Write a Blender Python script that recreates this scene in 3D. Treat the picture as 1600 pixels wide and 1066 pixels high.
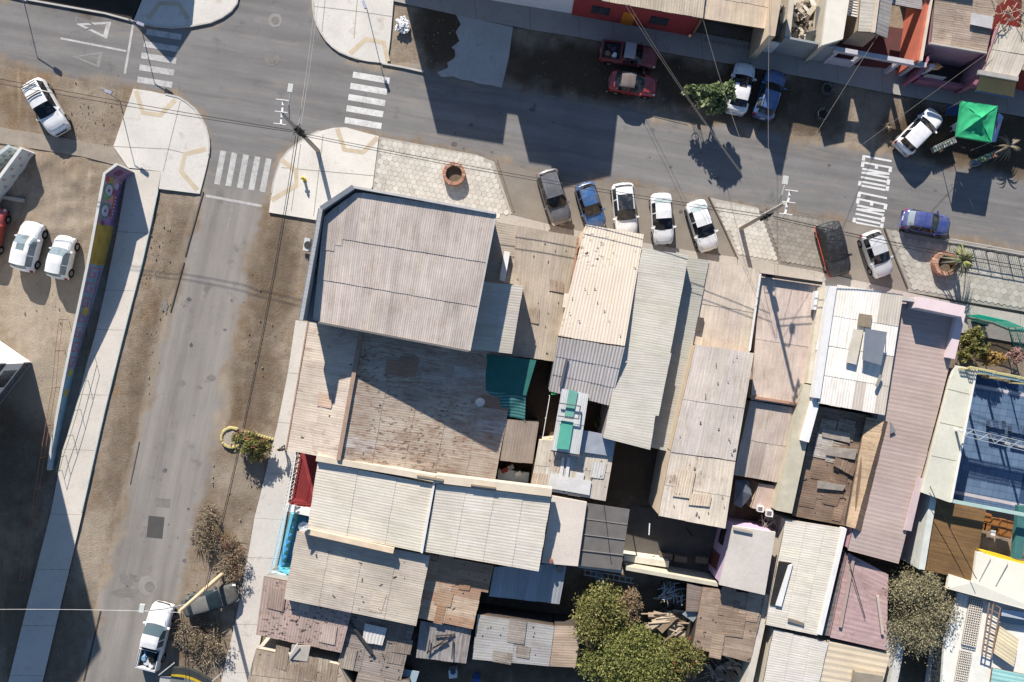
import bpy, math, random
import numpy as np
from mathutils import Vector, Matrix
random.seed(7); rng = np.random.default_rng(7)
SC = bpy.context.scene; COL = SC.collection
for _o in list(bpy.data.objects): bpy.data.objects.remove(_o)
# ------------------------------------------------------------------ camera, sky, sun, exposure
FPX, CAMH = 1155.0, 61.0          # focal length in photo pixels (1600 wide), drone height in metres
cam = bpy.data.cameras.new('camera'); camo = bpy.data.objects.new('camera', cam); COL.objects.link(camo)
cam.sensor_width = 36.0; cam.lens = 36.0 * FPX / 1600.0; cam.clip_end = 3000
camo.location = (0, 0, CAMH); camo.rotation_euler = (0, 0, 0); SC.camera = camo
SUN_EL = 26.5; SUN_D = Vector((-0.235, 0.972)).normalized()      # horizontal direction towards the sun
w = bpy.data.worlds.new('World'); SC.world = w; w.use_nodes = True
nt = w.node_tree; sky = nt.nodes.new('ShaderNodeTexSky'); sky.sky_type = 'NISHITA'; sky.sun_disc = False
sky.sun_elevation = math.radians(SUN_EL); sky.sun_rotation = math.atan2(SUN_D.x, SUN_D.y)
sky.altitude = 300; sky.air_density = 1.0; sky.dust_density = 0.3; sky.ozone_density = 4.0
nt.links.new(sky.outputs[0], nt.nodes['Background'].inputs[0]); nt.nodes['Background'].inputs[1].default_value = 0.07
sl = bpy.data.lights.new('sun', 'SUN'); sl.energy = 4.6; sl.angle = math.radians(0.55); sl.color = (1.0, 0.93, 0.845)
so = bpy.data.objects.new('sun', sl); COL.objects.link(so); so.location = (-20, 60, 60)
ce = math.cos(math.radians(SUN_EL)); sd = Vector((SUN_D.x * ce, SUN_D.y * ce, math.sin(math.radians(SUN_EL))))
so.rotation_euler = sd.to_track_quat('Z', 'Y').to_euler()
SC.view_settings.view_transform = 'Standard'; SC.view_settings.look = 'None'
SC.view_settings.exposure = 1.08; SC.view_settings.gamma = 1.0
KALB = 0.80                                                       # photo tone of a sunlit level surface -> albedo

# ------------------------------------------------------------------ helpers
def P(px, py, z=0.0):
    k = (CAMH - z) / FPX
    return Vector(((px - 800) * k, (533 - py) * k, z))
def lin(c):
    return tuple(((v / 255) / 12.92 if v / 255 <= 0.04045 else ((v / 255 + 0.055) / 1.055) ** 2.4) for v in c)
def alb(c, k=None):
    k = KALB if k is None else k
    return tuple(min(0.86, v * k) for v in lin(c)) + (1.0,)
ORG = {}
def org(o):
    return ORG.get(o.name, Vector((0, 0, 0)))
def thing(name, label, cat, loc, group=None, rz=0.0):
    o = bpy.data.objects.new(name, None); COL.objects.link(o); o.location = loc; o.rotation_euler = (0, 0, rz)
    o.empty_display_size = 0.3; ORG[o.name] = Vector(loc); o['label'] = label; o['category'] = cat
    if group: o['group'] = group
    return o
class MB:
    def __init__(s): s.v = []; s.f = []; s.uv = None
    def add(s, v, f):
        b = len(s.v); s.v += [tuple(p) for p in v]; s.f += [tuple(i + b for i in q) for q in f]; return s
    def prism(s, bot, top):
        n = len(bot); v = list(bot) + list(top)
        f = [tuple(range(n))[::-1], tuple(range(n, 2 * n))] + [(i, (i + 1) % n, n + (i + 1) % n, n + i) for i in range(n)]
        return s.add(v, f)
    def box(s, c, sx, sy, sz, rz=0.0):
        ca, sa = math.cos(rz), math.sin(rz)
        q = [(c[0] + ca * x * sx / 2 - sa * y * sy / 2, c[1] + sa * x * sx / 2 + ca * y * sy / 2) for x, y in ((-1, -1), (1, -1), (1, 1), (-1, 1))]
        return s.prism([(x, y, c[2] - sz / 2) for x, y in q], [(x, y, c[2] + sz / 2) for x, y in q])
    def beam(s, a, b, wd, ht):
        a, b = Vector(a), Vector(b); d = (b - a)
        if d.length < 1e-6: return s
        d.normalize(); up = Vector((0, 0, 1)) if abs(d.z) < 0.95 else Vector((0, 1, 0))
        x = d.cross(up).normalized() * wd / 2; y = x.cross(d).normalized() * ht / 2
        return s.prism([a - x - y, a + x - y, a + x + y, a - x + y], [b - x - y, b + x - y, b + x + y, b - x + y])
    def tube(s, path, r, n=6, r2=None, cap=True):
        path = [Vector(p) for p in path]; m = len(path); vs = []
        for i, p in enumerate(path):
            d = (path[min(i + 1, m - 1)] - path[max(i - 1, 0)]).normalized()
            up = Vector((0, 0, 1)) if abs(d.z) < 0.9 else Vector((0, 1, 0))
            x = d.cross(up).normalized(); y = x.cross(d).normalized()
            rr = r if r2 is None else r + (r2 - r) * i / max(1, m - 1)
            vs += [p + x * math.cos(2 * math.pi * k / n) * rr + y * math.sin(2 * math.pi * k / n) * rr for k in range(n)]
        f = [(i * n + k, i * n + (k + 1) % n, (i + 1) * n + (k + 1) % n, (i + 1) * n + k) for i in range(m - 1) for k in range(n)]
        if cap: f += [tuple(range(n))[::-1], tuple(range((m - 1) * n, m * n))]
        return s.add(vs, f)
    def disc(s, c, r, h, n=20, r2=None):
        r2 = r if r2 is None else r2
        a = [2 * math.pi * k / n for k in range(n)]
        return s.prism([(c[0] + r * math.cos(t), c[1] + r * math.sin(t), c[2]) for t in a], [(c[0] + r2 * math.cos(t), c[1] + r2 * math.sin(t), c[2] + h) for t in a])
    def ring(s, c, ro, ri, h, n=28, a0=0.0, a1=2 * math.pi):
        full = abs(a1 - a0 - 2 * math.pi) < 1e-6; m = n if full else n + 1
        vs = []
        for k in range(m):
            t = a0 + (a1 - a0) * k / n
            for r, z in ((ro, 0), (ro, h), (ri, h), (ri, 0)): vs.append((c[0] + r * math.cos(t), c[1] + r * math.sin(t), c[2] + z))
        f = []
        for k in range(n):
            b, e = k * 4, ((k + 1) % m) * 4
            for j in range(4): f.append((b + j, e + j, e + (j + 1) % 4, b + (j + 1) % 4))
        if not full: f += [(0, 1, 2, 3), ((m - 1) * 4 + 3, (m - 1) * 4 + 2, (m - 1) * 4 + 1, (m - 1) * 4)]
        return s.add(vs, f)
    def quad(s, a, b, c, d): return s.add([a, b, c, d], [(0, 1, 2, 3)])
    def build(s, name, mat, parent=None, smooth=False, local=False, uv=None):
        return mesh(name, s.v, s.f, mat, parent, smooth, local, uv)
def mesh(name, v, f, mat, parent=None, smooth=False, local=False, uv=None, color=None):
    a = np.array([tuple(p) for p in v], dtype=float).reshape(-1, 3)
    o0 = Vector((0, 0, 0))
    if not local:
        if parent is not None: o0 = org(parent)
        else:
            mn, mx = a.min(0), a.max(0); o0 = Vector(((mn[0] + mx[0]) / 2, (mn[1] + mx[1]) / 2, mn[2]))
        a = a - np.array(o0)
    me = bpy.data.meshes.new(name); me.from_pydata(a.tolist(), [], [tuple(q) for q in f])
    if uv is not None:
        l = me.uv_layers.new(name='UVMap'); idx = np.empty(len(me.loops), dtype=np.int32); me.loops.foreach_get('vertex_index', idx)
        l.data.foreach_set('uv', np.asarray(uv, dtype=np.float32)[idx].ravel())
    if smooth: me.polygons.foreach_set('use_smooth', [True] * len(me.polygons))
    if mat: me.materials.append(mat)
    me.update()
    o = bpy.data.objects.new(name, me); COL.objects.link(o)
    if parent is not None: o.parent = parent; ORG[o.name] = o0 if not local else org(parent)
    else: o.location = o0; ORG[o.name] = o0
    if color is not None: o.color = color
    return o
def tag(o, label=None, cat=None, group=None, kind=None):
    if label: o['label'] = label
    if cat: o['category'] = cat
    if group: o['group'] = group
    if kind: o['kind'] = kind
    return o
def copy_of(o, parent=None, loc=None):
    c = o.copy(); COL.objects.link(c)
    if parent is not None: c.parent = parent
    if loc is not None: c.location = loc
    return c

# ------------------------------------------------------------------ materials
class NT:
    def __init__(s, name):
        s.m = bpy.data.materials.new(name); s.m.use_nodes = True; s.t = s.m.node_tree; s.b = s.t.nodes['Principled BSDF']
    def n(s, typ, ins=None, **kw):
        nd = s.t.nodes.new('ShaderNode' + typ)
        for k, v in kw.items(): setattr(nd, k, v)
        for k, v in (ins or {}).items(): s.set(nd.inputs[k], v)
        return nd
    def set(s, sock, v):
        if isinstance(v, bpy.types.NodeSocket): s.t.links.new(v, sock)
        elif isinstance(v, bpy.types.Node): s.t.links.new(v.outputs[0], sock)
        else: sock.default_value = v
    def noise(s, vec, scale, detail=4, rough=0.55): return s.n('TexNoise', {'Vector': vec, 'Scale': scale, 'Detail': detail, 'Roughness': rough}).outputs[0]
    def ramp(s, fac, a, b, lo=0.0, hi=1.0): return s.n('MapRange', {0: fac, 1: a, 2: b, 3: lo, 4: hi}, clamp=True).outputs[0]
    def math(s, op, a, b=0.0): return s.n('Math', {0: a, 1: b}, operation=op).outputs[0]
    def mix(s, f, a, b, mode='MIX'):
        nd = s.n('Mix', data_type='RGBA', blend_type=mode); s.set(nd.inputs[0], f); s.set(nd.inputs[6], a); s.set(nd.inputs[7], b); return nd.outputs[2]
    def scale(s, col, f):
        nd = s.n('Mix', data_type='RGBA', blend_type='MULTIPLY'); nd.inputs[0].default_value = 1.0; s.set(nd.inputs[6], col)
        cc = s.n('CombineColor', {0: f, 1: f, 2: f}); s.set(nd.inputs[7], cc.outputs[0]); return nd.outputs[2]
    def pos(s): return s.n('NewGeometry').outputs['Position']
    def attr(s, name): return s.n('Attribute', attribute_name=name).outputs['Fac']
    def map(s, vec, sc=(1, 1, 1), rz=0.0): return s.n('Mapping', {'Vector': vec, 'Rotation': (0, 0, rz), 'Scale': sc}).outputs[0]
    def bump(s, h, st=0.3, d=0.05): s.set(s.b.inputs['Normal'], s.n('Bump', {'Height': h, 'Strength': st, 'Distance': d}).outputs[0])
    def fin(s, col, rough=0.85, spec=0.3, metal=0.0):
        s.set(s.b.inputs['Base Color'], col); s.set(s.b.inputs['Roughness'], rough); s.set(s.b.inputs['Specular IOR Level'], spec); s.b.inputs['Metallic'].default_value = metal
        return s.m
_M = {}
def plain(c, rough=0.8, var=0.16, sc=1.3, spec=0.3, metal=0.0, k=None, fine=True):
    key = (tuple(c), rough, var, sc, spec, metal, k)
    if key in _M: return _M[key]
    t = NT('surface'); p = t.pos(); f = t.ramp(t.noise(p, sc, 5), 0.25, 0.75, 1 - var, 1 + var * 0.7)
    if fine: f = t.math('MULTIPLY', f, t.ramp(t.noise(p, 14, 3), 0.3, 0.7, 1 - var * 0.5, 1 + var * 0.4))
    _M[key] = t.fin(t.scale(alb(c, k), f), rough, spec, metal); return _M[key]
def gloss(c, rough=0.25, spec=0.5, coat=0.6, k=None, metal=0.0):
    key = ('g', tuple(c), rough, coat, k, metal)
    if key in _M: return _M[key]
    t = NT('paint'); p = t.pos(); f = t.ramp(t.noise(p, 2.5, 4), 0.3, 0.7, 0.92, 1.03)
    du = t.math('MULTIPLY', t.ramp(t.noise(p, 1.4, 6, 0.7), 0.42, 0.7, 0.05, 0.32), t.ramp(t.noise(p, 11, 3), 0.3, 0.7, 0.6, 1.0))
    m = t.fin(t.mix(du, t.scale(alb(c, k), f), alb((170, 158, 142))), t.ramp(t.noise(p, 1.4, 6, 0.7), 0.4, 0.7, rough, rough + 0.25), spec, metal); t.b.inputs['Coat Weight'].default_value = coat; t.b.inputs['Coat Roughness'].default_value = 0.08
    _M[key] = m; return m
def glass(c=(20, 24, 30)):
    key = ('gl', c)
    if key in _M: return _M[key]
    t = NT('window_glass'); p = t.pos(); gc = t.mix(t.ramp(t.noise(p, 1.9, 4, 0.6), 0.5, 0.68, 0, 0.8), alb(c, 1.0), alb((86, 84, 80), 1.0)); _M[key] = t.fin(gc, 0.08, 0.4); return _M[key]
def roofmat(name, rough=0.75, streak=0.16, blotch=0.18, rust=0.0, rustcol=(128, 96, 76), speck=0.0, spec=0.25, cover=(0.52, 0.66)):
    t = NT(name); p = t.pos(); uv = t.n('UVMap').outputs[0]; oi = t.n('ObjectInfo')
    f = t.ramp(t.noise(p, 0.33, 5, 0.6), 0.28, 0.72, 1 - blotch, 1 + blotch * 0.6)
    f = t.math('MULTIPLY', f, t.ramp(t.noise(t.map(uv, (5.5, 0.35, 1)), 1.0, 4, 0.65), 0.3, 0.7, 1 - streak, 1 + streak * 0.6))
    f = t.math('MULTIPLY', f, t.ramp(t.noise(p, 9, 4, 0.65), 0.3, 0.7, 1 - streak * 0.6, 1 + streak * 0.4))
    c = t.scale(oi.outputs['Color'], f)
    if rust > 0:
        r = t.ramp(t.noise(p, 0.55, 6, 0.7), cover[0], cover[1]); r2 = t.ramp(t.noise(t.map(uv, (4, 0.5, 1)), 1.3, 5, 0.7), 0.42, 0.6)
        c = t.mix(t.math('MULTIPLY', t.math('MULTIPLY', r, r2), rust), c, alb(rustcol))
    if speck > 0:
        s1 = t.ramp(t.noise(t.map(p, (1, 1.8, 1), 0.2), 2.6, 3, 0.5), 0.585, 0.62); s2 = t.ramp(t.noise(p, 0.16, 3), 0.42, 0.55)
        c = t.mix(t.math('MULTIPLY', t.math('MULTIPLY', s1, s2), speck), c, alb((70, 56, 48)))
    return t.fin(c, rough, spec)
RM = {'cement': roofmat('fibre_cement_sheet', 0.82, 0.19, 0.24, rust=0.45, rustcol=(142, 120, 102), cover=(0.48, 0.66)), 'rusty': roofmat('rusty_sheet', 0.82, 0.22, 0.2, rust=0.75, speck=0.0),
      'worn': roofmat('worn_sheet', 0.85, 0.3, 0.26, rust=0.6, rustcol=(104, 84, 70), cover=(0.46, 0.62)),
      'clean': roofmat('painted_sheet', 0.65, 0.14, 0.13, rust=0.34, rustcol=(168, 148, 126), spec=0.3, cover=(0.44, 0.66)), 'speck': roofmat('flecked_sheet', 0.8, 0.13, 0.13, rust=0.35, speck=0.85)}
def dirt_col(t, p):
    n1 = t.noise(p, 0.12, 5, 0.6); n2 = t.noise(p, 1.1, 6, 0.65); n3 = t.noise(p, 9, 4, 0.7)
    c = t.mix(t.ramp(n1, 0.35, 0.65), alb((138, 124, 108)), alb((160, 147, 131)))
    c = t.mix(t.ramp(n2, 0.42, 0.75, 0, 0.7), c, alb((116, 99, 80))); c = t.mix(t.ramp(t.noise(p, 0.21, 6, 0.68), 0.5, 0.68, 0, 0.62), c, alb((128, 100, 66)))
    c = t.mix(t.ramp(t.noise(t.map(p, (1.6, 0.25, 1), 0.21), 1.0, 5, 0.6), 0.52, 0.66, 0, 0.5), c, alb((166, 152, 134)))
    return t.scale(c, t.ramp(n3, 0.25, 0.75, 0.82, 1.15)), n3, n2
def m_dirt():
    t = NT('dirt'); p = t.pos(); c, n3, n2 = dirt_col(t, p)
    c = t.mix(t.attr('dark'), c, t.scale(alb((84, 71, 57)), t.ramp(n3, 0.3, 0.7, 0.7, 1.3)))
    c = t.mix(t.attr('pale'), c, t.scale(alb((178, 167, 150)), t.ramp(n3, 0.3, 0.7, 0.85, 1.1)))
    peb = t.n('TexVoronoi', {'Vector': p, 'Scale': 2.6}); pm = t.ramp(peb.outputs['Distance'], 0.06, 0.10, 1, 0)
    pm = t.math('MULTIPLY', pm, t.ramp(t.noise(p, 0.5, 2), 0.5, 0.6)); c = t.mix(pm, c, alb((190, 180, 165)))
    t.bump(t.math('ADD', n3, n2), 0.6, 0.08); return t.fin(c, 0.95, 0.1)
def m_road():
    t = NT('asphalt'); p = t.pos(); c0, n3, n2 = dirt_col(t, p); uv = t.n('UVMap').outputs[0]
    f = t.ramp(t.noise(p, 0.15, 5, 0.6), 0.3, 0.7, 0.86, 1.12); f = t.math('MULTIPLY', f, t.ramp(t.noise(t.map(uv, (0.045, 0.9, 1)), 1.0, 5, 0.62), 0.3, 0.7, 0.78, 1.17))
    f = t.math('MULTIPLY', f, t.ramp(t.noise(p, 22, 3, 0.7), 0.3, 0.7, 0.88, 1.12))
    c = t.scale(t.mix(t.attr('side'), alb((127, 125, 123)), alb((143, 138, 132))), f)
    cr = t.n('TexVoronoi', {'Vector': t.n('VectorMath', {0: t.map(p, (0.16, 0.16, 0.16)), 1: t.n('TexNoise', {'Vector': p, 'Scale': 0.7, 'Detail': 5.0, 'Roughness': 0.6}).outputs[1]}, operation='ADD').outputs[0], 'Scale': 1.0, 'Randomness': 1.0}, feature='DISTANCE_TO_EDGE')
    wob = t.ramp(t.noise(p, 1.2, 5), 0.3, 0.7, 0.0, 0.012)
    crk = t.math('MULTIPLY', t.ramp(t.math('SUBTRACT', cr.outputs['Distance'], wob), 0.0, 0.002, 0.3, 0), t.ramp(t.noise(p, 0.25, 2), 0.55, 0.65))
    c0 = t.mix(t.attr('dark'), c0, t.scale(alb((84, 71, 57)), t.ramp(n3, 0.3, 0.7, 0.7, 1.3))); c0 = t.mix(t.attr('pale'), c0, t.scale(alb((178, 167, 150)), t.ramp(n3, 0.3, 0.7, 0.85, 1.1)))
    c = t.mix(t.math('MULTIPLY', t.ramp(t.noise(p, 0.55, 4, 0.6), 0.6, 0.7), t.ramp(t.noise(p, 4, 3), 0.4, 0.6, 0.2, 0.6)), c, alb((92, 90, 90))); c = t.mix(t.ramp(t.noise(t.map(uv, (0.12, 0.8, 1)), 1.7, 6, 0.7), 0.52, 0.72, 0, 0.5), c, alb((160, 150, 138)))
    c = t.mix(crk, c, alb((84, 82, 80))); c = t.mix(t.attr('dust'), c, c0)
    t.bump(t.noise(p, 30, 3), 0.25, 0.02); return t.fin(c, 0.88, 0.2)
def m_conc(c=(218, 213, 204), stain=0.5, name='concrete'):
    t = NT(name); p = t.pos(); f = t.ramp(t.noise(p, 0.4, 6, 0.62), 0.28, 0.72, 0.84, 1.08); f = t.math('MULTIPLY', f, t.ramp(t.noise(p, 7, 5, 0.7), 0.3, 0.7, 0.9, 1.07))
    cc = t.scale(alb(c), f); cc = t.mix(t.ramp(t.noise(p, 0.8, 6, 0.7), 0.56, 0.72, 0, stain), cc, alb((140, 126, 108)))
    t.bump(t.noise(p, 12, 4), 0.15, 0.02); return t.fin(cc, 0.9, 0.2)
def m_paint(c=(222, 221, 217), wear=0.62):
    t = NT('road_paint'); p = t.pos(); wv = t.math('MULTIPLY', t.ramp(t.noise(p, 1.6, 6, 0.72), 0.40, 0.62), t.ramp(t.noise(p, 14, 4, 0.7), 0.35, 0.6))
    c = t.mix(t.math('MULTIPLY', wv, wear), alb(c), alb((128, 122, 117))); return t.fin(c, 0.8, 0.25)
def m_leaf(cols, name='leaves'):
    t = NT(name); a = t.attr('shade'); c = t.mix(t.ramp(a, 0.0, 0.5), alb(cols[0], 0.85), alb(cols[1], 0.85)); c = t.mix(t.ramp(a, 0.5, 1.0), c, alb(cols[2], 0.85))
    m = t.fin(c, 0.6, 0.25)
    tr = t.n('BsdfTranslucent', {'Color': c}); ms = t.n('MixShader', {0: 0.25, 1: t.b.outputs[0], 2: tr.outputs[0]}); t.t.links.new(ms.outputs[0], t.t.nodes['Material Output'].inputs[0])
    return m
DIRT, ROAD, CONC = m_dirt(), m_road(), m_conc()
CONC2 = m_conc((172, 166, 158), 0.6, 'grey_concrete'); PAINT, PAINTW = m_paint(), m_paint((196, 195, 191), 0.75)
WHITE, DARK, BLACK = plain((232, 230, 226), 0.7, 0.1), plain((60, 58, 56), 0.8), plain((30, 30, 32), 0.7, 0.1, fine=False)
STEEL = plain((150, 150, 150), 0.5, 0.1, metal=0.3); RUBBER = plain((34, 34, 35), 0.9, 0.1, fine=False); CHROME = plain((190, 192, 195), 0.25, 0.05, metal=0.8, fine=False)
# ------------------------------------------------------------------ ground, road, pavements
def vnoise(x, y, s, seed=0):
    r = np.random.default_rng(seed); g = r.random((64, 64))
    u, v = x * s + 100.3, y * s + 77.7; i, j = np.floor(u).astype(int), np.floor(v).astype(int); fu, fv = u - i, v - j
    fu = fu * fu * (3 - 2 * fu); fv = fv * fv * (3 - 2 * fv)
    G = lambda a, b: g[a % 64, b % 64]
    return (G(i, j) * (1 - fu) + G(i + 1, j) * fu) * (1 - fv) + (G(i, j + 1) * (1 - fu) + G(i + 1, j + 1) * fu) * fv
def sdist(X, Y, poly):
    n = len(poly); d = np.full(X.shape, 1e9); ins = np.zeros(X.shape, bool)
    for i in range(n):
        x0, y0 = poly[i]; x1, y1 = poly[(i + 1) % n]; dx, dy = x1 - x0, y1 - y0; L2 = dx * dx + dy * dy + 1e-12
        t = np.clip(((X - x0) * dx + (Y - y0) * dy) / L2, 0, 1); d = np.minimum(d, np.hypot(X - x0 - t * dx, Y - y0 - t * dy))
        c = ((y0 > Y) != (y1 > Y)); ins ^= c & (X < (x1 - x0) * (Y - y0) / (y1 - y0 + 1e-12) + x0)
    return np.where(ins, d, -d)
def sstep(a, b, x):
    t = np.clip((x - a) / (b - a), 0, 1); return t * t * (3 - 2 * t)
def W2(pts): return [(P(x, y).x, P(x, y).y) for x, y in pts]
def grid_obj(name, xs, ys, zf, mat, keep=None, attrs=None, uvf=None):
    X, Y = np.meshgrid(xs, ys); Z = zf(X, Y); nx, ny = len(xs), len(ys)
    V = np.stack([X, Y, Z], -1).reshape(-1, 3)
    i = np.arange(nx * ny).reshape(ny, nx); F = np.stack([i[:-1, :-1], i[:-1, 1:], i[1:, 1:], i[1:, :-1]], -1).reshape(-1, 4)
    K = None
    if keep is not None:
        k = keep(X, Y).reshape(-1); F = F[k[F].any(1)]
        used = np.zeros(nx * ny, bool); used[F.ravel()] = True; K = np.nonzero(used)[0]; re = np.full(nx * ny, -1); re[K] = np.arange(len(K)); F = re[F]; V = V[K]
    uv = None
    if uvf is not None:
        u = uvf(X, Y).reshape(-1, 2); uv = u[K] if K is not None else u
    o = mesh(name, V, F.tolist(), mat, uv=uv, smooth=True, local=True)
    for an, fn in (attrs or {}).items():
        a = fn(X, Y).reshape(-1); a = a[K] if K is not None else a
        at = o.data.attributes.new(an, 'FLOAT', 'POINT'); at.data.foreach_set('value', a.astype(np.float32))
    return o
def ell(X, Y, items):
    out = np.zeros(X.shape); nz = vnoise(X, Y, 0.8, 3) * 0.6 + vnoise(X, Y, 2.3, 4) * 0.4 - 0.5
    for px, py, rx, ry, ang, st in items:
        c = P(px, py); a = math.radians(ang); dx, dy = X - c.x, -(Y - c.y); k = FPX / CAMH
        u = (dx * math.cos(a) + dy * math.sin(a)) * k / rx; v = (-dx * math.sin(a) + dy * math.cos(a)) * k / ry
        out = np.maximum(out, st * (1 - sstep(0.6, 1.25, np.hypot(u, v) + nz * 0.7)))
    return out
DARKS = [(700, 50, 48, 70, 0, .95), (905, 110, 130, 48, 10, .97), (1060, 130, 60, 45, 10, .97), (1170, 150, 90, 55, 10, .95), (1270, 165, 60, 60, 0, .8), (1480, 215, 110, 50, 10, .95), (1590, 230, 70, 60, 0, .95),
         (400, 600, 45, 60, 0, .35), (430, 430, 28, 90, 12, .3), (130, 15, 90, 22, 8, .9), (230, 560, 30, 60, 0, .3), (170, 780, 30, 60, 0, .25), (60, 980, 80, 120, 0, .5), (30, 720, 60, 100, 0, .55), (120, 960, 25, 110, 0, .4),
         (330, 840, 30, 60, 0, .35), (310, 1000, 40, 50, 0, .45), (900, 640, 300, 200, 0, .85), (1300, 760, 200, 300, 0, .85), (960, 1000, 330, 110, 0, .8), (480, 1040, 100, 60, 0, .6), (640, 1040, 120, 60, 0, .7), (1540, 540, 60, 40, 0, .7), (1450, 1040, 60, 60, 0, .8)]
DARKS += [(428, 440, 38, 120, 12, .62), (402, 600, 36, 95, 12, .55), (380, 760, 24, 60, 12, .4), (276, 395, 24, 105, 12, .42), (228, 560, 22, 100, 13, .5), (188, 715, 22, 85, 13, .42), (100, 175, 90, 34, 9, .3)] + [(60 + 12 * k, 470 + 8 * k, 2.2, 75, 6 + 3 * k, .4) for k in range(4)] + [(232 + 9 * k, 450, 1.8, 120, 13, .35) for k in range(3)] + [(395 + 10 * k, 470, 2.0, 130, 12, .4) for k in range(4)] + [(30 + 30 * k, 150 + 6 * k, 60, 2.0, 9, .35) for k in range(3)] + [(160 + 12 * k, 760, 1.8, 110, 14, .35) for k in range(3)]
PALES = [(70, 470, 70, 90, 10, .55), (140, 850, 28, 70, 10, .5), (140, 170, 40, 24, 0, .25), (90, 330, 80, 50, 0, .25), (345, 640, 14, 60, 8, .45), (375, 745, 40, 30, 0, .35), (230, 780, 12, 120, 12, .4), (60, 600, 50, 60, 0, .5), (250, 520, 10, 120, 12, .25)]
xs = np.concatenate([[-400, -120, -70], np.linspace(-48, 48, 330), [70, 120, 400]]); ys = np.concatenate([[-400, -100, -50], np.linspace(-33, 33, 230), [50, 100, 400]])
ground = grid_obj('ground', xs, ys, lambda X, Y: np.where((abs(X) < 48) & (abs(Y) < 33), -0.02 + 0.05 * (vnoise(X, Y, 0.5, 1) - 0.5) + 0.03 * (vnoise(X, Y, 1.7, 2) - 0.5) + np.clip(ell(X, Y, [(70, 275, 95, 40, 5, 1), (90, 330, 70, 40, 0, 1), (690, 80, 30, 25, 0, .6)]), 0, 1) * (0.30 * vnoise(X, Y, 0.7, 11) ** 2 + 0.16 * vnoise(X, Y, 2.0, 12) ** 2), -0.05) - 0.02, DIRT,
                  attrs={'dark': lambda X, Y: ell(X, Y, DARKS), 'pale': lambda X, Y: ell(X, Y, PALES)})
tag(ground, kind='structure')
ROADP = [(-200, -45), (30, 0), (165, 22), (215, 36), (270, 44), (330, 36), (362, 18), (375, 0), (378, -90), (490, -90), (489, 0), (492, 28), (502, 52), (520, 74), (545, 88), (575, 96), (660, 113), (800, 138), (960, 166),
         (1075, 194), (1180, 208), (1300, 228), (1450, 250), (1600, 276), (1800, 310), (1800, 428), (1600, 393), (1470, 372), (1380, 356), (1200, 326), (1105, 308), (1000, 292), (830, 266), (775, 250), (745, 240), (590, 213),
         (540, 200), (500, 205), (465, 225), (440, 250), (428, 285), (425, 305), (405, 345), (385, 450), (370, 530), (348, 620), (335, 680), (320, 760), (300, 830), (285, 920), (262, 1000), (240, 1080), (225, 1150),
         (110, 1150), (132, 1060), (157, 955), (165, 910), (183, 860), (190, 800), (203, 755), (218, 690), (235, 620), (255, 535), (267, 487), (290, 400), (312, 303), (327, 240), (327, 215), (315, 185), (292, 160), (260, 148), (205, 138), (120, 117), (60, 105), (0, 92), (-200, 55)]
RW = W2(ROADP)
xs = np.arange(-52, 52, 0.3); ys = np.arange(-34, 34, 0.3); _c = {}
def rd(X, Y):
    if 'd' not in _c or _c['d'].shape != X.shape: _c['d'] = sdist(X, Y, RW)
    return _c['d']
def side_w(X, Y): return sstep(14.5, 11.0, Y) * (X < -15)
def r_uv(X, Y):
    a, b = math.radians(-9.8), math.radians(78); s = side_w(X, Y) > 0.5
    A = np.where(s, b, a); return np.stack([X * np.cos(A) + Y * np.sin(A), -X * np.sin(A) + Y * np.cos(A)], -1)
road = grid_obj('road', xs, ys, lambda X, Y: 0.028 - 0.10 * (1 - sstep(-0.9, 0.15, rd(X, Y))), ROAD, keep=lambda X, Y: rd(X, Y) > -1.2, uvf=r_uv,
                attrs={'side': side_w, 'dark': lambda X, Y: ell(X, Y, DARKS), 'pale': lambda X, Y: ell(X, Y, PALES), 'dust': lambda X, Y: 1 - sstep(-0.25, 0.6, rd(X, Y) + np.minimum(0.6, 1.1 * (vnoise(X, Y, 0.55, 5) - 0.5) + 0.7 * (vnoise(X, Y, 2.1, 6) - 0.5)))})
tag(road, kind='structure')
def flat(name, pts, z, mat, parent=None, th=None):
    b = MB()
    if th is None: b.add([P(x, y, z) for x, y in pts], [tuple(range(len(pts)))[::-1]])
    else: b.prism([tuple(P(x, y, z).xy) + (z - th,) for x, y in pts][::-1], [tuple(P(x, y, z).xy) + (z,) for x, y in pts][::-1])
    return b.build(name, mat, parent)
def strip(pts, wpx): # a band of a given pixel width along a pixel polyline
    L, R = [], []
    for i, (x, y) in enumerate(pts):
        x0, y0 = pts[max(0, i - 1)]; x1, y1 = pts[min(len(pts) - 1, i + 1)]; d = math.hypot(x1 - x0, y1 - y0); nx, ny = -(y1 - y0) / d * wpx / 2, (x1 - x0) / d * wpx / 2
        L.append((x + nx, y + ny)); R.append((x - nx, y - ny))
    return L + R[::-1]
def rect(cx, cy, lx, ly, ang):
    a = math.radians(ang); ca, sa = math.cos(a), math.sin(a)
    return [(cx + ca * x * lx / 2 - sa * y * ly / 2, cy + sa * x * lx / 2 + ca * y * ly / 2) for x, y in ((-1, -1), (1, -1), (1, 1), (-1, 1))]
ZP = 0.033
for cx, cy in ((256, 54), (252, 73), (248, 91), (245, 109.5), (242, 128.5)): flat('crossing_stripe', rect(cx, cy, 55, 9.2, 9), ZP, PAINTW, road)
for cx, cy in ((580, 121.5), (576, 139), (573, 156.5), (570, 174), (567.5, 192.5)): flat('crossing_stripe', rect(cx, cy, 58, 9.6, 9.5), ZP, PAINT, road)
for cx, cy in ((344, 262), (361.5, 265), (379.5, 268), (397.5, 271), (415, 274)): flat('crossing_stripe', rect(cx, cy, 53, 9, 101), ZP, PAINTW, road)
FADED = m_paint((150, 147, 143), 1.0)
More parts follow.
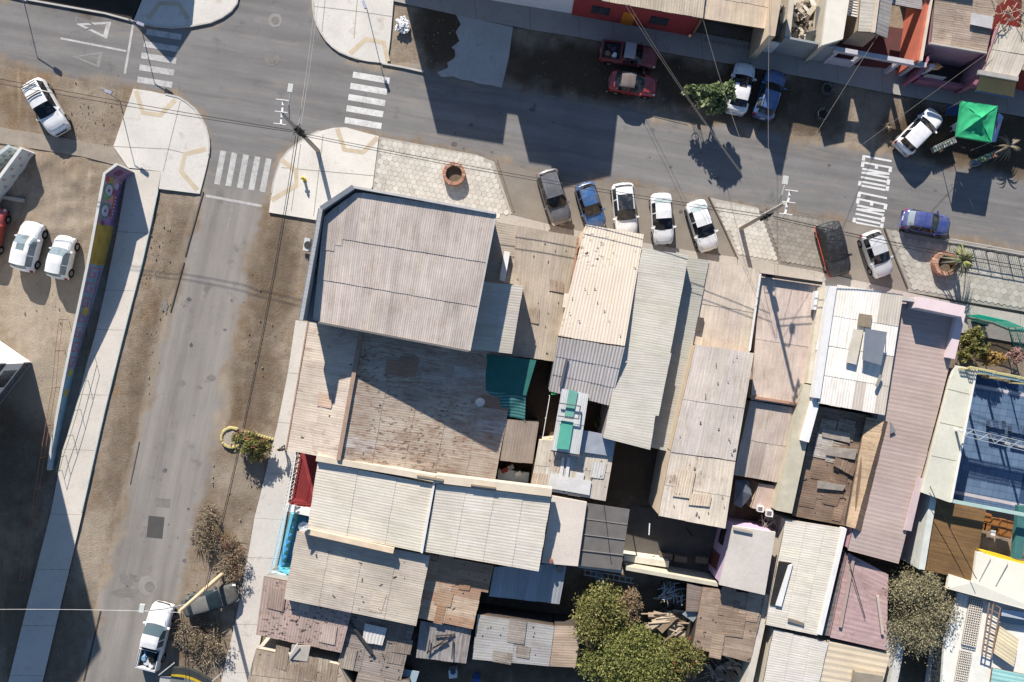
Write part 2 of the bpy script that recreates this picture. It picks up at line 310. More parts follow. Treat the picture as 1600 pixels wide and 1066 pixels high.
flat('stop_line', strip([(208, 38), (195, 115)], 3.6), ZP, PAINTW, road); flat('stop_line', strip([(322, 306), (409, 322)], 4), ZP, PAINTW, road)
flat('lane_line', strip([(95, 60), (197, 80)], 3), ZP, PAINTW, road); flat('lane_line', strip([(365, 317), (353, 367)], 3), ZP, FADED, road)
def tri(name, pts, wpx, mat):
    c = (sum(p[0] for p in pts) / 3, sum(p[1] for p in pts) / 3); k = 1 - wpx
    inn = [(c[0] + (x - c[0]) * k, c[1] + (y - c[1]) * k) for x, y in pts]; v = [P(x, y, ZP) for x, y in pts + inn]
    MB().add(v, [(0, 1, 4, 3), (1, 2, 5, 4), (2, 0, 3, 5)]).build(name, mat, road)
tri('yield_triangle', [(117, 37), (174, 34), (167, 61)], 0.38, PAINTW); tri('yield_triangle', [(111, 88), (161, 81), (155, 106)], 0.34, FADED)
tri('yield_triangle', [(118, 25), (158, 44), (117, 48)], 0.16, m_paint((134, 133, 131), 1.0))
LET = {'L': [((0, 0), (0, 1)), ((0, 0), (1, 0))], 'E': [((0, 0), (0, 1)), ((0, 0), (1, 0)), ((0, 1), (1, 1)), ((0, .5), (.8, .5))], 'N': [((0, 0), (0, 1)), ((1, 0), (1, 1)), ((0, 1), (1, 0))],
       'T': [((.5, 0), (.5, 1)), ((0, 1), (1, 1))], 'O': [((0, .07), (0, .93)), ((1, .07), (1, .93)), ((.08, 0), (.92, 0)), ((.08, 1), (.92, 1))]}
LETP = m_paint((226, 226, 224), 0.4)
def word(x0, y0, xr, yr, dx, dy, n=5):
    # letters stacked down the image; letter tops point to the right of the image; (x0,y0) foot start, (xr,yr) reading step, (dx,dy) letter height vector
    for i, ch in enumerate('LENTO'):
        b = MB()
        for (a0, h0), (a1, h1) in LET[ch]:
            q = []
            for a, h in ((a0, h0), (a1, h1)): q.append((x0 + xr * (i + a * 0.60) + dx * h, y0 + yr * (i + a * 0.60) + dy * h))
            wv = 5.0 if abs(h1 - h0) < .3 else 3.1
            if abs(h1 - h0) < .3 and abs(a1 - a0) > .3: e = 1.2; l = math.hypot(q[1][0] - q[0][0], q[1][1] - q[0][1]); ux, uy = (q[1][0] - q[0][0]) / l, (q[1][1] - q[0][1]) / l; q = [(q[0][0] - ux * e, q[0][1] - uy * e), (q[1][0] + ux * e, q[1][1] + uy * e)]
            b.add([P(x, y, ZP + 0.0006 * len(b.f)) for x, y in strip(q, wv)], [(0, 1, 2, 3)])
        b.build('painted_letter', LETP, road)
word(1350, 244, -1.5, 9.9, 43, 8); word(1343, 301, -1.9, 10.0, 43, 9)
PATCH, PATCH2 = plain((84, 82, 80), 0.9, 0.1), plain((150, 146, 140), 0.9, 0.15)
def blob(cx, cy, rx, ry, n=18, j=0.15):
    return [(cx + rx * math.cos(2 * math.pi * k / n) * (1 + random.uniform(-j, j)), cy + ry * math.sin(2 * math.pi * k / n) * (1 + random.uniform(-j, j))) for k in range(n)]
PATCH3 = plain((128, 124, 119), 0.9, 0.22)
flat('asphalt_patch', rect(243, 824, 25, 34, 6), 0.031, PATCH, road); flat('asphalt_patch', rect(254, 786, 24, 14, 4), 0.031, PATCH3, road)
for a in ((283, 599, 7, 6), (331, 590, 7, 5), (313, 606, 4, 3), (323, 452, 4.5, 8), (258, 480, 5, 9), (200, 905, 16, 9), (196, 926, 18, 8)): flat('asphalt_patch', blob(*a, 22, 0.42), 0.031, PATCH3, road)
for cx, cy, r, m in ((430, 32, 11, PATCH2), (425, 92, 12, PATCH3), (230, 915, 15, PATCH2)):
    t = thing('manhole', {430: 'manhole with a pale concrete collar in the street at the top', 425: 'manhole with a faint grey collar below the pale one', 230: 'manhole in a rough round patch of concrete above the white pickup'}[cx], 'manhole', P(cx, cy, 0.03), 'manholes in the road')
    flat('collar', blob(cx, cy, r, r, 24, 0.06), 0.036, m, t); k = 0.55; MB().disc(P(cx + (4 if cx == 230 else 0), cy + (2 if cx == 230 else 0), 0.037), r * k / 18.9, 0.01, 24).build('cover', PATCH3, t)

def pavement(name, pts, z, mat, label=None):
    o = flat(name, pts, z, mat, None, z + 0.1); tag(o, label, None, None, 'structure'); return o
KERB = plain((194, 190, 183), 0.85, 0.15); TAN = plain((202, 186, 160), 0.9, 0.15); JOINT = plain((150, 142, 132), 0.95, 0.1)
def kerb(par, pts, wpx=2.6, z=0.165, mat=None):
    q = strip(pts, wpx); n = len(pts)
    for i in range(n - 1):
        a, b, c, d = q[i], q[i + 1], q[2 * n - 2 - i], q[2 * n - 1 - i]
        MB().prism([P(x, y, 0.0) for x, y in (d, c, b, a)], [tuple(P(x, y).xy) + (z,) for x, y in (d, c, b, a)]).build('kerb', mat or KERB, par)
isl = pavement('pavement', [(208, 139), (232, 142), (260, 148), (280, 153), (292, 160), (305, 171), (315, 185), (323, 200), (327, 215), (328, 228), (327, 240), (323, 260), (318, 280), (312, 303), (248, 295), (252, 268), (200, 262), (177, 229)], 0.13, CONC)
kerb(isl, [(260, 148), (280, 153), (292, 160), (305, 171), (315, 185), (323, 200), (327, 215), (328, 228), (327, 242)])
for pl in ([(212, 142), (223, 176), (250, 180), (274, 156)], [(322, 233), (289, 241), (283, 268), (308, 297)]): flat('tactile_band', strip(pl, 7.5), 0.135, TAN, isl)
for pl in ([(282, 158), (264, 230), (255, 268)], [(177, 229), (262, 233), (287, 239)]): flat('joint', strip(pl, 1.0), 0.134, JOINT, isl)
nis = pavement('pavement', [(489, -60), (489, 0), (490, 15), (492, 28), (496, 40), (502, 52), (510, 64), (520, 74), (531, 82), (545, 88), (560, 93), (575, 96), (605, 99), (610, 60), (615, 0), (620, -60)], 0.13, CONC)
kerb(nis, [(489, 0), (490, 15), (492, 28), (496, 40), (502, 52), (510, 64), (520, 74), (531, 82), (545, 88), (560, 93)])
kerb(nis, [(597, 100), (630, 106), (662, 113)])
flat('tactile_band', strip([(547, 84), (572, 61), (600, 67), (606, 96)], 7.5), 0.135, TAN, nis)
for pl in ([(508, 0), (503, 50)], [(560, -20), (553, 60)], [(490, 10), (560, 18), (612, 26)]): flat('joint', strip(pl, 1.0), 0.134, JOINT, nis)
tis = pavement('pavement', [(223, -60), (222, 0), (209, 32), (215, 36), (240, 41), (270, 44), (300, 42), (330, 36), (348, 28), (362, 18), (371, 6), (374, -10), (376, -60)], 0.13, CONC)
kerb(tis, [(215, 36), (240, 41), (270, 44), (300, 42), (330, 36), (348, 28), (362, 18), (371, 6), (374, -10)])
flat('tactile_band', strip([(232, 30), (249, 5), (279, 6), (294, 30)], 7.5), 0.135, TAN, tis)
tkb = pavement('verge', [(-120, -40), (30, -4), (160, 20), (206, 32), (220, 0), (220, -60), (-120, -90)], 0.08, plain((60, 54, 48), 0.95, 0.3, 0.8)); kerb(tkb, [(-120, -36), (30, -2), (165, 22), (210, 34)])
cis = pavement('pavement', [(420, 332), (425, 300), (428, 285), (433, 267), (440, 250), (451, 236), (465, 225), (482, 213), (500, 205), (520, 200), (540, 199), (565, 206), (592, 213), (582, 292), (560, 325), (500, 345)], 0.13, m_conc((224, 219, 209), 0.35))
for pl in ([(527, 201), (538, 234), (567, 238), (590, 215)], [(440, 250), (463, 268), (463, 290), (424, 313)]): flat('tactile_band', strip(pl, 7.5), 0.135, TAN, cis)
for pl in ([(470, 225), (455, 330)], [(505, 210), (490, 338)], [(440, 262), (586, 275)]): flat('joint', strip(pl, 1.0), 0.134, JOINT, cis)
kerb(cis, [(425, 302), (428, 285), (433, 267), (440, 250), (451, 236), (465, 225), (482, 213), (500, 205)], 2.0, 0.14)
old = pavement('footpath', [(-60, 187), (0, 199), (90, 214), (177, 230), (200, 263), (130, 245), (33, 229), (-60, 215)], 0.05, plain((154, 143, 130), 0.92, 0.18))
def slabs(name, left, right, z, mat, step, label=None):
    L = [P(x, y, z) for x, y in left]; R = [P(x, y, z) for x, y in right]
    def at(pl, t):
        ln = [0.0]
        for a, b in zip(pl, pl[1:]): ln.append(ln[-1] + (b - a).length)
        s = t * ln[-1]
        for i in range(len(pl) - 1):
            if s <= ln[i + 1] + 1e-9: return pl[i].lerp(pl[i + 1], (s - ln[i]) / max(1e-9, ln[i + 1] - ln[i]))
        return pl[-1]
    tot = sum((b - a).length for a, b in zip(R, R[1:])); n = max(2, int(tot / step))
    bed = flat(name, left + right[::-1], z - 0.03, DARK, None, z + 0.05); tag(bed, label, None, None, 'structure'); cuts = [0.0] + [(i + random.uniform(-.22, .22)) / n for i in range(1, n)] + [1.0]
    for a, b in zip(cuts, cuts[1:]):
        g = 0.012 / tot; q = [at(L, a + g), at(R, a + g), at(R, b - g), at(L, b - g)]; h = random.uniform(-0.006, 0.006)
        o = MB().prism([(p.x, p.y, z - 0.06) for p in q[::-1]], [(p.x, p.y, z + h) for p in q[::-1]]).build('slab', mat, bed)
    return bed
wl = [(200, 264), (194, 300), (189, 333), (170, 430), (146, 535), (122, 620), (97, 705), (84, 770), (76, 821), (61, 872), (35, 975), (13, 1066), (-5, 1140)]
wr = [(252, 268), (248, 298), (238, 345), (222, 415), (205, 480), (191, 535), (165, 640), (148, 715), (129, 800), (115, 860), (103, 910), (85, 985), (66, 1066), (48, 1140)]
wpav = slabs('pavement', wl, wr, 0.12, m_conc((214, 206, 195), 0.4), 4.6)
kerb(wpav, [(248, 297), (238, 345), (222, 415), (205, 480), (191, 535), (165, 640), (148, 715), (129, 800)], 1.8, 0.15, plain((188, 200, 196), .8))
rl = [(462, 500), (460, 530), (444, 612), (428, 692), (408, 765), (395, 820), (385, 885), (365, 985), (345, 1066), (333, 1120)]
rr = [(500, 505), (495, 530), (475, 625), (462, 702), (452, 785), (440, 850), (434, 885), (416, 950), (395, 1066), (385, 1120)]
epav = slabs('pavement', rl, rr, 0.10, m_conc((208, 202, 194), 0.5), 4.0)
npav = slabs('pavement', [(610, -30), (893, 14), (1074, 48), (1282, 86), (1450, 112), (1600, 140), (1720, 160)], [(616, 2), (800, 42), (893, 56), (1074, 88), (1200, 110), (1300, 128), (1400, 148), (1600, 182), (1720, 205)], 0.10, CONC2, 3.6)
drv = pavement('driveway', [(712, 22), (745, 28), (802, 38), (795, 90), (784, 137), (766, 133), (748, 131), (735, 126), (722, 125), (708, 119), (690, 121), (684, 113), (700, 106), (698, 94), (708, 88), (706, 74), (718, 64), (712, 50), (720, 38)], 0.05, m_conc((186, 184, 180), 0.6))
kerb(npav, [(662, 116), (800, 141), (960, 167), (1074, 195)], 1.4, 0.05, plain((130, 124, 116)))
APR = plain((138, 130, 120), 0.92, 0.22, 0.5)
def apron(pts, z=0.042):
    t = flat('parking_apron', pts, z, APR, None, z + 0.05); tag(t, None, None, None, 'structure'); return t
ap1 = apron([(777, 252), (830, 267), (1000, 293), (1107, 309), (1152, 405), (1100, 405), (900, 372), (803, 345)]); ap2 = apron([(1186, 325), (1260, 336), (1383, 357), (1422, 460), (1300, 440), (1215, 418)])
kerb(ap1, [(1107, 308), (1130, 355), (1152, 404)], 2.0, 0.14, plain((110, 100, 90))); kerb(ap2, [(1381, 357), (1400, 408), (1417, 450)], 2.2, 0.15, plain((96, 90, 84)))
kerb(ap1, [(777, 250), (803, 330)], 1.6, 0.12, plain((120, 112, 104)))
fpav = slabs('pavement', [(776, 330), (905, 362), (1115, 398), (1152, 402), (1300, 428), (1412, 456), (1500, 474), (1600, 492), (1720, 515)], [(776, 372), (905, 402), (1115, 438), (1152, 445), (1300, 472), (1412, 500), (1500, 520), (1600, 538), (1720, 560)], 0.10, m_conc((182, 175, 166), 0.6), 3.2)
lkb = tag(flat('kerb_line', strip([(157, 955), (145, 1005), (131, 1064)], 2.2), .06, plain((70, 66, 62)), None, .1), None, None, None, 'structure'); kerb(wpav, [(318, 300), (304, 350), (290, 400)], 1.8, .10, plain((96, 90, 84))); kerb(wpav, [(288, 410), (277, 450), (267, 487)], 1.8, .10, plain((96, 90, 84))); kerb(wpav, [(218, 690), (204, 756)], 1.4, .07, plain((110, 104, 98)))
# hexagonal pavers, each its own tile
def hexfield(name, pts, z, rad, tone, label=None):
    bed = flat(name, pts, z - 0.03, plain(tuple(int(v * .9) for v in tone[1]), 0.95, 0.25), None, z + 0.05); tag(bed, label, None, None, 'structure'); wp = W2(pts)
    mats = [plain(c, 0.9, 0.14) for c in tone]; a = [math.pi / 6 + k * math.pi / 3 for k in range(6)]; r = rad * 0.965
    protos = []
    for m in mats:
        me = MB().prism([(r * math.cos(t), r * math.sin(t), -0.05) for t in a], [(r * math.cos(t), r * math.sin(t), 0) for t in a]); o = me.build('hex_paver', m, bed, local=True); protos.append(o)
    xs_ = [p[0] for p in wp]; ys_ = [p[1] for p in wp]; dx, dy = rad * math.sqrt(3), rad * 1.5; cnt = 0; ca, sa = math.cos(-0.17), math.sin(-0.17); cx0, cy0 = sum(xs_) / len(xs_), sum(ys_) / len(ys_)
    pts_ = []
    for j in range(-60, 60):
        for i in range(-60, 60):
            x, y = (i + 0.5 * (j % 2)) * dx, j * dy; x, y = cx0 + ca * x - sa * y, cy0 + sa * x + ca * y
            pts_.append((x, y))
    pa = np.array(pts_); d = sdist(pa[:, 0], pa[:, 1], wp); sel = pa[d > rad * 0.8]
    ob = org(bed)
    rng.shuffle(sel); c_ = np.array([0.0, 0.0]); sel = sel[np.argsort(np.hypot(sel[:, 0], sel[:, 1]))]
    if len(sel) > 300:
        b = MB()
        for x, y in sel[300:]: b.prism([(x + r * math.cos(t - .17), y + r * math.sin(t - .17), z - .05) for t in a], [(x + r * math.cos(t - .17), y + r * math.sin(t - .17), z + random.uniform(-.003, .003)) for t in a])
        tag(b.build('hex_pavers_far', mats[0], bed), None, None, None, 'stuff')
    for k, (x, y) in enumerate(sel[:300]):
        m = random.randrange(len(protos)); o = protos[m] if protos[m].get('used') is None else copy_of(protos[m], bed)
        protos[m]['used'] = 1; o.location = (x - ob.x, y - ob.y, z - ob.z + random.uniform(-0.006, 0.006)); o.rotation_euler = (random.uniform(-.02, .02), random.uniform(-.02, .02), -0.17)
    for p_ in protos:
        if p_.get('used') is None: bpy.data.objects.remove(p_)
        elif 'used' in p_: del p_['used']
    for o in bed.children:
        if 'used' in o: del o['used']
HX = [(206, 200, 188), (201, 194, 182), (210, 205, 194), (195, 188, 176), (204, 198, 187)]
hexfield('paved_corner', [(593, 214), (680, 230), (745, 242), (772, 253), (800, 334), (776, 345), (582, 310), (583, 290)], 0.12, 0.262, HX)
hexfield('paved_strip', [(1109, 309), (1185, 325), (1217, 413), (1153, 403)], 0.12, 0.235, HX)
hexfield('paved_verge', [(1384, 358), (1470, 374), (1600, 396), (1660, 405), (1660, 497), (1500, 470), (1419, 456)], 0.12, 0.30, [(182, 178, 166), (176, 172, 160), (188, 184, 174), (170, 166, 154)])
hexfield('paved_bay', [(1188, 327), (1286, 341), (1300, 424), (1219, 412)], 0.075, 0.235, [(150, 143, 133), (143, 136, 127), (156, 150, 140), (146, 139, 129)])
OIL = [plain(c, .7, .2) for c in ((104, 101, 98), (112, 108, 104), (96, 92, 88))]
for k in range(46):
    if k < 24: px, py = random.uniform(430, 1580), 0; py = 150 + (px - 560) * .165 + random.uniform(-40, 60)
    elif k < 34: px, py = random.choice(((866, 330), (923, 335), (980, 345), (1034, 360), (1090, 370), (1360, 410), (1310, 420))); px += random.gauss(0, 8); py += random.gauss(0, 14)
    else: py = random.uniform(330, 980); px = 345 - (py - 330) * .19 + random.gauss(0, 22)
    s_ = random.choice((1.2, 1.6, 2.2, 3.5)); flat('oil_stain', blob(px, py, s_ * random.uniform(.7, 1.6), s_, 10, .3), .0455 if 24 <= k < 34 else .0305 + .0001 * (k % 9), OIL[k % 3], road)
# stones and litter strewn over the waste ground
st = MB(); STN = [(20, 300, 120, 60), (60, 300, 110, 70), (90, 460, 60, 80), (240, 400, 30, 90), (215, 560, 40, 90), (400, 500, 40, 150), (350, 800, 40, 120), (700, 60, 60, 40), (150, 180, 60, 40), (1000, 140, 150, 40)]
for cx, cy, rx, ry in STN:
    for _ in range(90):
        p = P(cx + random.gauss(0, rx * .6), cy + random.gauss(0, ry * .6), 0.0); s = random.choice((0.02, 0.03, 0.035, 0.05, 0.09)) * random.uniform(.6, 1.3)
        if 470 < p.x * FPX / CAMH + 800 and p.y < 2: continue
        q = [Vector((random.uniform(.5, 1) * s * math.cos(k * 2.094 + 1), random.uniform(.5, 1) * s * math.sin(k * 2.094 + 1), 0)) for k in range(3)]
        b0 = Vector((p.x, p.y, 0.0)); st.prism([b0 + v for v in q], [b0 + v * .6 + Vector((0, 0, s * .8)) for v in q])
tag(st.build('loose_stones', plain((182, 172, 158), 0.95, 0.3, 3)), 'small loose stones scattered over the bare dirt', 'stones', None, 'stuff')
# ------------------------------------------------------------------ houses
def V3(t): return P(*t)
def sheets(par, q, rib='v', sw=0.95, sl=2.4, pitch=0.19, amp=0.028, col=(180, 172, 165), mat='cement', var=0.06, flip=None, odd=(), oddp=0.0, nu=None, nv=None, jit=0.02, name='roof_sheet'):
    A, B, C, D = [Vector(p) for p in q]
    if rib == 'h': A, B, C, D = A, D, C, B          # ribs run A->D after the swap
    lu = ((B - A).length + (C - D).length) / 2; lv = ((D - A).length + (C - B).length) / 2
    nu = nu or max(1, round(lu / sw)); nv = nv or max(1, round(lv / sl))
    down = (A.z + B.z) >= (C.z + D.z) if flip is None else flip
    nw = max(2, round(lu / nu / pitch)); seg = nw * 4
    def pt(u, v): return A.lerp(B, u).lerp(D.lerp(C, u), v)
    kids = []
    for j in range(nv):
        for i in range(nu):
            if random.random() < 0.0: continue
            u0, u1 = i / nu, (i + 1) / nu; v0, v1 = j / nv, (j + 1) / nv; ov = 0.10 / lv
            e0 = random.uniform(-jit, jit) / lv; e1 = random.uniform(-jit, jit) / lv
            if j > 0: v0 -= (0 if down else ov)
            if j < nv - 1: v1 += (ov if down else 0)
            if j > 0 or True: v0 += e0
            v1 += e1; h0 = random.uniform(0, 0.008) + 0.004 * (i % 2); vs = []; uv = []; du = random.uniform(0, 50); dv = random.uniform(0, 50)
            for k in range(seg + 1):
                u = u0 + (u1 - u0) * k / seg; wv = amp * (0.28 if rib == 'v' else 0.14) * math.sin(math.pi / 2 * k)
                for e, v in enumerate((v0, v1)):
                    p = pt(u, v); lift = (0.022 if (e == 1) == down else 0.0) if nv > 1 else 0.0
                    vs.append((p.x, p.y, p.z + wv + h0 + lift)); uv.append((u * lu + du, v * lv + dv))
            f = [(2 * k, 2 * k + 2, 2 * k + 3, 2 * k + 1) for k in range(seg)]
            c = col
            if odd and random.random() < oddp: c = random.choice(odd)
            g = (1 + random.gauss(0, var)) * 1.06; cc = alb(c); cc = (min(.86, cc[0] * g * 1.02), min(.86, cc[1] * g * random.uniform(.985, 1.005)), min(.86, cc[2] * g * random.uniform(.94, .985)), 1)
            o = mesh(name, vs, f, RM[mat] if isinstance(mat, str) else mat, par, smooth=False, uv=uv, color=cc); kids.append(o)
    return kids
WALLM = {'cream': plain((200, 190, 172), 0.9, 0.12), 'grey': plain((150, 147, 142), 0.9, 0.15), 'brick': plain((150, 110, 92), 0.9, 0.2), 'white': WHITE, 'red': plain((150, 62, 56), 0.85, 0.15), 'pink': plain((188, 148, 158), 0.85, 0.12), 'dark': plain((74, 66, 60), 0.9, 0.2),
         'lilac': plain((196, 170, 196), 0.85, 0.1), 'green': plain((52, 92, 84), 0.85, 0.12), 'blue': plain((86, 160, 200), 0.8, 0.1), 'terra': plain((196, 110, 88), 0.85, 0.15), 'sand': plain((206, 186, 160), .9, .12)}
def wallbox(par, q, m='grey', inset=0.985, drop=0.14, base=0.0, name='wall'):
    pts = [Vector(p) for p in q]; c = sum(pts, Vector()) / len(pts); ps = [c.lerp(p, inset) for p in pts]
    return MB().prism([(p.x, p.y, base) for p in ps[::-1]], [(p.x, p.y, p.z - drop) for p in ps[::-1]]).build(name, WALLM.get(m, m) if isinstance(m, str) else m, par)
def deck(par, q, th=0.06, drop=0.10, m=None, name='roof', inset=0.995):
    pts = [Vector(p) for p in q]; c = sum(pts, Vector()) / len(pts); ps = [c.lerp(p, inset) for p in pts]
    return MB().prism([(p.x, p.y, p.z - drop - th) for p in ps[::-1]], [(p.x, p.y, p.z - drop) for p in ps[::-1]]).build(name, m or plain((118, 96, 78), 0.9, 0.15), par)
def shift(q, dz): return [(x, y, z + dz) for x, y, z in q]
def house(label, q, rib='v', wall='grey', cat='house', name='house', **kw):
    wp = [V3(p) for p in q]; c = sum(wp, Vector()) / 4; h = thing(name, label, cat, (c.x, c.y, 0), 'attached houses and sheds of the block')
    if wall: wallbox(h, wp, wall)
    r = deck(h, wp); sheets(r, wp, rib, **kw); return h
def addroof(h, q, rib='v', wall=None, **kw):
    wp = [V3(p) for p in q]
    if wall: wallbox(h, wp, wall)
    r = deck(h, wp); sheets(r, wp, rib, **kw); return r
def patches(par, q, n, cols, smin=.5, smax=1.5, mat='worn', rib='v', bits=14):
    A, B, C, D = [V3(p) for p in q]; pt = lambda u, v: A.lerp(B, u).lerp(D.lerp(C, u), v); ax = (B - A).normalized(); r = random
    for _ in range(n):
        c = pt(r.uniform(.1, .9), r.uniform(.08, .92)) + Vector((0, 0, .055)); a = r.gauss(0, .025); lx, ly = r.uniform(smin, smax), r.uniform(smin, smax * 1.3); ux = Matrix.Rotation(a, 3, 'Z') @ ax; uy = (D - A).normalized(); k = r.uniform(0, .02)
        qq = [c + ux * sx * lx / 2 + uy * sy * ly / 2 + Vector((0, 0, k * (1 + sx))) for sx, sy in ((-1, -1), (1, -1), (1, 1), (-1, 1))]
        sheets(par, qq, rib, nu=1, nv=1, pitch=.2, amp=.03, col=r.choice(cols), mat=mat, name='patch_sheet')
    if bits:
        b = MB()
        for _ in range(bits):
            c = pt(r.uniform(.03, .97), r.uniform(.03, .97)) + Vector((0, 0, .08)); b.box(c - Vector((0, 0, .03)), r.choice((.05, .08, .1, .14, .28)), r.choice((.04, .06, .08)), .035, r.uniform(0, 3))
        tag(b.build('roof_litter', plain(r.choice(((110, 96, 84), (150, 136, 120), (90, 82, 76))), .9, .3, 6), par), None, None, None, 'stuff')
def bar(par, a, b, wd, ht, m, name='beam'): return MB().beam(V3(a), V3(b), wd, ht).build(name, m, par)
def parapet(par, a, b, wd, h, m, name='parapet'): # wall-top strip between two points (px,py,ztop)
    A, B = V3(a), V3(b); d = (B - A).normalized(); n = Vector((-d.y, d.x, 0)).normalized() * wd / 2
    return MB().prism([(p.x, p.y, p.z - h) for p in (A - n, B - n, B + n, A + n)], [tuple(p) for p in (A - n, B - n, B + n, A + n)]).build(name, m, par)
def slabtop(par, q, m, th=0.25, name='roof_slab'):
    wp = [V3(p) for p in q]; return MB().prism([(p.x, p.y, p.z - th) for p in wp[::-1]], [tuple(p) for p in wp[::-1]]).build(name, m, par)
TIMBER = plain((150, 122, 96), 0.9, 0.2); PLAST = plain((214, 200, 178), 0.9, 0.12); MOSS = plain((120, 112, 100), .9, .2)
# --- corner house
h = thing('corner_house', 'tall corner house with large grey corrugated roof and dark parapet along the street', 'house', P(620, 420), 'attached houses and sheds of the block')
out = [V3(p) for p in ((552, 292, 8.1), (774, 333, 8.0), (733, 548, 7.1), (470, 500, 7.9), (501, 326, 8.1))]
c = sum(out, Vector()) / 5; MB().prism([(c.x + (p.x - c.x) * .985, c.y + (p.y - c.y) * .985, 0) for p in out[::-1]], [(c.x + (p.x - c.x) * .985, c.y + (p.y - c.y) * .985, min(p.z - 1.0, 6.75)) for p in out[::-1]]).build('wall', plain((164, 162, 160), .85, .1), h)
rq = [(522, 306, 7.75), (774, 333, 7.75), (733, 548, 7.0), (488, 503, 7.0)]
r = deck(h, [V3(p) for p in ((552, 294, 7.72), (774, 334, 7.72), (733, 547, 7.0), (488, 503, 7.0), (501, 345, 7.6))], inset=0.99)
def clipped_rows():
    # three rows of long sheets; the chamfered corner shortens the first columns
    n = 24; xs0 = [488 + (733 - 488) * i / n for i in range(n + 1)]
    T = lambda i: (512 + (774 - 512) * i / n, 293 + 40 * i / n)
    for i in range(n):
        for j, (a, b) in enumerate(((0, .36), (.34, .68), (.66, 1.0))):
            for_ = []
            def pt(ii, v):
                tx, ty = T(ii); bx, by = 488 + (733 - 488) * ii / n, 503 + (548 - 503) * ii / n; x, y = tx + (bx - tx) * v, ty + (by - ty) * v
                return x, y, 7.75 - 0.75 * v
            def cut(ii, v):
                # keep below chamfer line from (504,338) to (556,300)
                for s in range(60):
                    x, y, z = pt(ii, v)
                    if y >= 338 - (x - 506) * 38 / 50.0: break
                    v += 0.01
                return v
            va, vb = (cut(i, a), cut(i + 1, a)) if j == 0 else (a, a)
            if i < 3 and j == 1: va = vb = a + (0.10 if i < 2 else 0.05)
            be = b + ((0.10 if i < 2 else 0.05) if (i < 3 and j == 0) else 0)
            corners = [P(*pt(i, va)), P(*pt(i + 1, vb)), P(*pt(i + 1, be)), P(*pt(i, be))]; lift = 0.028 * (2 - j)
            corners = [Vector((p.x, p.y, p.z + lift)) for p in corners]
            sheets(r, corners, 'v', nu=1, nv=1, pitch=0.16, col=(200, 189, 180), var=0.06, mat='cement', jit=0.015)
clipped_rows()
PAR = plain((120, 126, 134), .8, .15)
parapet(h, (470, 500, 8.0), (501, 326, 8.1), 0.34, 1.5, PAR); parapet(h, (501, 326, 8.1), (552, 292, 8.1), 0.34, 1.4, PAR); parapet(h, (552, 292, 8.1), (774, 333, 7.95), 0.16, 1.0, plain((190, 186, 182), .8))
for i in range(26):
    t = (i + .5) / 26; MB().beam(V3((470 + 31 * t - 2, 500 - 174 * t, 8.1)), V3((470 + 31 * t + 3.5, 500 - 174 * t + 1, 8.1)), 0.30, 0.10).build('coping_tile', plain((168, 168, 168), .85), h)
bar(h, (482, 501, 7.05), (733, 549, 7.0), 0.14, 0.14, plain((110, 108, 106)), 'gutter'); bar(h, (775, 334, 7.75), (734, 548, 7.0), 0.12, 0.14, plain((198, 194, 188)), 'ridge_trim')
bx = thing('air_conditioner', 'air conditioner box with pipes on the street wall of the corner house', 'air conditioner', P(484, 385, 6.2)); MB().box(P(481, 383, 6.3), .42, .95, .75, -.17).build('casing', plain((196, 198, 198)), bx)
MB().disc(P(481, 383, 6.68), .28, .02, 20).build('fan_grille', DARK, bx); MB().box(P(480, 402, 6.2), .25, .5, .35, -.17).build('pipe_box', plain((120, 110, 100)), bx)
# --- lean-to roofs beside the corner house
h = house('low roof in the shadow just right of the corner house', [(772, 345, 3.0), (806, 352, 3.0), (818, 445, 3.0), (745, 440, 3.0)], 'h', 'cream', col=(176, 166, 154), pitch=.2)
MB().prism([P(788, 392, 3.15), P(797, 394, 3.15), P(789, 440, 3.15), P(780, 438, 3.15)][::-1], [P(788, 392, 3.5), P(797, 394, 3.5), P(789, 440, 3.5), P(780, 438, 3.5)][::-1]).build('roof_box', WHITE, h)
house('light ribbed lean-to roof touching the right side of the corner house', [(756, 440, 5.4), (818, 447, 5.4), (800, 553, 5.0), (734, 545, 5.0)], 'h', 'cream', col=(200, 194, 184), pitch=.2, mat='clean', sl=2.2, nv=2, nu=5)
h = house('tan sheet roof between the corner house and the cream ribbed roof', [(806, 352, 3.4), (905, 370, 3.4), (867, 565, 3.1), (798, 556, 3.1)], 'v', 'sand', col=(184, 172, 156), pitch=.22, amp=.018, sw=1.0, nv=1, var=.035)
bar(h, (904, 372, 3.5), (888, 478, 3.45), .12, .12, plain((170, 130, 105)), 'edge_board'); MB().box(P(885, 470, 3.6), .5, 1.1, .3, -.15).build('roof_box', plain((214, 204, 190)), h)
# --- long rust-marked gable roof below the corner house
h = thing('house', 'wide low gable roof with brown ridge, half in the corner house shadow', 'house', P(610, 630), 'attached houses and sheds of the block')
ql = [(484, 498, 4.1), (566, 512, 5.2), (529, 719, 5.2), (448, 703, 4.1)]; qr = [(566, 512, 5.2), (812, 548, 2.9), (773, 754, 2.9), (529, 719, 5.2)]
wallbox(h, [V3(p) for p in ql], 'cream'); wallbox(h, [V3(p) for p in qr], 'cream')
r = deck(h, [V3(p) for p in ql]); sheets(r, [V3(p) for p in ql], 'h', nu=13, nv=2, col=(196, 184, 171), mat='rusty', var=.045, pitch=.2)
r = deck(h, [V3(p) for p in qr]); sheets(r, [V3(p) for p in qr], 'h', nu=11, nv=5, col=(184, 172, 158), mat=roofmat('flecked_rusty_sheet', .82, .12, .2, rust=.85, rustcol=(146, 116, 96), speck=.6, cover=(.38, .56)), var=.04, pitch=.2, odd=[(158, 132, 112), (196, 190, 182)], oddp=.14)
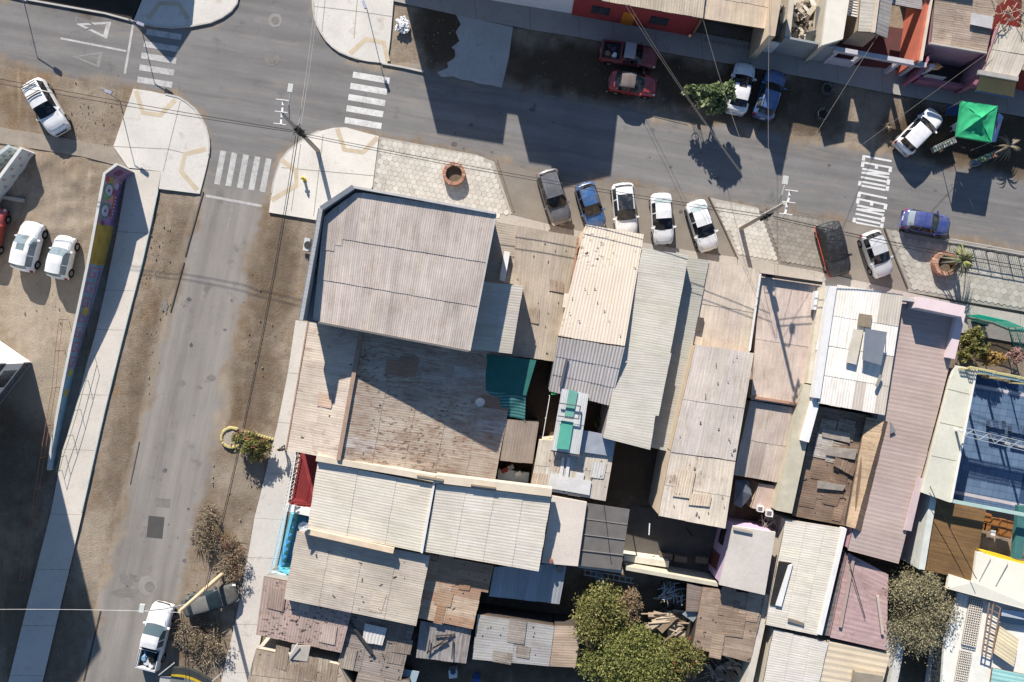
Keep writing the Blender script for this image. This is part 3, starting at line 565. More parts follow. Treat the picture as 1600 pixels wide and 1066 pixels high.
MB().beam(P(566, 512, 5.33), P(529, 719, 5.33), .3, .1).build('ridge_cap', plain((168, 142, 124), .85, .2), h)
for dx in (-3, 3): bar(h, (566 + dx, 512, 5.3), (529 + dx, 719, 5.3), .05, .05, plain((140, 108, 90)), 'ridge_edge')
bar(h, (482, 500, 4.12), (447, 704, 4.12), .1, .12, plain((170, 140, 122)), 'eave_board'); MB().box(P(565, 721, 4.6), .8, .35, .3, -.15).build('roof_vent', WHITE, h)
# satellite dishes
def dish(label, px, py, z, r, yaw, el, m=None):
    t = thing('satellite_dish', label, 'satellite dish', P(px, py, z - 0.6)); b = MB(); n = 20; vs = []; f = []
    for k in range(4):
        for i in range(n):
            rr = r * k / 3 if k else 0.001; a = 2 * math.pi * i / n; vs.append((rr * math.cos(a), rr * math.sin(a) * 1.1, 0.25 * (rr / r) ** 2 * r))
    for k in range(3):
        for i in range(n): f.append((k * n + i, k * n + (i + 1) % n, (k + 1) * n + (i + 1) % n, (k + 1) * n + i))
    R = Matrix.Rotation(yaw, 3, 'Z') @ Matrix.Rotation(el, 3, 'X'); c0 = P(px, py, z); d = mesh('reflector', [c0 + R @ Vector(v) for v in vs], f, m or plain((214, 214, 212), .5, .05), t, smooth=True)
    MB().tube([P(px, py, z - .6), c0], .035).build('mast', STEEL, t); fc = c0 + R @ Vector((0, 0, r * .9)); MB().tube([c0 + R @ Vector((0, -r, .1)), fc], .018).build('feed_arm', STEEL, t); MB().box(fc, .1, .1, .12).build('receiver', WHITE, t)
dish('pale satellite dish beside the green striped awning', 750, 628, 3.9, .36, .4, .5)
dish('pale satellite dish at the left end of the white ribbed roof', 474, 822, 5.0, .36, 1.2, .4)
# green awning and yard roof next to it
t = thing('awning', 'dark green cloth and striped awning over the yard beside the corner house', 'awning', P(795, 610))
TG, TG2 = plain((46, 110, 104), .85, .12), plain((96, 150, 148), .85, .1)
MB().prism([V3(p) for p in ((758, 553, 3.35), (838, 563, 3.35), (822, 618, 3.25), (752, 610, 3.25))][::-1], [V3(p) for p in ((758, 553, 3.4), (838, 563, 3.4), (822, 618, 3.3), (752, 610, 3.3))][::-1]).build('shade_cloth', TG, t)
for i in range(16):
    a, b = i / 16, (i + 1) / 16; L0, L1 = lambda s: (753 - 6 * s, 609 + 36 * s), lambda s: (822 - 2 * s, 617 + 40 * s); z = lambda s: 3.25 - .45 * s
    pts = []
    for s, sd in ((a, L0), (b, L0)): pass
    n = 8; b_ = MB(); vs = []
    for k in range(n + 1):
        u = k / n; wv = .05 * math.sin(u * 9 + i * .4)
        for s in (a, b): x0, y0 = L0(s); x1, y1 = L1(s); vs.append(P(x0 + (x1 - x0) * u, y0 + (y1 - y0) * u + 2.0 * math.sin(u * 6.0), z(s) + wv))
    b_.add(vs, [(2 * k, 2 * k + 2, 2 * k + 3, 2 * k + 1) for k in range(n)]); b_.build('awning_stripe', TG if i % 2 else TG2, t)
for x, y in ((750, 612), (823, 618), (748, 645), (820, 657)): MB().tube([P(x, y, 0), P(x, y, 3.0)], .04).build('post', STEEL, t)
house('grey-brown flat sheet roof below the green awning', [(792, 655, 2.9), (842, 660, 2.9), (832, 725, 2.8), (781, 720, 2.8)], 'v', 'dark', col=(150, 138, 128), pitch=.2, amp=.015, nv=1)
t = thing('workbench', 'cluttered bench with sheets and pale boxes at the end of the narrow yard', 'bench', P(805, 738)); MB().beam(P(778, 741, .95), P(826, 747, .95), .9, .08).build('bench_top', plain((200, 210, 214)), t)
for x in (783, 820): MB().box(P(x, 744, .45), .5, .6, .85).build('support', DARK, t)
for x, y, m in ((788, 735, WALLM['red']), (810, 740, WHITE), (798, 730, STEEL)): MB().box(P(x, y, 1.15), .5, .35, .35, .4).build('box', m, t)
# --- white ribbed roof with gutter
h = house('long white ribbed roof split by a central seam, left half', [(497, 721, 4.9), (679, 757, 4.9), (659, 863, 4.55), (480, 826, 4.55)], 'h', 'cream', col=(222, 215, 200), mat='clean', pitch=.21, sw=1.05, nu=6, nv=3, var=.015, amp=.034)
WH = h
parapet(h, (494, 716, 5.2), (680, 748, 5.2), .45, .9, PLAST); bar(h, (679, 752, 5.0), (659, 864, 4.65), .16, .12, WHITE, 'seam_flashing')
MB().box(P(672, 747, 5.25), 2.0, .16, .12, -.16).build('roof_vent', plain((150, 136, 116)), h)
h = house('long white ribbed roof split by a central seam, right half', [(682, 756, 4.9), (861, 777, 4.9), (842, 893, 4.5), (663, 862, 4.5)], 'h', 'cream', col=(219, 213, 200), mat='clean', pitch=.21, sw=1.05, nu=6, nv=4, var=.015, amp=.034)
parapet(h, (681, 748, 5.2), (862, 770, 5.2), .62, .9, PLAST); MB().box(P(755, 760, 5.25), 1.9, .12, .1, -.13).build('roof_vent', plain((150, 136, 116)), h)
# red and blue front patios
def fence(label, pts, z0, z1, m, n, cat='fence', name='fence', r=.02, rails=(0.12, 0.92), group=None, bw=None):
    A = [P(x, y, z0) for x, y in pts]; t = thing(name, label, cat, A[0].lerp(A[-1], .5), group)
    for k, (a, b) in enumerate(zip(A, A[1:])):
        for rr in rails: z = z0 + (z1 - z0) * rr; MB().beam((a.x, a.y, z), (b.x, b.y, z), .05, .05).build('rail', m, t)
        m_ = max(2, round(n * (b - a).length / sum((y - x).length for x, y in zip(A, A[1:]))))
        for i in range(m_ + 1):
            p = a.lerp(b, i / m_); MB().beam((p.x, p.y, z0), (p.x, p.y, z1), bw or r * 2, bw or r * 2).build('bar', m, t)
    return t
t = thing('patio', 'dark red walled front patio left of the white ribbed roof', 'patio', P(478, 750)); RED = plain((128, 48, 50), .8, .15, k=1.0)
MB().prism([P(x, y, .05) for x, y in ((470, 706), (508, 714), (486, 794), (452, 787))][::-1], [P(x, y, .14) for x, y in ((470, 706), (508, 714), (486, 794), (452, 787))][::-1]).build('floor', RED, t)
parapet(t, (466, 708, 2.6), (474, 703, 2.6), .3, 2.6, RED, 'wall'); parapet(t, (452, 786, 1.6), (484, 798, 1.6), .25, 1.6, RED, 'wall'); parapet(t, (446, 793, 1.75), (484, 801, 1.75), .6, .3, WHITE, 'wall_top')
for i in range(9): y = 716 + i * 8.2; MB().beam(P(461 - (y - 708) * .15, y + 3, 2.35), P(470 - (y - 708) * .15, y - 2, 2.35), .07, .07).build('pergola_bar', plain((60, 40, 38)), t)
bar(t, (463, 708, 2.4), (448, 792, 2.4), .08, .08, WHITE, 'gutter')
fence('tall white barred fence in front of the red patio', [(470, 709), (455, 788)], .1, 2.3, WHITE, 14, r=.014)
t = thing('patio', 'bright blue walled front patio below the red one', 'patio', P(455, 850)); BLU, BLU2 = plain((70, 140, 200), .75, .1, k=.8), plain((110, 200, 225), .75, .08)
MB().prism([P(x, y, .05) for x, y in ((454, 802), (482, 808), (452, 896), (436, 890))][::-1], [P(x, y, .14) for x, y in ((454, 802), (482, 808), (452, 896), (436, 890))][::-1]).build('floor', BLU, t)
parapet(t, (456, 803, 2.2), (436, 888, 1.6), .22, 2.2, BLU2, 'wall'); parapet(t, (434, 889, 1.9), (452, 896, 1.9), .22, 1.9, BLU2, 'wall'); slabtop(t, [(424, 893, 2.0), (447, 898, 2.0), (446, 910, 2.0), (414, 902, 2.0)], plain((196, 232, 234)), .2, 'canopy')
for i in range(7): y = 812 + i * 11.5; x = 456 - (y - 803) * .235; MB().add([P(x + 1.2, y - 5, 1.9), P(x + 1.2, y + 5, 1.9), P(x + 8, y, 1.9), P(x + 1.2, y - 5, 1.96), P(x + 1.2, y + 5, 1.96), P(x + 8, y, 1.96)], [(0, 1, 2), (5, 4, 3), (0, 3, 4, 1), (1, 4, 5, 2), (2, 5, 3, 0)]).build('zigzag_shadow_part', BLU, t)  # triangles added to give the zigzag fence shadow over the floor
fence('pale blue railing outside the blue patio', [(449, 803), (430, 888)], .1, 1.5, plain((170, 205, 220)), 26, r=.012)
# --- lower-left group
h = house('large pale tan roof below the white ribbed roof with a beige beam along its top', [(464, 830, 4.05), (672, 868, 4.05), (650, 978, 3.8), (444, 936, 3.8)], 'h', 'cream', col=(197, 187, 173), mat='cement', nu=6, nv=4, pitch=.2, var=.025)
parapet(h, (472, 829, 4.75), (615, 861, 4.75), .42, .7, plain((222, 200, 172)), 'beam_wall')
h = house('pinkish spotted sheet roof at the lower left beside the footpath', [(412, 901, 3.2), (556, 930, 3.2), (533, 1020, 2.9), (400, 992, 2.9)], 'v', 'grey', col=(180, 160, 150), mat='speck', pitch=.2, nu=8, nv=1, var=.05)
house('orange-tan rusty roof at the lower right end of the pale tan roof', [(666, 865, 3.2), (772, 884, 3.2), (762, 926, 3.1), (656, 905, 3.1)], 'h', 'brick', col=(172, 140, 116), mat='rusty', nu=3, nv=2, pitch=.2)
house('brown patched roof between the orange-tan and grey torn roofs', [(658, 905, 3.1), (752, 924, 3.1), (739, 983, 3.0), (645, 964, 3.0)], 'h', 'brick', col=(174, 144, 122), mat='rusty', nu=4, nv=2, pitch=.2, odd=[(190, 170, 150)], oddp=.3)
h = house('grey ribbed roof with scattered burnt battens on top', [(657, 970, 2.7), (737, 983, 2.7), (728, 1037, 2.5), (650, 1028, 2.5)], 'v', 'dark', col=(160, 156, 154), mat='worn', pitch=.3, amp=.045, nu=4, nv=1)
for a, b in (((667, 1020), (710, 990)), ((672, 1000), (668, 1022)), ((680, 994), (706, 992)), ((676, 1012), (700, 1003)), ((708, 1000), (706, 1030))): bar(h, a + (2.78,), b + (2.78,), .09, .07, plain((70, 60, 54)), 'batten')
h = house('grey patched flat roof in shade below the pale tan roof', [(545, 958, 2.7), (648, 978, 2.7), (626, 1064, 2.5), (527, 1042, 2.5)], 'h', 'dark', col=(150, 140, 132), mat='worn', nu=4, nv=3, pitch=.2)
sheets(h, [V3(p) for p in ((570, 974, 2.95), (605, 982, 2.95), (597, 1009, 2.9), (566, 1003, 2.9))], 'v', nu=2, nv=1, pitch=.3, amp=.05, col=(206, 204, 200), mat='clean'); bar(h, (545, 970, 2.95), (582, 1020, 2.9), .2, .08, DARK, 'plank')
h = house('sandy flat roof with wire shadows at the bottom left edge', [(400, 1014, 2.9), (530, 1040, 2.9), (560, 1100, 2.8), (380, 1090, 2.8)], 'v', 'cream', col=(178, 164, 146), mat='worn', amp=.012, pitch=.25, nu=9, nv=2)
slabtop(h, [(456, 1008, 3.0), (485, 1010, 3.0), (480, 1034, 3.0), (452, 1030, 3.0)], plain((178, 170, 160)), .1, 'loose_board'); bar(h, (452, 1025, 3.2), (465, 1005, 3.3), .07, .07, WHITE, 'pipe')
house('flat brown roof pieces at the bottom centre edge', [(560, 1050, 2.5), (640, 1064, 2.5), (640, 1110, 2.4), (545, 1100, 2.4)], 'h', 'dark', col=(158, 146, 134), mat='worn', nu=3, nv=2)
house('shaded dark grey ribbed roof right below the white ribbed roof', [(772, 886, 2.9), (886, 880, 2.9), (874, 944, 2.6), (764, 932, 2.6)], 'v', 'dark', col=(150, 156, 162), mat='clean', pitch=.28, amp=.035, nu=6, nv=1)
h = house('pale metal sheet roof, left part, at the bottom centre', [(746, 960, 2.7), (866, 978, 2.7), (858, 1041, 2.5), (738, 1030, 2.5)], 'h', 'dark', col=(172, 172, 170), mat='cement', nu=4, nv=2, pitch=.22)
house('tan metal sheet roof, right part, next to the big green tree', [(867, 978, 2.7), (909, 979, 2.7), (899, 1043, 2.5), (859, 1041, 2.5)], 'h', 'dark', col=(178, 160, 142), mat='rusty', nu=4, nv=1, pitch=.22)
t = thing('washing_machine', 'white washing machine in the dark yard at the bottom', 'appliance', P(708, 1050)); MB().box(P(708, 1050, .45), .65, .65, .88, .1).build('casing', WHITE, t); MB().disc(P(708, 1050, .89), .22, .03, 18).build('lid', plain((70, 90, 110)), t)
t = thing('yard_shed', 'low blue-grey shelter in the yard at the bottom edge', 'shed', P(650, 1058)); slabtop(t, [(632, 1046, 1.9), (655, 1050, 1.9), (648, 1072, 1.9), (625, 1068, 1.9)], plain((150, 170, 180)), .08, 'roof')
for x, y in ((634, 1048), (653, 1052), (647, 1070), (627, 1066)): MB().tube([P(x, y, 0), P(x, y, 1.85)], .04).build('post', STEEL, t)
t = thing('water_drum', 'small blue drum in the dark yard at the bottom edge', 'drum', P(745, 1056)); MB().disc(P(745, 1056, 0), .3, .85, 20).build('barrel', plain((60, 90, 150)), t); MB().disc(P(745, 1056, .85), .27, .03, 20).build('lid', plain((40, 60, 110)), t)
# --- middle group
house('cream coarse-ribbed roof, upper slope, below the white car with the sunroof', [(915, 351, 4.3), (1006, 366, 4.3), (976, 541, 5.1), (873, 525, 5.1)], 'v', 'sand', col=(214, 202, 186), mat=roofmat('cream_flecked_sheet', .7, .08, .08, rust=.0, speck=.5), pitch=.23, sw=1.1, nv=3, nu=5, amp=.042, var=.012)
h = house('coarse-ribbed roof, lower slope greyed for its shade, in front of the strip with green panels', [(873, 527, 5.1), (976, 543, 5.1), (954, 634, 4.2), (858, 611, 4.2)], 'v', 'grey', col=(196, 190, 186), mat='clean', pitch=.23, sw=1.1, nv=3, nu=5, amp=.06, var=.02)  # greyer colour paints in the shade of a slope facing away from the sun
bar(h, (886, 560, 4.9), (876, 604, 4.45), .2, .08, plain((110, 108, 116)), 'plank')
b = MB(); t = thing('green_bin', 'small bright green box on the greyed ribbed roof edge', 'box', P(866, 612, 3.6)); MB().box(P(866, 612, 3.85), .45, .4, .5, .1).build('casing', plain((40, 160, 80)), t); MB().box(P(866, 612, 4.12), .5, .45, .05, .1).build('lid', plain((60, 180, 100)), t)
h = house('pale green-grey fine-ribbed long roof with a stepped right edge', [(1004, 388, 4.5), (1076, 399, 4.5), (1046, 560, 4.5), (970, 545, 4.5)], 'h', 'grey', col=(198, 195, 184), mat='clean', pitch=.2, sw=1.0, nv=1, var=.015, amp=.025)
addroof(h, [(970, 545, 4.5), (1049, 552, 4.5), (1029, 650, 4.45), (951, 640, 4.45)], 'h', 'grey', col=(201, 198, 187), mat='clean', pitch=.2, sw=1.0, nv=1, var=.015, amp=.025); addroof(h, [(951, 640, 4.45), (1025, 646, 4.45), (1016, 703, 4.4), (942, 684, 4.4)], 'h', 'grey', col=(203, 200, 189), mat='clean', pitch=.2, sw=1.0, nv=1, var=.015, amp=.025)
house('narrow grey roof stepped down right of the pale green-grey roof', [(1070, 402, 3.3), (1108, 407, 3.3), (1050, 707, 3.1), (1008, 697, 3.1)], 'h', 'grey', col=(176, 176, 168), mat='clean', pitch=.2, sw=1.0, nv=1, var=.02, amp=.025)
h = house('beige flat sheet roof with a small grille behind the white parked cars', [(1108, 407, 3.2), (1188, 421, 3.2), (1171, 552, 3.0), (1083, 538, 3.0)], 'v', 'sand', col=(206, 194, 180), mat='cement', amp=.012, pitch=.24, sw=1.0, nv=2, var=.02)
MB().box(P(1093, 507, 3.2), .5, 1.1, .12, -.2).build('grille', plain((90, 82, 76)), h)
h = house('long pale beige roof with stained lower end in the middle of the block', [(1087, 538, 4.8), (1178, 552, 4.8), (1149, 720, 4.7), (1048, 706, 4.7)], 'v', 'sand', col=(208, 199, 190), mat='cement', amp=.012, pitch=.24, sw=1.0, nv=2, var=.025)
addroof(h, [(1048, 706, 4.68), (1149, 722, 4.68), (1133, 826, 4.6), (1029, 806, 4.6)], 'v', 'sand', col=(214, 203, 188), mat='rusty', amp=.012, pitch=.24, sw=1.0, nv=2, var=.03)
h = house('large rosy beige roof with a black gutter rail and a pole shadow across it', [(1188, 431, 3.3), (1283, 444, 3.3), (1253, 637, 3.1), (1173, 624, 3.1)], 'v', 'sand', col=(206, 190, 178), mat='cement', amp=.010, pitch=.3, sw=1.1, nv=2, var=.02)
bar(h, (1187, 429, 3.55), (1284, 443, 3.55), .22, .2, BLACK, 'gutter_rail'); bar(h, (1188, 428, 3.6), (1171, 548, 3.4), .1, .25, WHITE, 'edge_trim'); bar(h, (1250, 632, 3.25), (1172, 620, 3.25), .2, .1, plain((180, 140, 116)), 'flashing')
h = house('dusty pink-beige roof in the strip of shade below the rosy beige one', [(1172, 626, 2.9), (1254, 639, 2.9), (1226, 756, 2.7), (1146, 742, 2.7)], 'v', 'sand', col=(190, 178, 168), mat='cement', amp=.012, pitch=.25, sw=1.0, nv=2, var=.05)
house('small pink-beige roof with two white boxes at its lower edge', [(1186, 755, 2.4), (1222, 761, 2.4), (1207, 802, 2.3), (1174, 794, 2.3)], 'v', 'sand', col=(200, 180, 170), mat='cement', amp=.012, nu=2, nv=1)
t = thing('rooftop_wall', 'long beige wall top with white gaps running beside the white ribbed house', 'wall', P(1255, 640), None)
parapet(t, (1290, 450, 3.9), (1270, 600, 3.8), .9, 3.9, plain((214, 203, 182)), 'wall'); parapet(t, (1268, 602, 3.75), (1225, 800, 3.6), 1.25, 3.7, plain((196, 188, 166)), 'wall'); parapet(t, (1277, 620, 4.1), (1258, 690, 4.1), .6, 1.0, WHITE, 'parapet'); parapet(t, (1277, 455, 3.95), (1273, 484, 3.95), .25, .5, WHITE, 'parapet')
for y in (540, 562, 585): MB().box(P(1281 - (y - 540) * .1, y, 3.95), .5, .75, .12, -.15).build('window', WHITE, t); MB().box(P(1282 - (y - 540) * .1, y, 4.02), .25, .5, .05, -.15).build('pane', DARK, t)
# --- pale roof with green strip
h = house('pale patched roof below the strip with green translucent panels', [(842, 688, 3.4), (962, 690, 3.4), (946, 783, 3.3), (829, 763, 3.3)], 'v', 'sand', col=(200, 192, 180), mat='cement', amp=.014, pitch=.25, sw=1.0, nv=2, odd=[(214, 214, 212)], oddp=.25, var=.03)
slabtop(h, [(910, 672, 3.7), (962, 682, 3.6), (956, 713, 3.55), (907, 706, 3.6)], plain((176, 182, 190), .5, .15, metal=.2), .05, 'loose_sheet')
for a, b in (((862, 741), (924, 752)), ((900, 738), (913, 740))): slabtop(h, [(a[0], a[1], 3.5), (b[0], b[1], 3.5), (b[0] - 3, b[1] + 22, 3.48), (a[0] - 3, a[1] + 22, 3.48)], plain((212, 210, 206)), .04, 'patch_sheet')
for x in (880, 889): bar(h, (x, 715, 3.5), (x - 4, 750, 3.48), .25, .05, plain((222, 218, 212)), 'plank')
h = house('narrow white roof strip with turquoise translucent panels and a metal frame', [(878, 607, 4.4), (920, 616, 4.4), (905, 710, 4.1), (861, 703, 4.1)], 'v', None, col=(208, 212, 212), mat='clean', nu=4, nv=2, pitch=.2, amp=.02, var=.02)
TQ = plain((120, 178, 162), .5, .12)
slabtop(h, [(889, 609, 4.50), (903, 612, 4.50), (896, 652, 4.38), (882, 650, 4.38)], TQ, .03, 'translucent_panel'); slabtop(h, [(877, 657, 4.40), (896, 660, 4.40), (889, 703, 4.27), (869, 701, 4.27)], plain((98, 180, 156), .5, .12), .03, 'translucent_panel')
for p in (((874, 630), (907, 635)), ((872, 650), (904, 655)), ((907, 635), (904, 655))): bar(h, p[0] + (4.62,), p[1] + (4.62,), .08, .08, plain((96, 96, 98)), 'frame_bar')
bar(h, (861, 704, 4.0), (906, 712, 4.0), .12, .14, plain((120, 114, 106)), 'fascia')
for x, y in ((864, 700), (902, 706), (880, 612), (918, 618)): MB().tube([P(x, y, 0), P(x, y, 4.0)], .06).build('post', STEEL, h)
fence('thin white pipe frame around the dark yard left of the green-panelled strip', [(858, 618), (846, 688), (866, 692)], 2.2, 3.2, WHITE, 3, r=.02, rails=(.95,))
# --- lower middle
h = thing('house', 'bare concrete roof slab with a diagonal shadow right of the white ribbed roof', 'house', P(880, 830), 'attached houses and sheds of the block'); slabtop(h, [(863, 775, 3.6), (917, 785, 3.6), (903, 885, 3.6), (846, 880, 3.6)], m_conc((216, 206, 194), .4), .25); wallbox(h, [V3(p) for p in ((863, 775, 3.6), (917, 785, 3.6), (903, 885, 3.6), (846, 880, 3.6))], 'cream', drop=.27)
MB().disc(P(861, 876, 3.6), .16, .25, 12).build('pipe_stub', plain((150, 100, 80)), h); MB().disc(P(874, 888, 2.9), .28, .3, 14).build('round_vent', plain((140, 128, 118)), h)
h = thing('mesh_canopy', 'dark grey shade-mesh canopy beside the bare concrete slab', 'canopy', P(940, 838)); slabtop(h, [(916, 786, 3.3), (984, 796, 3.3), (970, 891, 3.2), (904, 884, 3.2)], plain((112, 108, 104), .9, .18), .05, 'shade_mesh')
for s in (.25, .5, .75): bar(h, (916 - 12 * s, 786 + 98 * s, 3.3), (984 - 14 * s, 796 + 95 * s, 3.3), .05, .04, plain((140, 136, 132)), 'batten')
bar(h, (944, 790, 3.34), (955, 880, 3.28), .04, .02, BLACK, 'cable'); 
for x, y in ((918, 788), (982, 798), (968, 889), (906, 882)): MB().tube([P(x, y, 0), P(x, y, 3.2)], .05).build('post', STEEL, h)
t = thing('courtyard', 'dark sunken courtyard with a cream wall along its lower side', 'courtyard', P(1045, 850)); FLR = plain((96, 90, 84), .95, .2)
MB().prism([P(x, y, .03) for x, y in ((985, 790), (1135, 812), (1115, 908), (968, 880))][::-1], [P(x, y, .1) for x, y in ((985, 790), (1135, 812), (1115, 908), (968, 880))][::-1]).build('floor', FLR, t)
parapet(t, (904, 884, 3.0), (973, 893, 3.0), .3, 3.0, plain((196, 184, 166)), 'wall'); parapet(t, (978, 888, 2.6), (1122, 914, 2.6), .3, 2.6, plain((198, 190, 170)), 'wall'); parapet(t, (975, 872, 1.5), (1045, 882, 1.5), .5, 1.4, plain((214, 208, 190)), 'ledge')
for x, y in ((1040, 868), (1062, 872), (1095, 874)): MB().box(P(x, y, .4), 1.0, .5, .7, -.15).build('clutter_box', plain((120, 108, 96)), t)
bar(t, (1015, 818, 2.0), (1014, 836, 2.0), .08, .05, WHITE, 'stick'); bar(t, (1072, 824, 1.5), (1082, 838, 1.5), .1, .05, BLACK, 'stick')
h = thing('house', 'lilac-walled house with a bare pale concrete roof right of the dark courtyard', 'house', P(1165, 875), 'attached houses and sheds of the block')
q = [(1146, 822, 3.8), (1212, 832, 3.8), (1195, 930, 3.8), (1124, 914, 3.8)]; slabtop(h, q, m_conc((208, 200, 190), .4), .25); wallbox(h, [V3(p) for p in q], 'lilac', inset=.96, drop=.26)
A, B = V3((1143, 824, 0)), V3((1121, 914, 0))
def on_wall(par, a, b, s0, s1, z0, z1, m, name, off=.05, th=.06):
    a, b = Vector(a), Vector(b); d = (b - a); n = Vector((d.y, -d.x, 0)).normalized() * off; p, q_ = a + d * s0, a + d * s1
    return MB().prism([(p.x, p.y, z0), (q_.x, q_.y, z0), (q_.x + n.x, q_.y + n.y, z0), (p.x + n.x, p.y + n.y, z0)], [(p.x, p.y, z1), (q_.x, q_.y, z1), (q_.x + n.x, q_.y + n.y, z1), (p.x + n.x, p.y + n.y, z1)]).build(name, m, par)
c4 = [V3(p) for p in q]; cc = sum(c4, Vector()) / 4; wa, wb = cc.lerp(c4[0], .96), cc.lerp(c4[3], .96); wa.z = wb.z = 0
on_wall(h, wa, wb, .12, .42, 1.1, 2.3, glass(), 'window', .06); on_wall(h, wa, wb, .6, .88, .1, 2.2, plain((110, 62, 56)), 'door', .06)
bar(h, (1146, 826, 3.9), (1175, 832, 3.9), .2, .12, plain((170, 162, 150)), 'plank')
t = thing('umbrella', 'folded-out grey cloth shade hanging over the gap beside the stained beige roof', 'parasol', P(1156, 768)); c0 = P(1160, 768, 2.6)
rim = [P(x, y, 2.2) for x, y in ((1149, 750), (1170, 750), (1175, 774), (1158, 794), (1146, 788))]
for i in range(5): MB().add([c0, rim[i], rim[(i + 1) % 5]], [(0, 1, 2)]).build('cloth_panel', plain((110, 116, 124), .8), t)
MB().tube([P(1160, 768, 0), c0], .03).build('pole', STEEL, t)
house('brown weathered board-like roof below the lilac house', [(1098, 918, 2.8), (1196, 930, 2.8), (1172, 1035, 2.6), (1082, 1012, 2.6)], 'h', 'dark', col=(168, 148, 130), mat='worn', nu=9, nv=2, pitch=.22, amp=.012, var=.05)
slabtop(house('small grey sheet roof touching the brown weathered roof', [(1074, 912, 2.5), (1098, 918, 2.5), (1092, 956, 2.5), (1072, 955, 2.5)], 'h', None, col=(130, 118, 110), mat='worn', nu=2, nv=1), [(1080, 950, 2.3), (1094, 957, 2.3), (1083, 972, 2.2), (1066, 960, 2.2)], plain((150, 160, 160)), .05, 'loose_sheet')

def roof_of(start): return [o for o in bpy.data.objects if o.get('label', '').startswith(start)][0]
patches(roof_of('wide low gable'), qr_L1 if False else [(566, 512, 5.2), (812, 548, 2.9), (773, 754, 2.9), (529, 719, 5.2)], 2, ((164, 134, 112), (176, 158, 142)), .8, 1.8, 'rusty', 'h', 20)
patches(roof_of('wide low gable'), [(484, 498, 4.1), (566, 512, 5.2), (529, 719, 5.2), (448, 703, 4.1)], 1, ((186, 164, 146),), .8, 1.5, 'rusty', 'h', 8)
patches(roof_of('large pale tan'), [(474, 850, 4.0), (668, 880, 4.02), (650, 976, 3.8), (450, 930, 3.8)], 1, ((196, 184, 168),), .8, 1.6, 'cement', 'h', 14)
patches(roof_of('pinkish spotted'), [(412, 901, 3.2), (540, 930, 3.2), (530, 1018, 2.9), (400, 992, 2.9)], 3, ((172, 152, 140), (190, 174, 162)), .8, 1.4, 'rusty', 'v', 22)
patches(roof_of('grey patched flat'), [(545, 958, 2.7), (648, 978, 2.7), (626, 1064, 2.5), (527, 1042, 2.5)], 5, ((150, 138, 128), (164, 154, 144), (136, 124, 114)), .8, 1.7, 'worn', 'v', 18)
patches(roof_of('sandy flat roof'), [(400, 1014, 2.9), (530, 1040, 2.9), (545, 1070, 2.8), (395, 1050, 2.8)], 6, ((186, 172, 154), (166, 150, 132)), .8, 1.6, 'worn', 'v', 26)
patches(roof_of('brown patched roof'), [(658, 905, 3.1), (752, 924, 3.1), (739, 983, 3.0), (645, 964, 3.0)], 2, ((186, 158, 134), (160, 128, 104)), .7, 1.4, 'rusty', 'h', 12)
patches(roof_of('orange-tan rusty'), [(666, 865, 3.2), (772, 884, 3.2), (762, 926, 3.1), (656, 905, 3.1)], 3, ((186, 154, 128), (168, 134, 108)), .7, 1.3, 'rusty', 'h', 10)
patches(roof_of('brown weathered'), [(1098, 918, 2.8), (1196, 930, 2.8), (1172, 1035, 2.6), (1082, 1012, 2.6)], 7, ((176, 156, 136), (156, 136, 118), (190, 172, 152)), .8, 1.8, 'worn', 'h', 16)
patches(roof_of('long pale beige'), [(1048, 720, 4.72), (1146, 730, 4.72), (1133, 824, 4.64), (1031, 804, 4.64)], 2, ((212, 198, 178), (206, 190, 168)), .8, 1.7, 'rusty', 'v', 14)
patches(roof_of('long pale beige'), [(1087, 540, 4.85), (1176, 554, 4.85), (1149, 720, 4.75), (1050, 706, 4.75)], 0, (), bits=14)
patches(roof_of('cream coarse-ribbed'), [(915, 380, 4.4), (1003, 380, 4.4), (976, 541, 5.15), (880, 500, 5.1)], 0, (), bits=16)
patches(roof_of('tan sheet roof'), [(806, 352, 3.4), (905, 370, 3.4), (867, 565, 3.1), (798, 556, 3.1)], 2, ((176, 160, 142),), .7, 1.2, 'worn', 'v', 12)
patches(roof_of('pale patched roof'), [(842, 700, 3.4), (958, 712, 3.4), (946, 783, 3.3), (829, 763, 3.3)], 4, ((210, 208, 204), (190, 176, 158)), .8, 1.5, 'cement', 'v', 14)
patches(roof_of('pale metal sheet'), [(746, 960, 2.7), (866, 978, 2.7), (858, 1041, 2.5), (738, 1030, 2.5)], 3, ((180, 178, 172), (160, 152, 144)), .8, 1.5, 'worn', 'h', 12)
# ------------------------------------------------------------------ right-hand group
h = house('bright white ribbed roof with a raised grey panel and a rusty skylight', [(1308, 445, 4.6), (1411, 461, 4.6), (1382, 649, 4.3), (1278, 630, 4.3)], 'v', 'white', col=(244, 240, 232), mat='clean', pitch=.24, sw=1.05, nu=6, nv=4, amp=.026, var=.015, odd=[(206, 198, 186)], oddp=.2)
parapet(h, (1302, 447, 4.75), (1276, 622, 4.5), .55, .7, WHITE); MB().box(P(1351, 501, 4.68), 1.0, .95, .08, -.15).build('skylight', plain((150, 136, 116), .8, .25), h)
MB().prism([P(x, y, 4.55) for x, y in ((1333, 514), (1349, 516), (1338, 570), (1322, 566))][::-1], [P(x, y, 4.72) for x, y in ((1333, 514), (1349, 516), (1338, 570), (1322, 566))][::-1]).build('roof_duct', plain((206, 198, 182)), h)
MB().prism([P(x, y, z) for x, y, z in ((1352, 513, 5.3), (1386, 519, 5.3), (1377, 571, 4.9), (1347, 562, 4.9))][::-1], [P(x, y, z) for x, y, z in ((1352, 513, 5.36), (1386, 519, 5.36), (1377, 571, 4.96), (1347, 562, 4.96))][::-1]).build('raised_panel', plain((158, 162, 168), .45, .1, metal=.2), h)
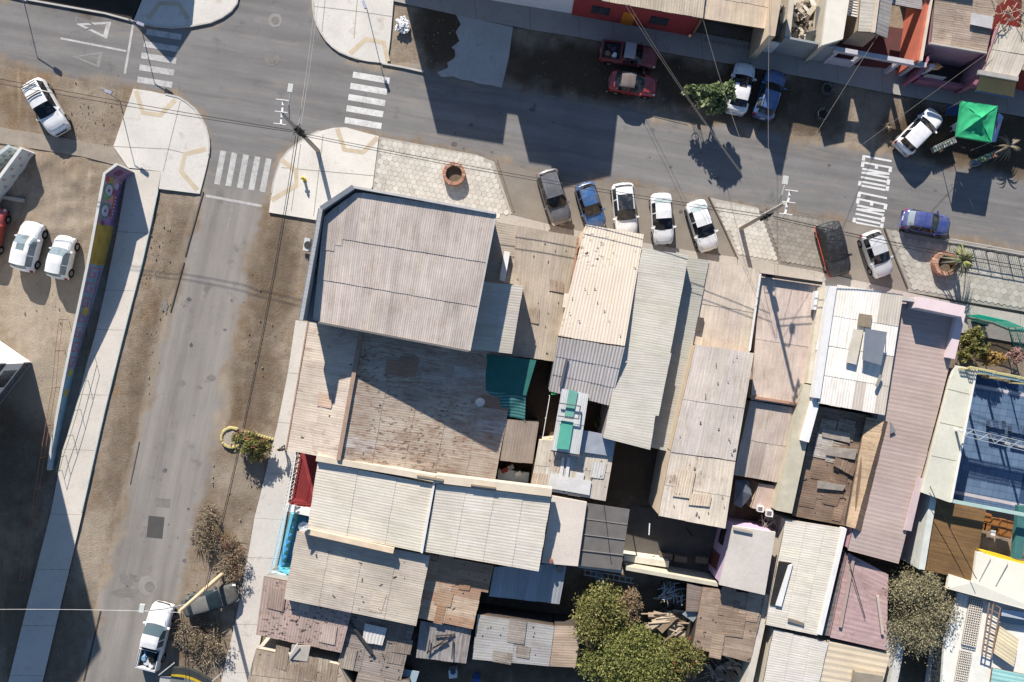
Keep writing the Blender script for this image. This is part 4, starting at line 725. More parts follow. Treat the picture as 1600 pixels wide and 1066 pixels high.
for x, y, z in ((1353, 516, 5.3), (1384, 521, 5.3), (1376, 568, 4.9), (1349, 561, 4.9)): MB().tube([P(x, y, 4.5), P(x, y, z)], .04).build('panel_leg', STEEL, h)
bar(h, (1377, 586, 4.68), (1369, 604, 4.66), .2, .12, plain((150, 148, 140)), 'plank')
RJ = roofmat('shabby_sheet', .9, .3, .3, rust=.7, rustcol=(96, 78, 66), cover=(.44, .6))
h = house('shabby dark brown roof with broken boards below the white ribbed roof', [(1276, 634, 3.0), (1362, 650, 3.0), (1322, 822, 2.8), (1238, 806, 2.8)], 'h', 'dark', col=(142, 122, 106), mat=RJ, pitch=.18, nu=11, nv=2, var=.08, amp=.02)
for q in (((1284, 668), (1330, 678), (1329, 691), (1283, 682)), ((1293, 697), (1338, 704), (1336, 717), (1292, 711)), ((1279, 752), (1322, 760), (1318, 769), (1277, 763))): slabtop(h, [(x + random.uniform(-2, 2), y + random.uniform(-2, 2), 3.08 + random.uniform(0, .1)) for x, y in q], plain((164, 154, 142), .9, .3, 2), .04, 'loose_board')
sheets(h, [V3(p) for p in ((1306, 714, 3.15), (1338, 726, 3.15), (1333, 744, 3.12), (1302, 728, 3.12))], 'v', nu=2, nv=1, pitch=.22, col=(150, 128, 110), mat='worn'); slabtop(h, [(1303, 727, 3.08), (1311, 732, 3.08), (1310, 738, 3.08), (1302, 734, 3.08)], BLACK, .02, 'hole_cover')
patches(h, [(1280, 640, 3.0), (1356, 655, 3.0), (1322, 818, 2.8), (1240, 802, 2.8)], 16, ((150, 128, 110), (176, 160, 144), (128, 108, 92), (190, 182, 172)), .6, 1.6, RJ, 'h', 50)
h = thing('house', 'narrow tan gable roof with a dark right slope beside the mauve roof', 'house', P(1355, 740), 'attached houses and sheds of the block')
for q, c in (([(1353, 652, 3.3), (1382, 657, 4.1), (1336, 826, 4.1), (1322, 822, 3.3)], (182, 160, 134)), ([(1382, 657, 4.1), (1395, 662, 3.4), (1350, 834, 3.4), (1336, 826, 4.1)], (140, 116, 98))):
    r = deck(h, [V3(p) for p in q]); sheets(r, [V3(p) for p in q], 'h', nu=10, nv=1, pitch=.2, amp=.02, col=c, mat='worn', var=.03)
wallbox(h, [V3(p) for p in ((1353, 652, 3.3), (1395, 662, 3.4), (1350, 834, 3.4), (1322, 822, 3.3))], 'dark', inset=.95)
MAUV = (184, 167, 160)
h = house('long mauve-pink ribbed roof with a pale parapet at its upper end', [(1410, 474, 4.0), (1505, 489, 4.0), (1404, 881, 3.6), (1325, 860, 3.6)], 'h', 'pink', col=MAUV, mat='clean', pitch=.36, amp=.03, sw=1.1, nu=20, nv=1, var=.02)
PK = plain((226, 206, 206), .8, .08)
parapet(h, (1413, 467, 4.9), (1435, 470, 4.9), .25, 1.2, plain((190, 186, 184))); parapet(h, (1434, 472, 5.35), (1507, 487, 5.35), .85, 1.6, PK); parapet(h, (1503, 489, 4.5), (1486, 560, 4.4), .6, .6, PK); slabtop(h, [(1434, 745, 3.95), (1443, 748, 3.95), (1424, 830, 3.85), (1412, 828, 3.85)], plain((206, 184, 182)), .1, 'roof_strip')
slabtop(h, [(1391, 658, 3.98), (1400, 674, 3.98), (1391, 678, 3.98)], STEEL, .04, 'loose_sheet')
h = house('lower mauve roof with two loose beams beside the grey-green tree', [(1325, 864, 3.0), (1388, 898, 3.0), (1385, 1016, 2.9), (1297, 996, 2.9)], 'h', 'pink', col=(186, 160, 158), mat='rusty', pitch=.36, amp=.03, nu=8, nv=1, var=.03)
bar(h, (1334, 870, 3.12), (1313, 980, 3.06), .22, .12, plain((178, 156, 146)), 'beam'); bar(h, (1371, 931, 3.1), (1379, 991, 3.08), .2, .12, plain((196, 182, 170)), 'beam'); bar(h, (1327, 880, 3.35), (1352, 966, 3.1), .05, .05, DARK, 'stick')
h = house('white fine-ribbed roof with a narrow light well on its left', [(1228, 812, 3.2), (1318, 826, 3.2), (1278, 993, 3.0), (1196, 976, 3.0)], 'h', 'cream', col=(221, 216, 203), mat='clean', pitch=.2, sw=1.0, nu=9, nv=3, var=.015, amp=.03)
parapet(h, (1320, 826, 3.3), (1281, 992, 3.15), .35, .5, WHITE); slabtop(h, [(1217, 877, 3.22), (1239, 880, 3.22), (1221, 948, 3.15), (1203, 945, 3.15)], plain((44, 42, 42), .9, .3, 3), .05, 'well_shade_sheet'); slabtop(h, [(1232, 884, 3.3), (1239, 881, 3.3), (1221, 948, 3.24), (1212, 946, 3.24)], WHITE, .1, 'well_rim'); bar(h, (1231, 968, 3.15), (1256, 976, 3.12), .25, .05, plain((130, 120, 108)), 'patch_sheet')  # the well is a near-black sheet, its shaded depth put into the colour
t = thing('gutter_lane', 'dark crumpled metal valley gutter between the white and mauve roofs', 'gutter', P(1302, 930)); sheets(t, [V3(p) for p in ((1321, 862, 2.7), (1325, 864, 2.7), (1296, 994, 2.6), (1284, 992, 2.6))], 'h', nu=7, nv=1, pitch=.4, amp=.06, col=(116, 116, 118), mat='worn', name='metal_sheet')
house('white fine-ribbed roof at the bottom edge right of the lilac house', [(1209, 983, 2.8), (1294, 1004, 2.8), (1275, 1090, 2.6), (1190, 1080, 2.6)], 'h', 'cream', col=(220, 216, 206), mat='clean', pitch=.2, nu=5, nv=3, var=.015)
h = house('coarse striped cream roof at the bottom edge below the lower mauve roof', [(1295, 1002, 2.7), (1391, 1021, 2.7), (1372, 1095, 2.5), (1276, 1080, 2.5)], 'h', 'cream', col=(222, 208, 182), mat='clean', pitch=.42, amp=.07, nu=4, nv=1, var=.03)
MB().box(P(1355, 1060, 2.9), 2.2, .9, .5, -.15).build('roof_box', plain((150, 140, 124)), h)
parapet(thing('boundary_wall', 'pale boundary wall between the brown weathered roof and the white bottom roof', 'wall', P(1190, 1000)), (1200, 930, 2.6), (1168, 1080, 2.6), .55, 2.6, plain((206, 198, 182)), 'wall')
# --- school yard on the right edge
h = thing('school_building', 'school block with cream roof slab edging a deep blue tiled court at the right edge', 'building', P(1540, 700)); CRM = m_conc((216, 214, 196), .25)
slabtop(h, [(1494, 571, 4.2), (1526, 577, 4.2), (1486, 786, 4.2), (1441, 770, 4.2), (1486, 590, 4.2)], CRM, .3); wallbox(h, [V3(p) for p in ((1494, 573, 4.2), (1526, 579, 4.2), (1486, 784, 4.2), (1441, 770, 4.2))], 'cream', inset=.97, drop=.32)
for y in (612, 664, 716): bar(h, (1487 - (y - 590) * .25, y - 4, 4.205), (1519 - (y - 590) * .2, y + 4, 4.205), .04, .02, plain((170, 166, 150)), 'slab_joint')
BT = [plain(c, .6, .1, k=.7) for c in ((104, 128, 156), (99, 123, 151), (109, 133, 161))]
court = flat('court_floor', [(1512, 585), (1720, 625), (1720, 835), (1476, 790)], .12, plain((60, 84, 118), .7, k=.7), h, .1)
o = org(h); base = P(1500, 600, .125); ux = (P(1600, 618, .125) - base).normalized(); uy = Vector((ux.y, -ux.x, 0)); cnt = 0; s = .56; wp = W2([(1514, 588), (1640, 612), (1640, 818), (1480, 788)]); tile_protos = []
for m in BT: tile_protos.append([mesh('court_tile', *(lambda b: (b.v, b.f))(MB().box((0, 0, .01), s * .96, s * .96, .02, math.atan2(ux.y, ux.x))), m, h, local=True), False])
for j in range(0, 23):
    for i in range(-9, 12):
        p = base + ux * (i * s) + uy * (j * s)
        if sdist(np.array([p.x]), np.array([p.y]), wp)[0] > .3 and cnt < 295:
            k = random.randrange(3); pr = tile_protos[k]; oo = pr[0] if not pr[1] else copy_of(pr[0], h); pr[1] = True; oo.location = p - o + Vector((0, 0, 0.005)); cnt += 1
for a, b in (((1524, 603), (1720, 640)), ((1487, 768), (1720, 815))): flat('court_line', strip([a, b], 5.0), .165, plain((196, 188, 190), .8), h)
q0, q1 = (1508, 675, 5.4), (1640, 707, 5.4)
TRW = plain((168, 176, 180), .6); t = thing('roof_truss', 'white lattice truss spanning the blue tiled court', 'truss', P(1570, 690)); A, B = V3(q0), V3(q1); d = (B - A).normalized(); nn = Vector((-d.y, d.x, 0))
for s_ in (-.32, .32): MB().beam(A + nn * s_, B + nn * s_, .045, .045).build('chord', TRW, t)
MB().beam(A + Vector((0, 0, -.5)), B + Vector((0, 0, -.5)),   .06, .06).build('chord', TRW, t); L = (B - A).length; n = int(L / .55)
for i in range(n): a = A + d * (L * i / n) + nn * (.32 if i % 2 else -.32); b = A + d * (L * (i + 1) / n) + nn * (-.32 if i % 2 else .32); MB().beam(a, b, .035, .035).build('brace', TRW, t)
for p in (A, B): MB().beam((p.x, p.y, 0), (p.x, p.y, p.z), .16, .16).build('post', WHITE, t)
LAT = plain((226, 214, 158), .7, .1)
def lattice(label, a, b, h_, z0, m, nu, nv, group=None, tilt=None, cat='screen'):
    A, B = V3(a), V3(b); t = thing('lattice_screen', label, cat, (A + B) / 2 - Vector((0, 0, 0)), group); up = Vector(tilt) if tilt else Vector((0, 0, h_))
    for i in range(nu + 1): p = A.lerp(B, i / nu); MB().beam(p, p + up, .05, .05).build('slat', m, t)
    for j in range(nv + 1): MB().beam(A + up * (j / nv), B + up * (j / nv), .05, .05).build('slat', m, t)
    for s in (0, 1): p = A.lerp(B, s); MB().beam((p.x, p.y, 0), p, .1, .1).build('post', m, t)
    return t
for i, (a, b) in enumerate((((1490, 579, 3.6), (1504, 581, 3.6)), ((1504, 577, 3.9), (1544, 585, 3.9)), ((1546, 586, 3.9), (1583, 593, 3.9)), ((1585, 594, 3.9), (1625, 602, 3.9)))):
    lattice(['short cream lattice panel next to the mauve roof corner', 'cream lattice panel above the cream slab, second from the left', 'cream lattice panel above the blue court, third from the left', 'cream lattice panel at the right edge above the blue court'][i], a, b, .9, 0, LAT, 6 if i == 0 else 14, 5, 'cream lattice panels above the court', tilt=(.02, .25, .95))
bar(h, (1526, 579, 4.3), (1640, 604, 4.3), .25, .25, plain((190, 220, 218)), 'eave_beam'); bar(h, (1488, 783, 4.1), (1640, 812, 4.1), .25, .2, plain((170, 196, 188)), 'eave_beam'); bar(h, (1526, 577, 4.32), (1486, 785, 4.32), .12, .1, WHITE, 'edge_trim')
t = thing('bench_rack', 'dark blue slatted benches standing on the tiled court', 'bench', P(1575, 665))
for k, (x, y) in enumerate(((1556, 660), (1590, 668), (1560, 680), (1594, 688))): 
    for j in range(5): MB().beam(P(x - 14, y - 5 + j * 2.4, .5), P(x + 14, y + 1 + j * 2.4, .5), .06, .04).build('slat', plain((90, 110, 140)), t)
    for dx in (-12, 12): MB().box(P(x + dx, y + 3, .3), .1, .5, .38).build('leg', DARK, t)
h = house('brown timber-board roof below the school court', [(1459, 777, 3.3), (1541, 795, 3.3), (1520, 908, 3.1), (1442, 890, 3.1)], 'h', 'dark', cat='building', name='school_wing', col=(128, 100, 66), mat='worn', nu=14, nv=1, pitch=.3, amp=.008, var=.05)
parapet(h, (1459, 775, 3.6), (1440, 890, 3.5), .5, 3.5, plain((214, 216, 206)), 'wall')
t = thing('shelf_unit', 'orange cube shelves, colour darkened for shade, at the right edge', 'shelves', P(1560, 825)); OR = plain((150, 100, 52), .7, .12)  # orange darkened to paint in the roof shade missing here
MB().box(P(1560, 812, .1), 5, 1.2, .12, -.2).build('base', BLACK, t)  # black slab stands in for the dark of the shaded interior
for x, y in ((1541, 808), (1540, 822), (1553, 815), (1566, 817), (1576, 820), (1533, 821), (1563, 832), (1573, 834)): MB().box(P(x, y, 1.2), .5, .62, .5, -.2).build('cube_box', OR, t)
MB().box(P(1552, 833, 1.5), .35, .4, .06, -.2).build('paper', WHITE, t)
h = thing('school_wing', 'white curved-roof school wing with a yellow band and teal column at the lower right', 'building', P(1560, 900)); WC = plain((238, 232, 214), .8, .06)
slabtop(h, [(1526, 862, 3.4), (1560, 872, 3.3), (1640, 892, 3.3), (1640, 960, 3.3), (1600, 952, 3.3), (1480, 920, 3.3), (1484, 898, 3.3), (1521, 910, 3.4)], WC, .3); slabtop(h, [(1525, 857, 3.2), (1560, 866, 3.2), (1640, 890, 3.2), (1640, 900, 3.2), (1560, 876, 3.2)], plain((232, 196, 44), .7, .08), .4, 'yellow_band')
MB().beam(P(1596, 790, 3.2), P(1588, 872, 3.0), .7, .4).build('teal_beam', plain((70, 120, 116), .8), h); wallbox(h, [V3(p) for p in ((1526, 866, 3.3), (1640, 895, 3.3), (1640, 955, 3.3), (1490, 915, 3.3))], 'cream', inset=.95, drop=.4)
for a, b in (((1548, 873), (1530, 908)), ((1575, 880), (1556, 915))): bar(h, a + (3.41,), b + (3.41,), .05, .03, plain((170, 168, 160)), 'cable')
h = thing('school_wing', 'white service block with lattice strips at the bottom right corner', 'building', P(1550, 1000)); slabtop(h, [(1497, 926, 2.6), (1640, 960, 2.6), (1640, 1100, 2.6), (1470, 1090, 2.6), (1476, 1000, 2.6)], plain((236, 234, 224), .8, .1), .25); wallbox(h, [V3(p) for p in ((1500, 930, 2.6), (1640, 965, 2.6), (1640, 1100, 2.6), (1478, 1090, 2.6))], 'white', inset=.97, drop=.27)
GR = plain((120, 108, 92), .8, .15)
def grille(label, q, nu, nv, m=GR, fr=plain((222, 216, 204))):
    wp = [V3(p) for p in q]; t = thing('grille_panel', label, 'grille', sum(wp, Vector()) / 4 - Vector((0, 0, .1)))
    MB().prism([p - Vector((0, 0, .12)) for p in wp[::-1]], [p - Vector((0, 0, .08)) for p in wp[::-1]]).build('backing', m, t); A, B, C, D = wp
    for i in range(nu + 1): MB().beam(A.lerp(B, i / nu), D.lerp(C, i / nu), .045, .04).build('slat', fr, t)
    for j in range(nv + 1): MB().beam(A.lerp(D, j / nv) + Vector((0, 0, .02)), B.lerp(C, j / nv) + Vector((0, 0, .02)), .045, .04).build('slat', fr, t)
grille('upper lattice strip on the white service block', [(1517, 934, 2.8), (1537, 938, 2.8), (1524, 1011, 2.8), (1503, 1006, 2.8)], 6, 20); grille('lower lattice strip on the white service block', [(1501, 1016, 2.8), (1519, 1020, 2.8), (1508, 1080, 2.8), (1490, 1076, 2.8)], 6, 16)
t = thing('scaffold_frame', 'rusty pipe frame between the lattice strip and the cream striped canopy', 'frame', P(1550, 980)); RU = plain((150, 124, 104), .8, .2)
for k in range(9): a = k / 8; bar(t, (1546 - 12 * a, 940 + 82 * a, 3.1), (1563 - 14 * a, 950 + 78 * a, 3.1), .06, .06, RU, 'bar')
for x0, y0, x1, y1 in ((1546, 940, 1534, 1022), (1552, 943, 1540, 1024), (1563, 950, 1549, 1028)): bar(t, (x0, y0, 3.15), (x1, y1, 3.15), .07, .07, RU, 'bar')
for x, y in ((1546, 941), (1563, 951), (1535, 1020), (1549, 1026)): MB().tube([P(x, y, 2.5), P(x, y, 3.1)], .05).build('post', RU, t)
house('cream striped canopy beside the rusty pipe frame', [(1562, 978, 3.2), (1592, 998, 3.2), (1584, 1042, 3.1), (1552, 1020, 3.1)], 'h', None, cat='canopy', name='canopy', col=(222, 210, 176), mat='clean', nu=4, nv=1, pitch=.4, amp=.05)
house('turquoise striped canopy in the bottom right corner', [(1551, 1044, 3.0), (1640, 1062, 3.0), (1632, 1100, 3.0), (1545, 1085, 3.0)], 'h', None, cat='canopy', name='canopy', col=(150, 200, 196), mat='clean', nu=3, nv=1, pitch=.45, amp=.06)
t = thing('pool_tarp', 'sheet of blue and white plastic lying over rubble at the right edge', 'tarp', P(1585, 970)); slabtop(t, [(1566, 952, 2.9), (1640, 962, 2.9), (1640, 985, 2.8), (1564, 972, 2.8)], plain((206, 216, 226), .5, .25, 3), .06, 'plastic_sheet'); slabtop(t, [(1563, 962, 3.0), (1640, 976, 3.0), (1640, 984, 2.95), (1562, 972, 2.95)], plain((36, 60, 84)), .05, 'dark_fold')
parapet(thing('boundary_wall', 'pale narrow wall left of the alley below the grey-green tree', 'wall', P(1400, 1030)), (1412, 985, 2.4), (1392, 1090, 2.4), .6, 2.4, plain((206, 204, 196)), 'wall')
parapet(thing('boundary_wall', 'white alley wall with leaf shadows below the grey-green tree', 'wall', P(1482, 1030)), (1496, 985, 2.5), (1480, 1090, 2.5), .8, 2.5, WHITE, 'wall')
t = thing('dark_canopy', 'dark plastic roof strip over the alley at the bottom right', 'canopy', P(1468, 1040)); slabtop(t, [(1462, 1000, 2.2), (1482, 1000, 2.2), (1472, 1080, 2.2), (1452, 1080, 2.2)], plain((50, 54, 58), .7), .06, 'roof_strip')
for x, y in ((1464, 1004), (1480, 1004), (1470, 1076), (1455, 1076)): MB().tube([P(x, y, 0), P(x, y, 2.15)], .04).build('post', STEEL, t)
# teal fence of the garden
TEAL = plain((36, 186, 160), .6, .1)
fence('bright teal railing along the garden beside the pavement', [(1509, 493), (1550, 502), (1575, 512)], .1, 1.9, TEAL, 34, r=.018, rails=(.05, .5, .97)); fence('bright teal railing returning down beside the garden steps', [(1575, 512), (1582, 535), (1588, 560)], .1, 1.9, TEAL, 22, r=.018, rails=(.05, .5, .97)); fence('low teal railing at the right edge of the garden', [(1577, 514), (1660, 520)], .1, 1.3, TEAL, 30, r=.018, rails=(.05, .5, .97))
parapet(thing('garden_wall', 'low green garden wall behind the teal railing', 'wall', P(1548, 530)), (1525, 500, .7), (1545, 507, .7), .3, .7, WALLM['green'], 'wall')
# ------------------------------------------------------------------ top row houses
FW = 'cream'
h = thing('house', 'two-storey white house with wide shadow at the top edge', 'house', P(760, -40)); MB().prism([P(x, y, 0) for x, y in ((893, 22), (627, -22), (640, -110), (905, -80))], [tuple(P(x, y).xy) + (6.5,) for x, y in ((727, -5), (627, -22), (640, -110), (745, -90))]) if False else None
def block(par, base, z, m, name='wall', z0=0.0): return MB().prism([P(x, y, 0) - Vector((0, 0, -z0)) for x, y in base[::-1]], [tuple(P(x, y).xy) + (z,) for x, y in base[::-1]]).build(name, WALLM.get(m, m) if isinstance(m, str) else m, par)
WBL = plain((226, 228, 232), .85, .06)
block(h, [(627, -22), (730, -5), (745, -110), (645, -125)], 6.3, WBL); block(h, [(730.3, -5), (765, 1), (780, -104), (745.3, -110)], 4.9, WBL); block(h, [(765.3, 1), (893, 22), (905, -85), (780.3, -104)], 6.9, WBL)
MB().add([tuple(P(x, y).xy) + (z,) for x, y, z in ((800, 7, 6.9), (893, 22, 6.9), (905, -85, 6.9), (815, -98, 6.9), (800, 7, 7.9), (815, -98, 7.9))], [(0, 1, 2, 3), (0, 4, 1), (3, 2, 5), (4, 5, 2, 1), (0, 3, 5, 4)]).build('roof', RM['cement'], h).color = alb((180, 172, 165))
h = thing('house', 'red-walled house with two barred windows and an ochre door at the top', 'house', P(980, 20)); REDW = plain((158, 62, 62), .85, .12)
A0, B0 = P(893, 24), P(1077, 57); back = (P(905, -85) - P(893, 22))
MB().prism([A0, B0, B0 + back, A0 + back], [tuple(p.xy) + (3.55,) for p in (A0, B0, B0 + back, A0 + back)]).build('wall', REDW, h)
q = [V3(p) for p in ((950, -110, 4.0), (1110, -80, 4.0), (1098, 29, 3.75), (938, 1, 3.75))]; r = deck(h, q); sheets(r, q, 'v', nu=10, nv=3, pitch=.2, col=(196, 184, 166), mat='rusty', var=.03)
q = [V3(p) for p in ((905, -110, 3.9), (948, -105, 3.9), (938, 0, 3.6), (893, -8, 3.6))]; r = deck(h, q); sheets(r, q, 'v', nu=3, nv=3, pitch=.2, col=(170, 174, 180), mat='clean')
def facade(par, a, b, s0, s1, z0, z1, m, name, off=.06):
    d = b - a; n = Vector((d.y, -d.x, 0)).normalized() * off; p, q_ = a + d * s0, a + d * s1
    return MB().prism([(p.x, p.y, z0), (q_.x, q_.y, z0), (q_.x + n.x, q_.y + n.y, z0), (p.x + n.x, p.y + n.y, z0)][::-1], [(p.x, p.y, z1), (q_.x, q_.y, z1), (q_.x + n.x, q_.y + n.y, z1), (p.x + n.x, p.y + n.y, z1)][::-1]).build(name, m, par)
for s0, s1 in ((.15, .30), (.63, .78)):
    wn = facade(h, A0, B0, s0, s1, 1.2, 2.4, glass((60, 66, 74)), 'window', .05)
    for k in range(6): s = s0 + (s1 - s0) * (k + .5) / 6; facade(wn, A0, B0, s - .004, s + .004, 1.2, 2.4, BLACK, 'bar', .09)
facade(h, A0, B0, .41, .51, .1, 2.3, plain((200, 120, 40), .7), 'door', .05); bar(h, (1078, 56, 3.3), (1078, 57, 0), .2, .2, plain((150, 110, 100)), 'post')
h = thing('house', 'house with a dark open garage between brown posts at the top', 'house', P(1130, 30)); A1, B1 = P(1079, 57), P(1188, 77)
MB().prism([A1 + back * .25, B1 + back * .25, B1 + back, A1 + back], [tuple(p.xy) + (3.2,) for p in (A1 + back * .25, B1 + back * .25, B1 + back, A1 + back)]).build('wall', WALLM['dark'], h)
q = [V3(p) for p in ((1112, -80, 3.7), (1222, -60, 3.7), (1212, 48, 3.5), (1092, 28, 3.5))]; r = deck(h, q); sheets(r, q, 'v', nu=6, nv=3, pitch=.3, amp=.012, col=(208, 192, 172), mat='cement', var=.035)
for s in (.005, .985): p = A1.lerp(B1, s); MB().beam((p.x, p.y, 0), (p.x, p.y, 3.4), .2, .2).build('post', plain((150, 108, 90)), h)
parapet(h, (1226, -60, 5.2), (1206, 56, 4.9), .5, 5.0, WALLM['sand'], 'party_wall')
for k in range(14): s = .2 + k * .055; facade(h, A1, B1, s, s + .03, .11, .13, plain((150, 146, 142)), 'threshold_tile', .25)
h = thing('yard_wall', 'blank grey street wall with a white gate in front of the debris lot', 'wall', P(1245, 85)); A2, B2 = P(1206, 82), P(1284, 97); dd = (B2 - A2)
MB().prism([A2, B2, B2 + back * .03, A2 + back * .03], [tuple(p.xy) + (2.9,) for p in (A2, B2, B2 + back * .03, A2 + back * .03)]).build('wall', plain((150, 156, 158), .9, .1), h); A2b = P(1190, 79); facade(h, A2b, A2, .05, .95, .1, 2.0, WHITE, 'gate', .1)
MB().prism([A2 + back * .03, A2 + back * .06, A2 + back * .9, A2 + back * .9 + dd * .1, A2 + back * .03 + dd * .1], [tuple(p.xy) + (2.9,) for p in (A2 + back * .03, A2 + back * .06, A2 + back * .9, A2 + back * .9 + dd * .1, A2 + back * .03 + dd * .1)]).build('side_wall', WALLM['cream'], h)
t = thing('debris_pile', 'heap of broken boards and rubble in the roofless lot at the top', 'debris', P(1245, 40))
for k in range(150):
    px, py = random.uniform(1222, 1272), random.uniform(0, 62); z = random.uniform(.2, 1.3); c = random.choice(((200, 190, 172), (160, 146, 128), (110, 98, 86), (222, 216, 204)))
    MB().box(P(px, py, z), random.uniform(.1, .9), random.uniform(.08, .4), .06, random.uniform(0, 3)).build('broken_board' if k % 2 else 'rubble_block', plain(c, .9, .2), t)
for a, b, wd in (((1232, 12), (1221, 58), .9), ((1278, 10), (1274, 66), .25), ((1284, 12), (1282, 70), .3), ((1268, 48), (1265, 66), .8), ((1222, 20), (1228, 60), .5)): bar(t, a + (2.3,), b + (1.6,), wd, .05, plain((140, 142, 138), .9, .15), 'sheet')
h = thing('house', 'house with white parapet, striped pergola and dark red front patio at the top right', 'house', P(1370, 50))
slabtop(h, [(1300, -60, 3.6), (1336, -55, 3.6), (1317, 61, 3.6), (1284, 71, 3.6)], plain((226, 220, 206), .8, .08), .3); wallbox(h, [V3(p) for p in ((1300, -60, 3.6), (1336, -55, 3.6), (1317, 61, 3.6), (1284, 71, 3.6))], 'cream', inset=.98, drop=.31)
flat('patio_floor', [(1310, 30), (1445, 50), (1438, 112), (1295, 98)], .14, plain((96, 60, 58), .85, .15), h, .1); q = [V3(p) for p in ((1330, -40, 2.8), (1348, -38, 2.8), (1340, 26, 2.7), (1322, 22, 2.7))]
for k in range(16): a = k / 15; MB().beam(q[0].lerp(q[3], a), q[1].lerp(q[2], a), .12, .06).build('pergola_slat', WHITE, h)
q = [V3(p) for p in ((1349, -60, 3.8), (1378, -55, 4.3), (1364, 50, 4.3), (1341, 49, 3.8))]; r = deck(h, q); sheets(r, q, 'h', nu=6, nv=1, pitch=.3, col=(176, 172, 164), mat='cement'); q = [V3(p) for p in ((1378, -55, 4.3), (1402, -50, 3.7), (1386, 60, 3.6), (1364, 50, 4.3))]; r = deck(h, q); sheets(r, q, 'h', nu=6, nv=1, pitch=.3, col=(170, 166, 162), mat='cement')
wallbox(h, [V3(p) for p in ((1349, -60, 3.6), (1400, -50, 3.6), (1380, 52, 3.4), (1343, 46, 3.4))], 'sand', inset=.92); block(h, [(1385, -78), (1452, -66), (1462, -130), (1395, -140)], 6.4, 'cream', 'shade_wing'); bar(h, (1378, -56, 4.4), (1364, 51, 4.4), .3, .1, plain((206, 190, 170)), 'ridge_cap')  # unseen wing behind, added to throw shade over the front patio
house('grey sheet shelter hanging over the dark red patio', [(1394, -50, 3.0), (1446, -40, 3.0), (1440, 15, 2.8), (1386, 5, 2.8)], 'h', None, cat='shelter', name='shelter', col=(170, 166, 168), mat='cement', nu=4, nv=2)
parapet(h, (1462, -60, 3.4), (1436, 95, 3.2), .4, 3.3, WALLM['terra'], 'side_wall'); parapet(h, (1466, -60, 3.6), (1440, 95, 3.4), .16, .5, plain((222, 206, 186)), 'wall_top')
bar(h, (1302, 77, 2.6), (1446, 103, 2.6), .35, .35, plain((190, 186, 190)), 'front_beam')
for x, y in ((1288, 97), (1325, 103), (1383, 113), (1405, 117), (1430, 121)): p = P(x, y); MB().beam((p.x, p.y, 0), (p.x, p.y, 2.5), .32, .32).build('pillar', plain((206, 200, 204)), h)
facade(h, P(1290, 98), P(1325, 104), .05, .95, .1, 1.3, plain((200, 196, 204)), 'panel', .1); t = thing('garbage_bags', 'white plastic bags leaning on the patio wall at the top right', 'bag', P(1416, 75))
for x, y, r_ in ((1413, 82, .3), (1418, 72, .35), (1416, 64, .25)): MB().disc(P(x, y, .1), r_, .7, 9, r_ * .5).build('bag', WHITE, t)
h = house('brown-grey patched roof of the pink house at the top right', [(1466, -60, 3.6), (1570, -50, 3.6), (1541, 82, 3.4), (1455, 66, 3.4)], 'h', 'pink', col=(168, 152, 138), mat='worn', nu=9, nv=3, pitch=.2, odd=[(190, 186, 182)], oddp=.1)
slabtop(h, [(1518, 20, 3.75), (1552, 26, 3.75), (1550, 45, 3.7), (1516, 38, 3.7)], plain((196, 192, 188)), .05, 'loose_sheet'); bar(h, (1453, 68, 3.5), (1541, 83, 3.5), .14, .2, plain((190, 180, 170)), 'fascia')
t = thing('patio', 'pink-walled patio with shrubs and an orange parasol at the top right', 'patio', P(1500, 110)); PKW = plain((170, 112, 128), .85, .1)
parapet(t, (1456, 82, 2.6), (1436, 118, 2.6), .2, 2.6, PKW, 'wall'); parapet(t, (1548, 90, 3.0), (1523, 132, 2.6), .25, 2.8, PKW, 'wall'); parapet(t, (1436, 122, 1.1), (1515, 136, 1.1), .3, 1.1, PKW, 'wall'); MB().prism([P(x, y, .05) for x, y in ((1455, 85), (1545, 95), (1522, 134), (1434, 120))][::-1], [P(x, y, .13) for x, y in ((1455, 85), (1545, 95), (1522, 134), (1434, 120))][::-1]).build('floor', plain((90, 74, 72)), t)
for k in range(12): p = P(1443 + k * 2.6, 120 + k * .45, 1.1); MB().beam(p, p + Vector((0, 0, .6)), .05, .05).build('bar', WHITE, t)
t = thing('parasol', 'small orange parasol over the pink patio', 'parasol', P(1455, 105)); c0 = P(1457, 102, 2.3); rim = [P(1457 + 17 * math.cos(k * 1.047), 104 + 6.5 * math.sin(k * 1.047), 1.95) for k in range(6)]
for i in range(6): MB().add([c0, rim[i], rim[(i + 1) % 6]], [(0, 1, 2)]).build('cloth_panel', plain((226, 164, 116)), t)
MB().tube([P(1457, 104, 0), c0], .03).build('pole', WHITE, t)
h = house('pale fibre roof above the tan awning at the top right', [(1563, 38, 3.6), (1625, 48, 3.6), (1589, 122, 3.4), (1537, 112, 3.4)], 'v', 'pink', col=(206, 198, 184), mat='cement', amp=.012, nu=4, nv=2, pitch=.25); bar(h, (1528, 113, 3.45), (1590, 124, 3.45), .35, .2, plain((170, 166, 160)), 'front_beam')
t = thing('awning', 'tan cloth awning with a blue edge at the top right', 'awning', P(1557, 135)); TA = plain((206, 160, 108), .85, .1)
